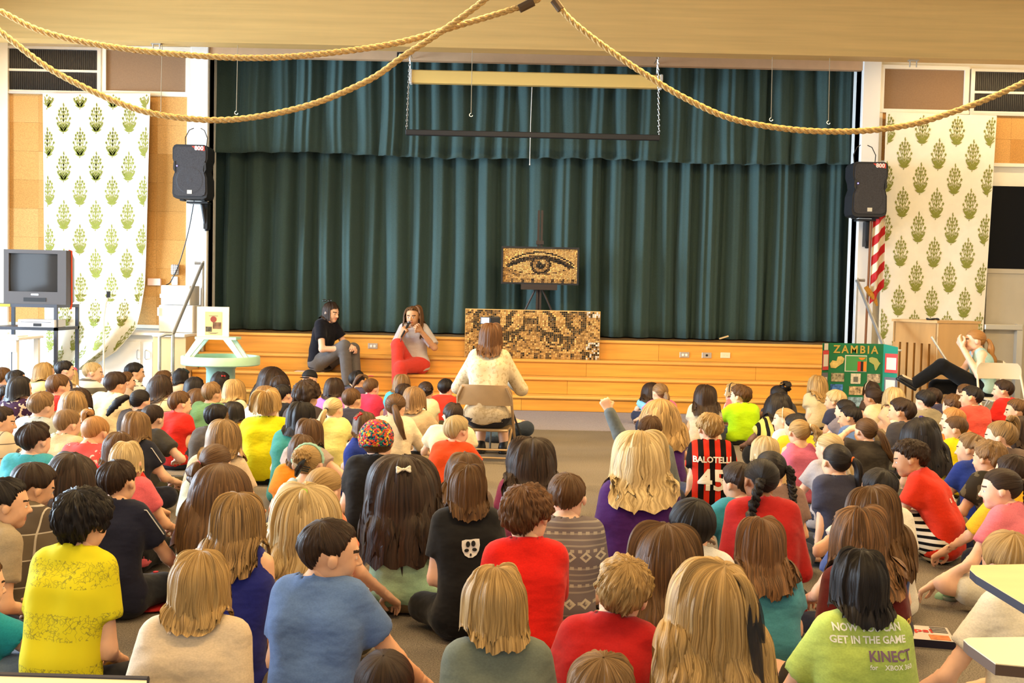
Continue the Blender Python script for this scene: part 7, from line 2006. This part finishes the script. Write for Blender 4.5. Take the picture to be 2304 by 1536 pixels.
MB().tube([(.07 * math.cos(a), .05 * math.sin(a), .012 + .006 * math.sin(a * 3)) for a in np.linspace(0, 18, 60)], .010, 6).build('coil', BLACKM, bo, True)
# tilted rod leaning on the piano
p0 = P(2032, 872, 12.5); p1 = P(2096, 757, 12.72)
tag(MB().tube([(floor_pt(2018, 905).x, 12.35, .02), tuple(p1)], .013, 8).build('metal_rod', STEEL, None, True), 'grey metal rod leaning against the back of the piano', 'rod')
# poster board
yz = 12.5
x0, x1, z0, z1 = rect(1843, 772, 1985, 925, yz)
zbd = empty('poster_board', ((x0 + x1) / 2, yz, 0), 'green three-fold school poster board about Zambia', 'poster'); w = x1 - x0; h = P(1914, 772, yz).z
GRN = mat('green_card', A(40, 125, 80), .8); TEALC = mat('teal_card', A(40, 150, 125), .8)
CW = w / 2
MB().box(-CW * .72, CW, -.006, 0, .0, h).build('centre_board', GRN, zbd)
lw = MB(); lw.add([(-CW * .72, -.006, 0), (-CW * .72, -.006, h), (-CW * 1.0, -.10, h - .002), (-CW * 1.0, -.10, 0), (-CW * .72, 0, 0), (-CW * .72, 0, h), (-CW * 1.0, -.094, h - .002), (-CW * 1.0, -.094, 0)], [(0, 1, 2, 3), (7, 6, 5, 4), (1, 5, 6, 2), (2, 6, 7, 3)]); lw.build('left_wing', GRN, zbd)
rw = MB(); xw = P(2021, 790, yz - .15).x - zbd.location.x; rw.add([(CW, -.006, 0), (xw, -.14, 0), (xw, -.14, h * .97), (CW, -.006, h), (CW, 0, 0), (xw, -.134, 0), (xw, -.134, h * .97), (CW, 0, h)], [(0, 1, 2, 3), (7, 6, 5, 4), (3, 2, 6, 7), (1, 5, 6, 2)]); rwo = rw.build('right_wing', TEALC, zbd)
def card(name, u0, v0, u1, v1, m, dy=-.012, parent=None, nz=0):
    a, b_, c, d_ = rect(u0, v0, u1, v1, yz - .01); x = zbd.location.x
    return MB().box(a - x, b_ - x, dy - .002, dy + .002, c, d_).build(name, m, parent or zbd)
def wcard(name, f0, f1, v0, v1, m, side=1, lift=.012):
    xa, ya = (CW, -.006) if side > 0 else (-CW * .72, -.006); xb, yb = (xw, -.14) if side > 0 else (-CW, -.10)
    zt_, zb_ = P(1990 if side > 0 else 1853, v0, yz - .07).z, P(1990 if side > 0 else 1853, v1, yz - .07).z
    q = lambda f, z: (xa + (xb - xa) * f, ya + (yb - ya) * f - lift, z)
    b = MB(); b.add([q(f0, zb_), q(f1, zb_), q(f1, zt_), q(f0, zt_), tuple(np.array(q(f0, zb_)) + (0, .003, 0)), tuple(np.array(q(f1, zb_)) + (0, .003, 0)), tuple(np.array(q(f1, zt_)) + (0, .003, 0)), tuple(np.array(q(f0, zt_)) + (0, .003, 0))], [(0, 1, 2, 3), (7, 6, 5, 4), (0, 4, 5, 1), (1, 5, 6, 2), (2, 6, 7, 3), (3, 7, 4, 0)]); return b.build(name, m, zbd)
REDC = mat('red_card', A(228, 82, 80), .8); PAP = mat('paper_card', A(245, 235, 222), .8); GREYC = mat('grey_card', A(125, 120, 130), .8)
wcard('red_mount', .05, .95, 788, 832, REDC, -1); wcard('text_sheet', .15, .85, 797, 824, PAP, -1, .016); wcard('grey_mount', .1, .95, 838, 880, GREYC, -1); wcard('text_sheet', .2, .85, 848, 890, PAP, -1, .016); wcard('round_label', .2, .8, 772, 787, PAP, -1, .016)
wcard('red_mount', .12, .98, 795, 838, REDC, 1); wcard('text_sheet', .22, .88, 804, 831, PAP, 1, .016); wcard('grey_mount', .12, .98, 848, 900, GREYC, 1); wcard('text_sheet', .2, .85, 854, 895, PAP, 1, .016)
me = text_mesh('ZAMBIA', .125, mat('gold_letters', A(205, 175, 80), .7), bold=.003, spacing=1.32); o = obj('title_lettering', me, zbd)
tp = P(1926, 787, yz - .02); o.location = (tp.x - zbd.location.x, -.014, tp.z); o.rotation_euler = (math.radians(90), math.radians(0), 0); o.scale = (.94, 1, 1)
card('flag_border', 1901, 799, 1950, 836, mat('white_border', A(235, 235, 220)), -.010); card('flag_field', 1903, 801, 1949, 834, mat('flag_green', A(85, 165, 95), .8), -.013)
card('flag_bar', 1929, 813, 1936, 835, mat('zred', A(225, 60, 45)), -.016); card('flag_bar', 1936, 813, 1942, 835, BLACKM, -.016); card('flag_bar', 1942, 813, 1949, 835, mat('zorange', A(240, 150, 50)), -.016)
def poly_card(name, pts, m, dy):
    x = zbd.location.x; q = [(P(u, v, yz - .01).x - x, P(u, v, yz - .01).z) for u, v in pts]; return MB().prism(q, dy - .002, dy + .002).build(name, m, zbd)
poly_card('eagle', [(1931, 804), (1948, 804), (1944, 808), (1939, 810), (1934, 808)], MATS['zorange'], -.016)
poly_card('map_cutout', [(1867, 818), (1873, 810), (1882, 812), (1885, 802), (1893, 801), (1900, 806), (1897, 816), (1888, 822), (1880, 828), (1869, 827)], mat('map_yellow', A(225, 200, 120), .8, noise=.3, nscale=14), -.012)
poly_card('africa_cutout', [(1955, 805), (1962, 803), (1973, 806), (1978, 815), (1981, 816), (1976, 824), (1972, 832), (1969, 833), (1966, 820), (1956, 814)], mat('map_olive', A(185, 190, 110), .8), -.012)
PH = [mat('photo_%d' % i, c, .5, noise=.75, nscale=30) for i, c in enumerate(((.30, .26, .16), (.42, .34, .24), (.05, .15, .45), (.50, .36, .20), (.26, .40, .50)))]
for i, (r, m) in enumerate((((1870, 839, 1899, 858), PH[0]), ((1914, 840, 1936, 863), mat('crest_paper', A(235, 225, 200), .7, noise=.25, nscale=60)), ((1951, 841, 1980, 861), PH[1]), ((1868, 864, 1896, 880), PH[2]), ((1910, 869, 1942, 888), PH[3]), ((1908, 893, 1940, 914), PH[4]))): card('photo', *r, m)
card('crest_shield', 1920, 847, 1930, 859, mat('crest_grey', A(120, 120, 110)), -.015)
# small round stool table behind the board
sp = P(2030, 790, 12.3)
stl = empty('round_stool', (sp.x, 12.75, 0), 'small white topped stool between the poster board and the piano', 'stool'); MB().lathe([(.14, sp.z - .02), (.15, sp.z - .01), (.15, sp.z), (.1, sp.z + .004)], (0, 0, 0), 24).build('top', WHITE2, stl, True)
for a in (0, 2.09, 4.19): MB().tube([(.09 * math.cos(a), .09 * math.sin(a), sp.z - .02), (.14 * math.cos(a), .14 * math.sin(a), 0)], .012, 6).build('leg', STEEL, stl, True)

# ------------------------------------------------------------------ cafeteria tables in the foreground
TT = mat('wood_laminate', (.72, .50, .24), .35, noise=.06, nscale=12, stretch=(.15, 1, 1)); TE = mat('dark_table_edge', (.03, .028, .04), .5)
def cafe_table(corner_px, z, others, label, m, edge, th=.022):
    pts = [floor_pt(u, v, z) for u, v in corner_px] + [Vector((a, b, z)) for a, b in others]
    c = sum(pts, Vector()) / len(pts)
    t = empty('cafeteria_table', (c.x, c.y, 0), label, 'table', 'cafeteria tables')
    q = [(p.x - c.x, p.y - c.y) for p in pts]; n = len(q)
    b = MB(); b.add([(x, y, z - .002) for x, y in q] + [(x, y, z) for x, y in q], [tuple(range(n - 1, -1, -1)), tuple(range(n, 2 * n))] + [(i, (i + 1) % n, n + (i + 1) % n, n + i) for i in range(n)]); b.build('top', m, t)
    b = MB(); b.add([(x, y, z - th) for x, y in q] + [(x, y, z - .002) for x, y in q], [tuple(range(n - 1, -1, -1)), tuple(range(n, 2 * n))] + [(i, (i + 1) % n, n + (i + 1) % n, n + i) for i in range(n)]); b.build('edge', edge, t)
    return t, c
t1, c1 = cafe_table([(2560, 1470), (2304 + 40, 1382), (2196, 1293), (2182, 1280), (2186, 1271), (2330, 1268), (2600, 1275)], .76, [], 'wood topped cafeteria table corner with a dark edge at the right, the farther one', TT, TE)
for (x, y) in ((.10, .05), (.16, .10)): MB().tube([(x, y, 0), (x, y, .74)], .02, 8).build('leg', STEEL, t1, True)
t2, c2 = cafe_table([(2600, 1500), (2304, 1498), (2240, 1492), (2178, 1448), (2168, 1438), (2180, 1434), (2330, 1432), (2600, 1436)], .76, [], 'pale cafeteria table corner with a rounded end at the bottom right', mat('pale_laminate', (.78, .66, .42), .35), mat('brown_table_edge', (.10, .06, .04), .5))
for (x, y) in ((.12, .0), (.16, .0)): MB().tube([(x, y, 0), (x, y, .74)], .02, 8).build('leg', STEEL, t2, True)
t3, c3 = cafe_table([(-300, 1512), (330, 1530), (330, 1640), (-300, 1640)], .45, [], 'beige bench top with a black edge at the bottom left', mat('beige_bench', (.62, .52, .36), .4), TE)
b = MB(); a0, a1 = floor_pt(-300, 1512, .45), floor_pt(330, 1530, .45)
b.tube([tuple(a0 - Vector((c3.x, c3.y, 0)) + Vector((0, .01, -.005))), tuple(a1 - Vector((c3.x, c3.y, 0)) + Vector((0, .01, -.005)))], .012, 8); b.build('rim', TE, t3, True)
for (x, y) in ((.3, .0), (-.3, .0)): MB().tube([(x, y, 0), (x, y, .43)], .02, 8).build('leg', STEEL, t3, True)
# book and cap on the carpet
bp_ = floor_pt(2075, 1440)
bk = empty('book', (bp_.x, bp_.y, 0), 'thick picture book with red lettering lying on the carpet', 'book', rz=math.radians(-12))
MB().box(-.13, .11, -.09, .10, .003, .028).build('pages', mat('page_edges', (.75, .68, .5), .8), bk); cv = MB().box(-.135, .115, -.095, .105, .028, .032).build('cover', mat('book_cover', A(235, 225, 215), .4), bk); MB().box(-.135, .115, -.095, .105, 0, .003).build('back_cover', BLACKM, bk); MB().box(-.135, .115, -.098, -.094, 0, .032).build('spine', mat('dark_spine', A(40, 36, 60), .4), bk)
me = text_mesh('Oops!', .07, mat('red_letters', A(225, 50, 40), .5), bold=.002); o = obj('lettering', me, cv); o.location = (-.04, .03, .0335)
MB().box(.02, .10, -.085, -.02, .032, .0335).build('picture', mat('orange_picture', A(225, 130, 70), .5, noise=.5, nscale=30), cv)
for i in range(4): MB().box(.04, .105, .085 - i * .022, .095 - i * .022, .032, .0335).build('text_line', BLACKM, cv)
cp = floor_pt(350, 1350)
cpo = empty('child_cap', (cp.x, cp.y, 0), 'blue and red cap lying on the carpet beside the yellow tee', 'cap')
g = Field((-.14, -.14, -.02), (.14, .14, .16), .010); g.ell((0, 0, .02), (.105, .115, .105), .01); g.cut(lambda X, Y, Z: .002 - Z + 0 * X); V, Q = g.mesh(); cm_ = V[Q].mean(1)
obj('crown', mesh_np('crown', V, Q, [mat('cap_blue', A(60, 70, 130), .8), mat('cap_red', A(205, 45, 45), .8)], (np.abs(np.arctan2(cm_[:, 0], -cm_[:, 1])) < .75).astype(int)), cpo)
g = Field((-.14, -.26, -.02), (.16, .0, .05), .008); g.ell((.03, -.13, .012), (.09, .085, .010), .005); V, Q = g.mesh(); obj('brim', mesh_np('brim', V, Q, MATS['cap_red']), cpo)
MB().tube([(0, 0, .124), (0, 0, .132)], .012, 8).build('button', MATS['cap_red'], cpo)
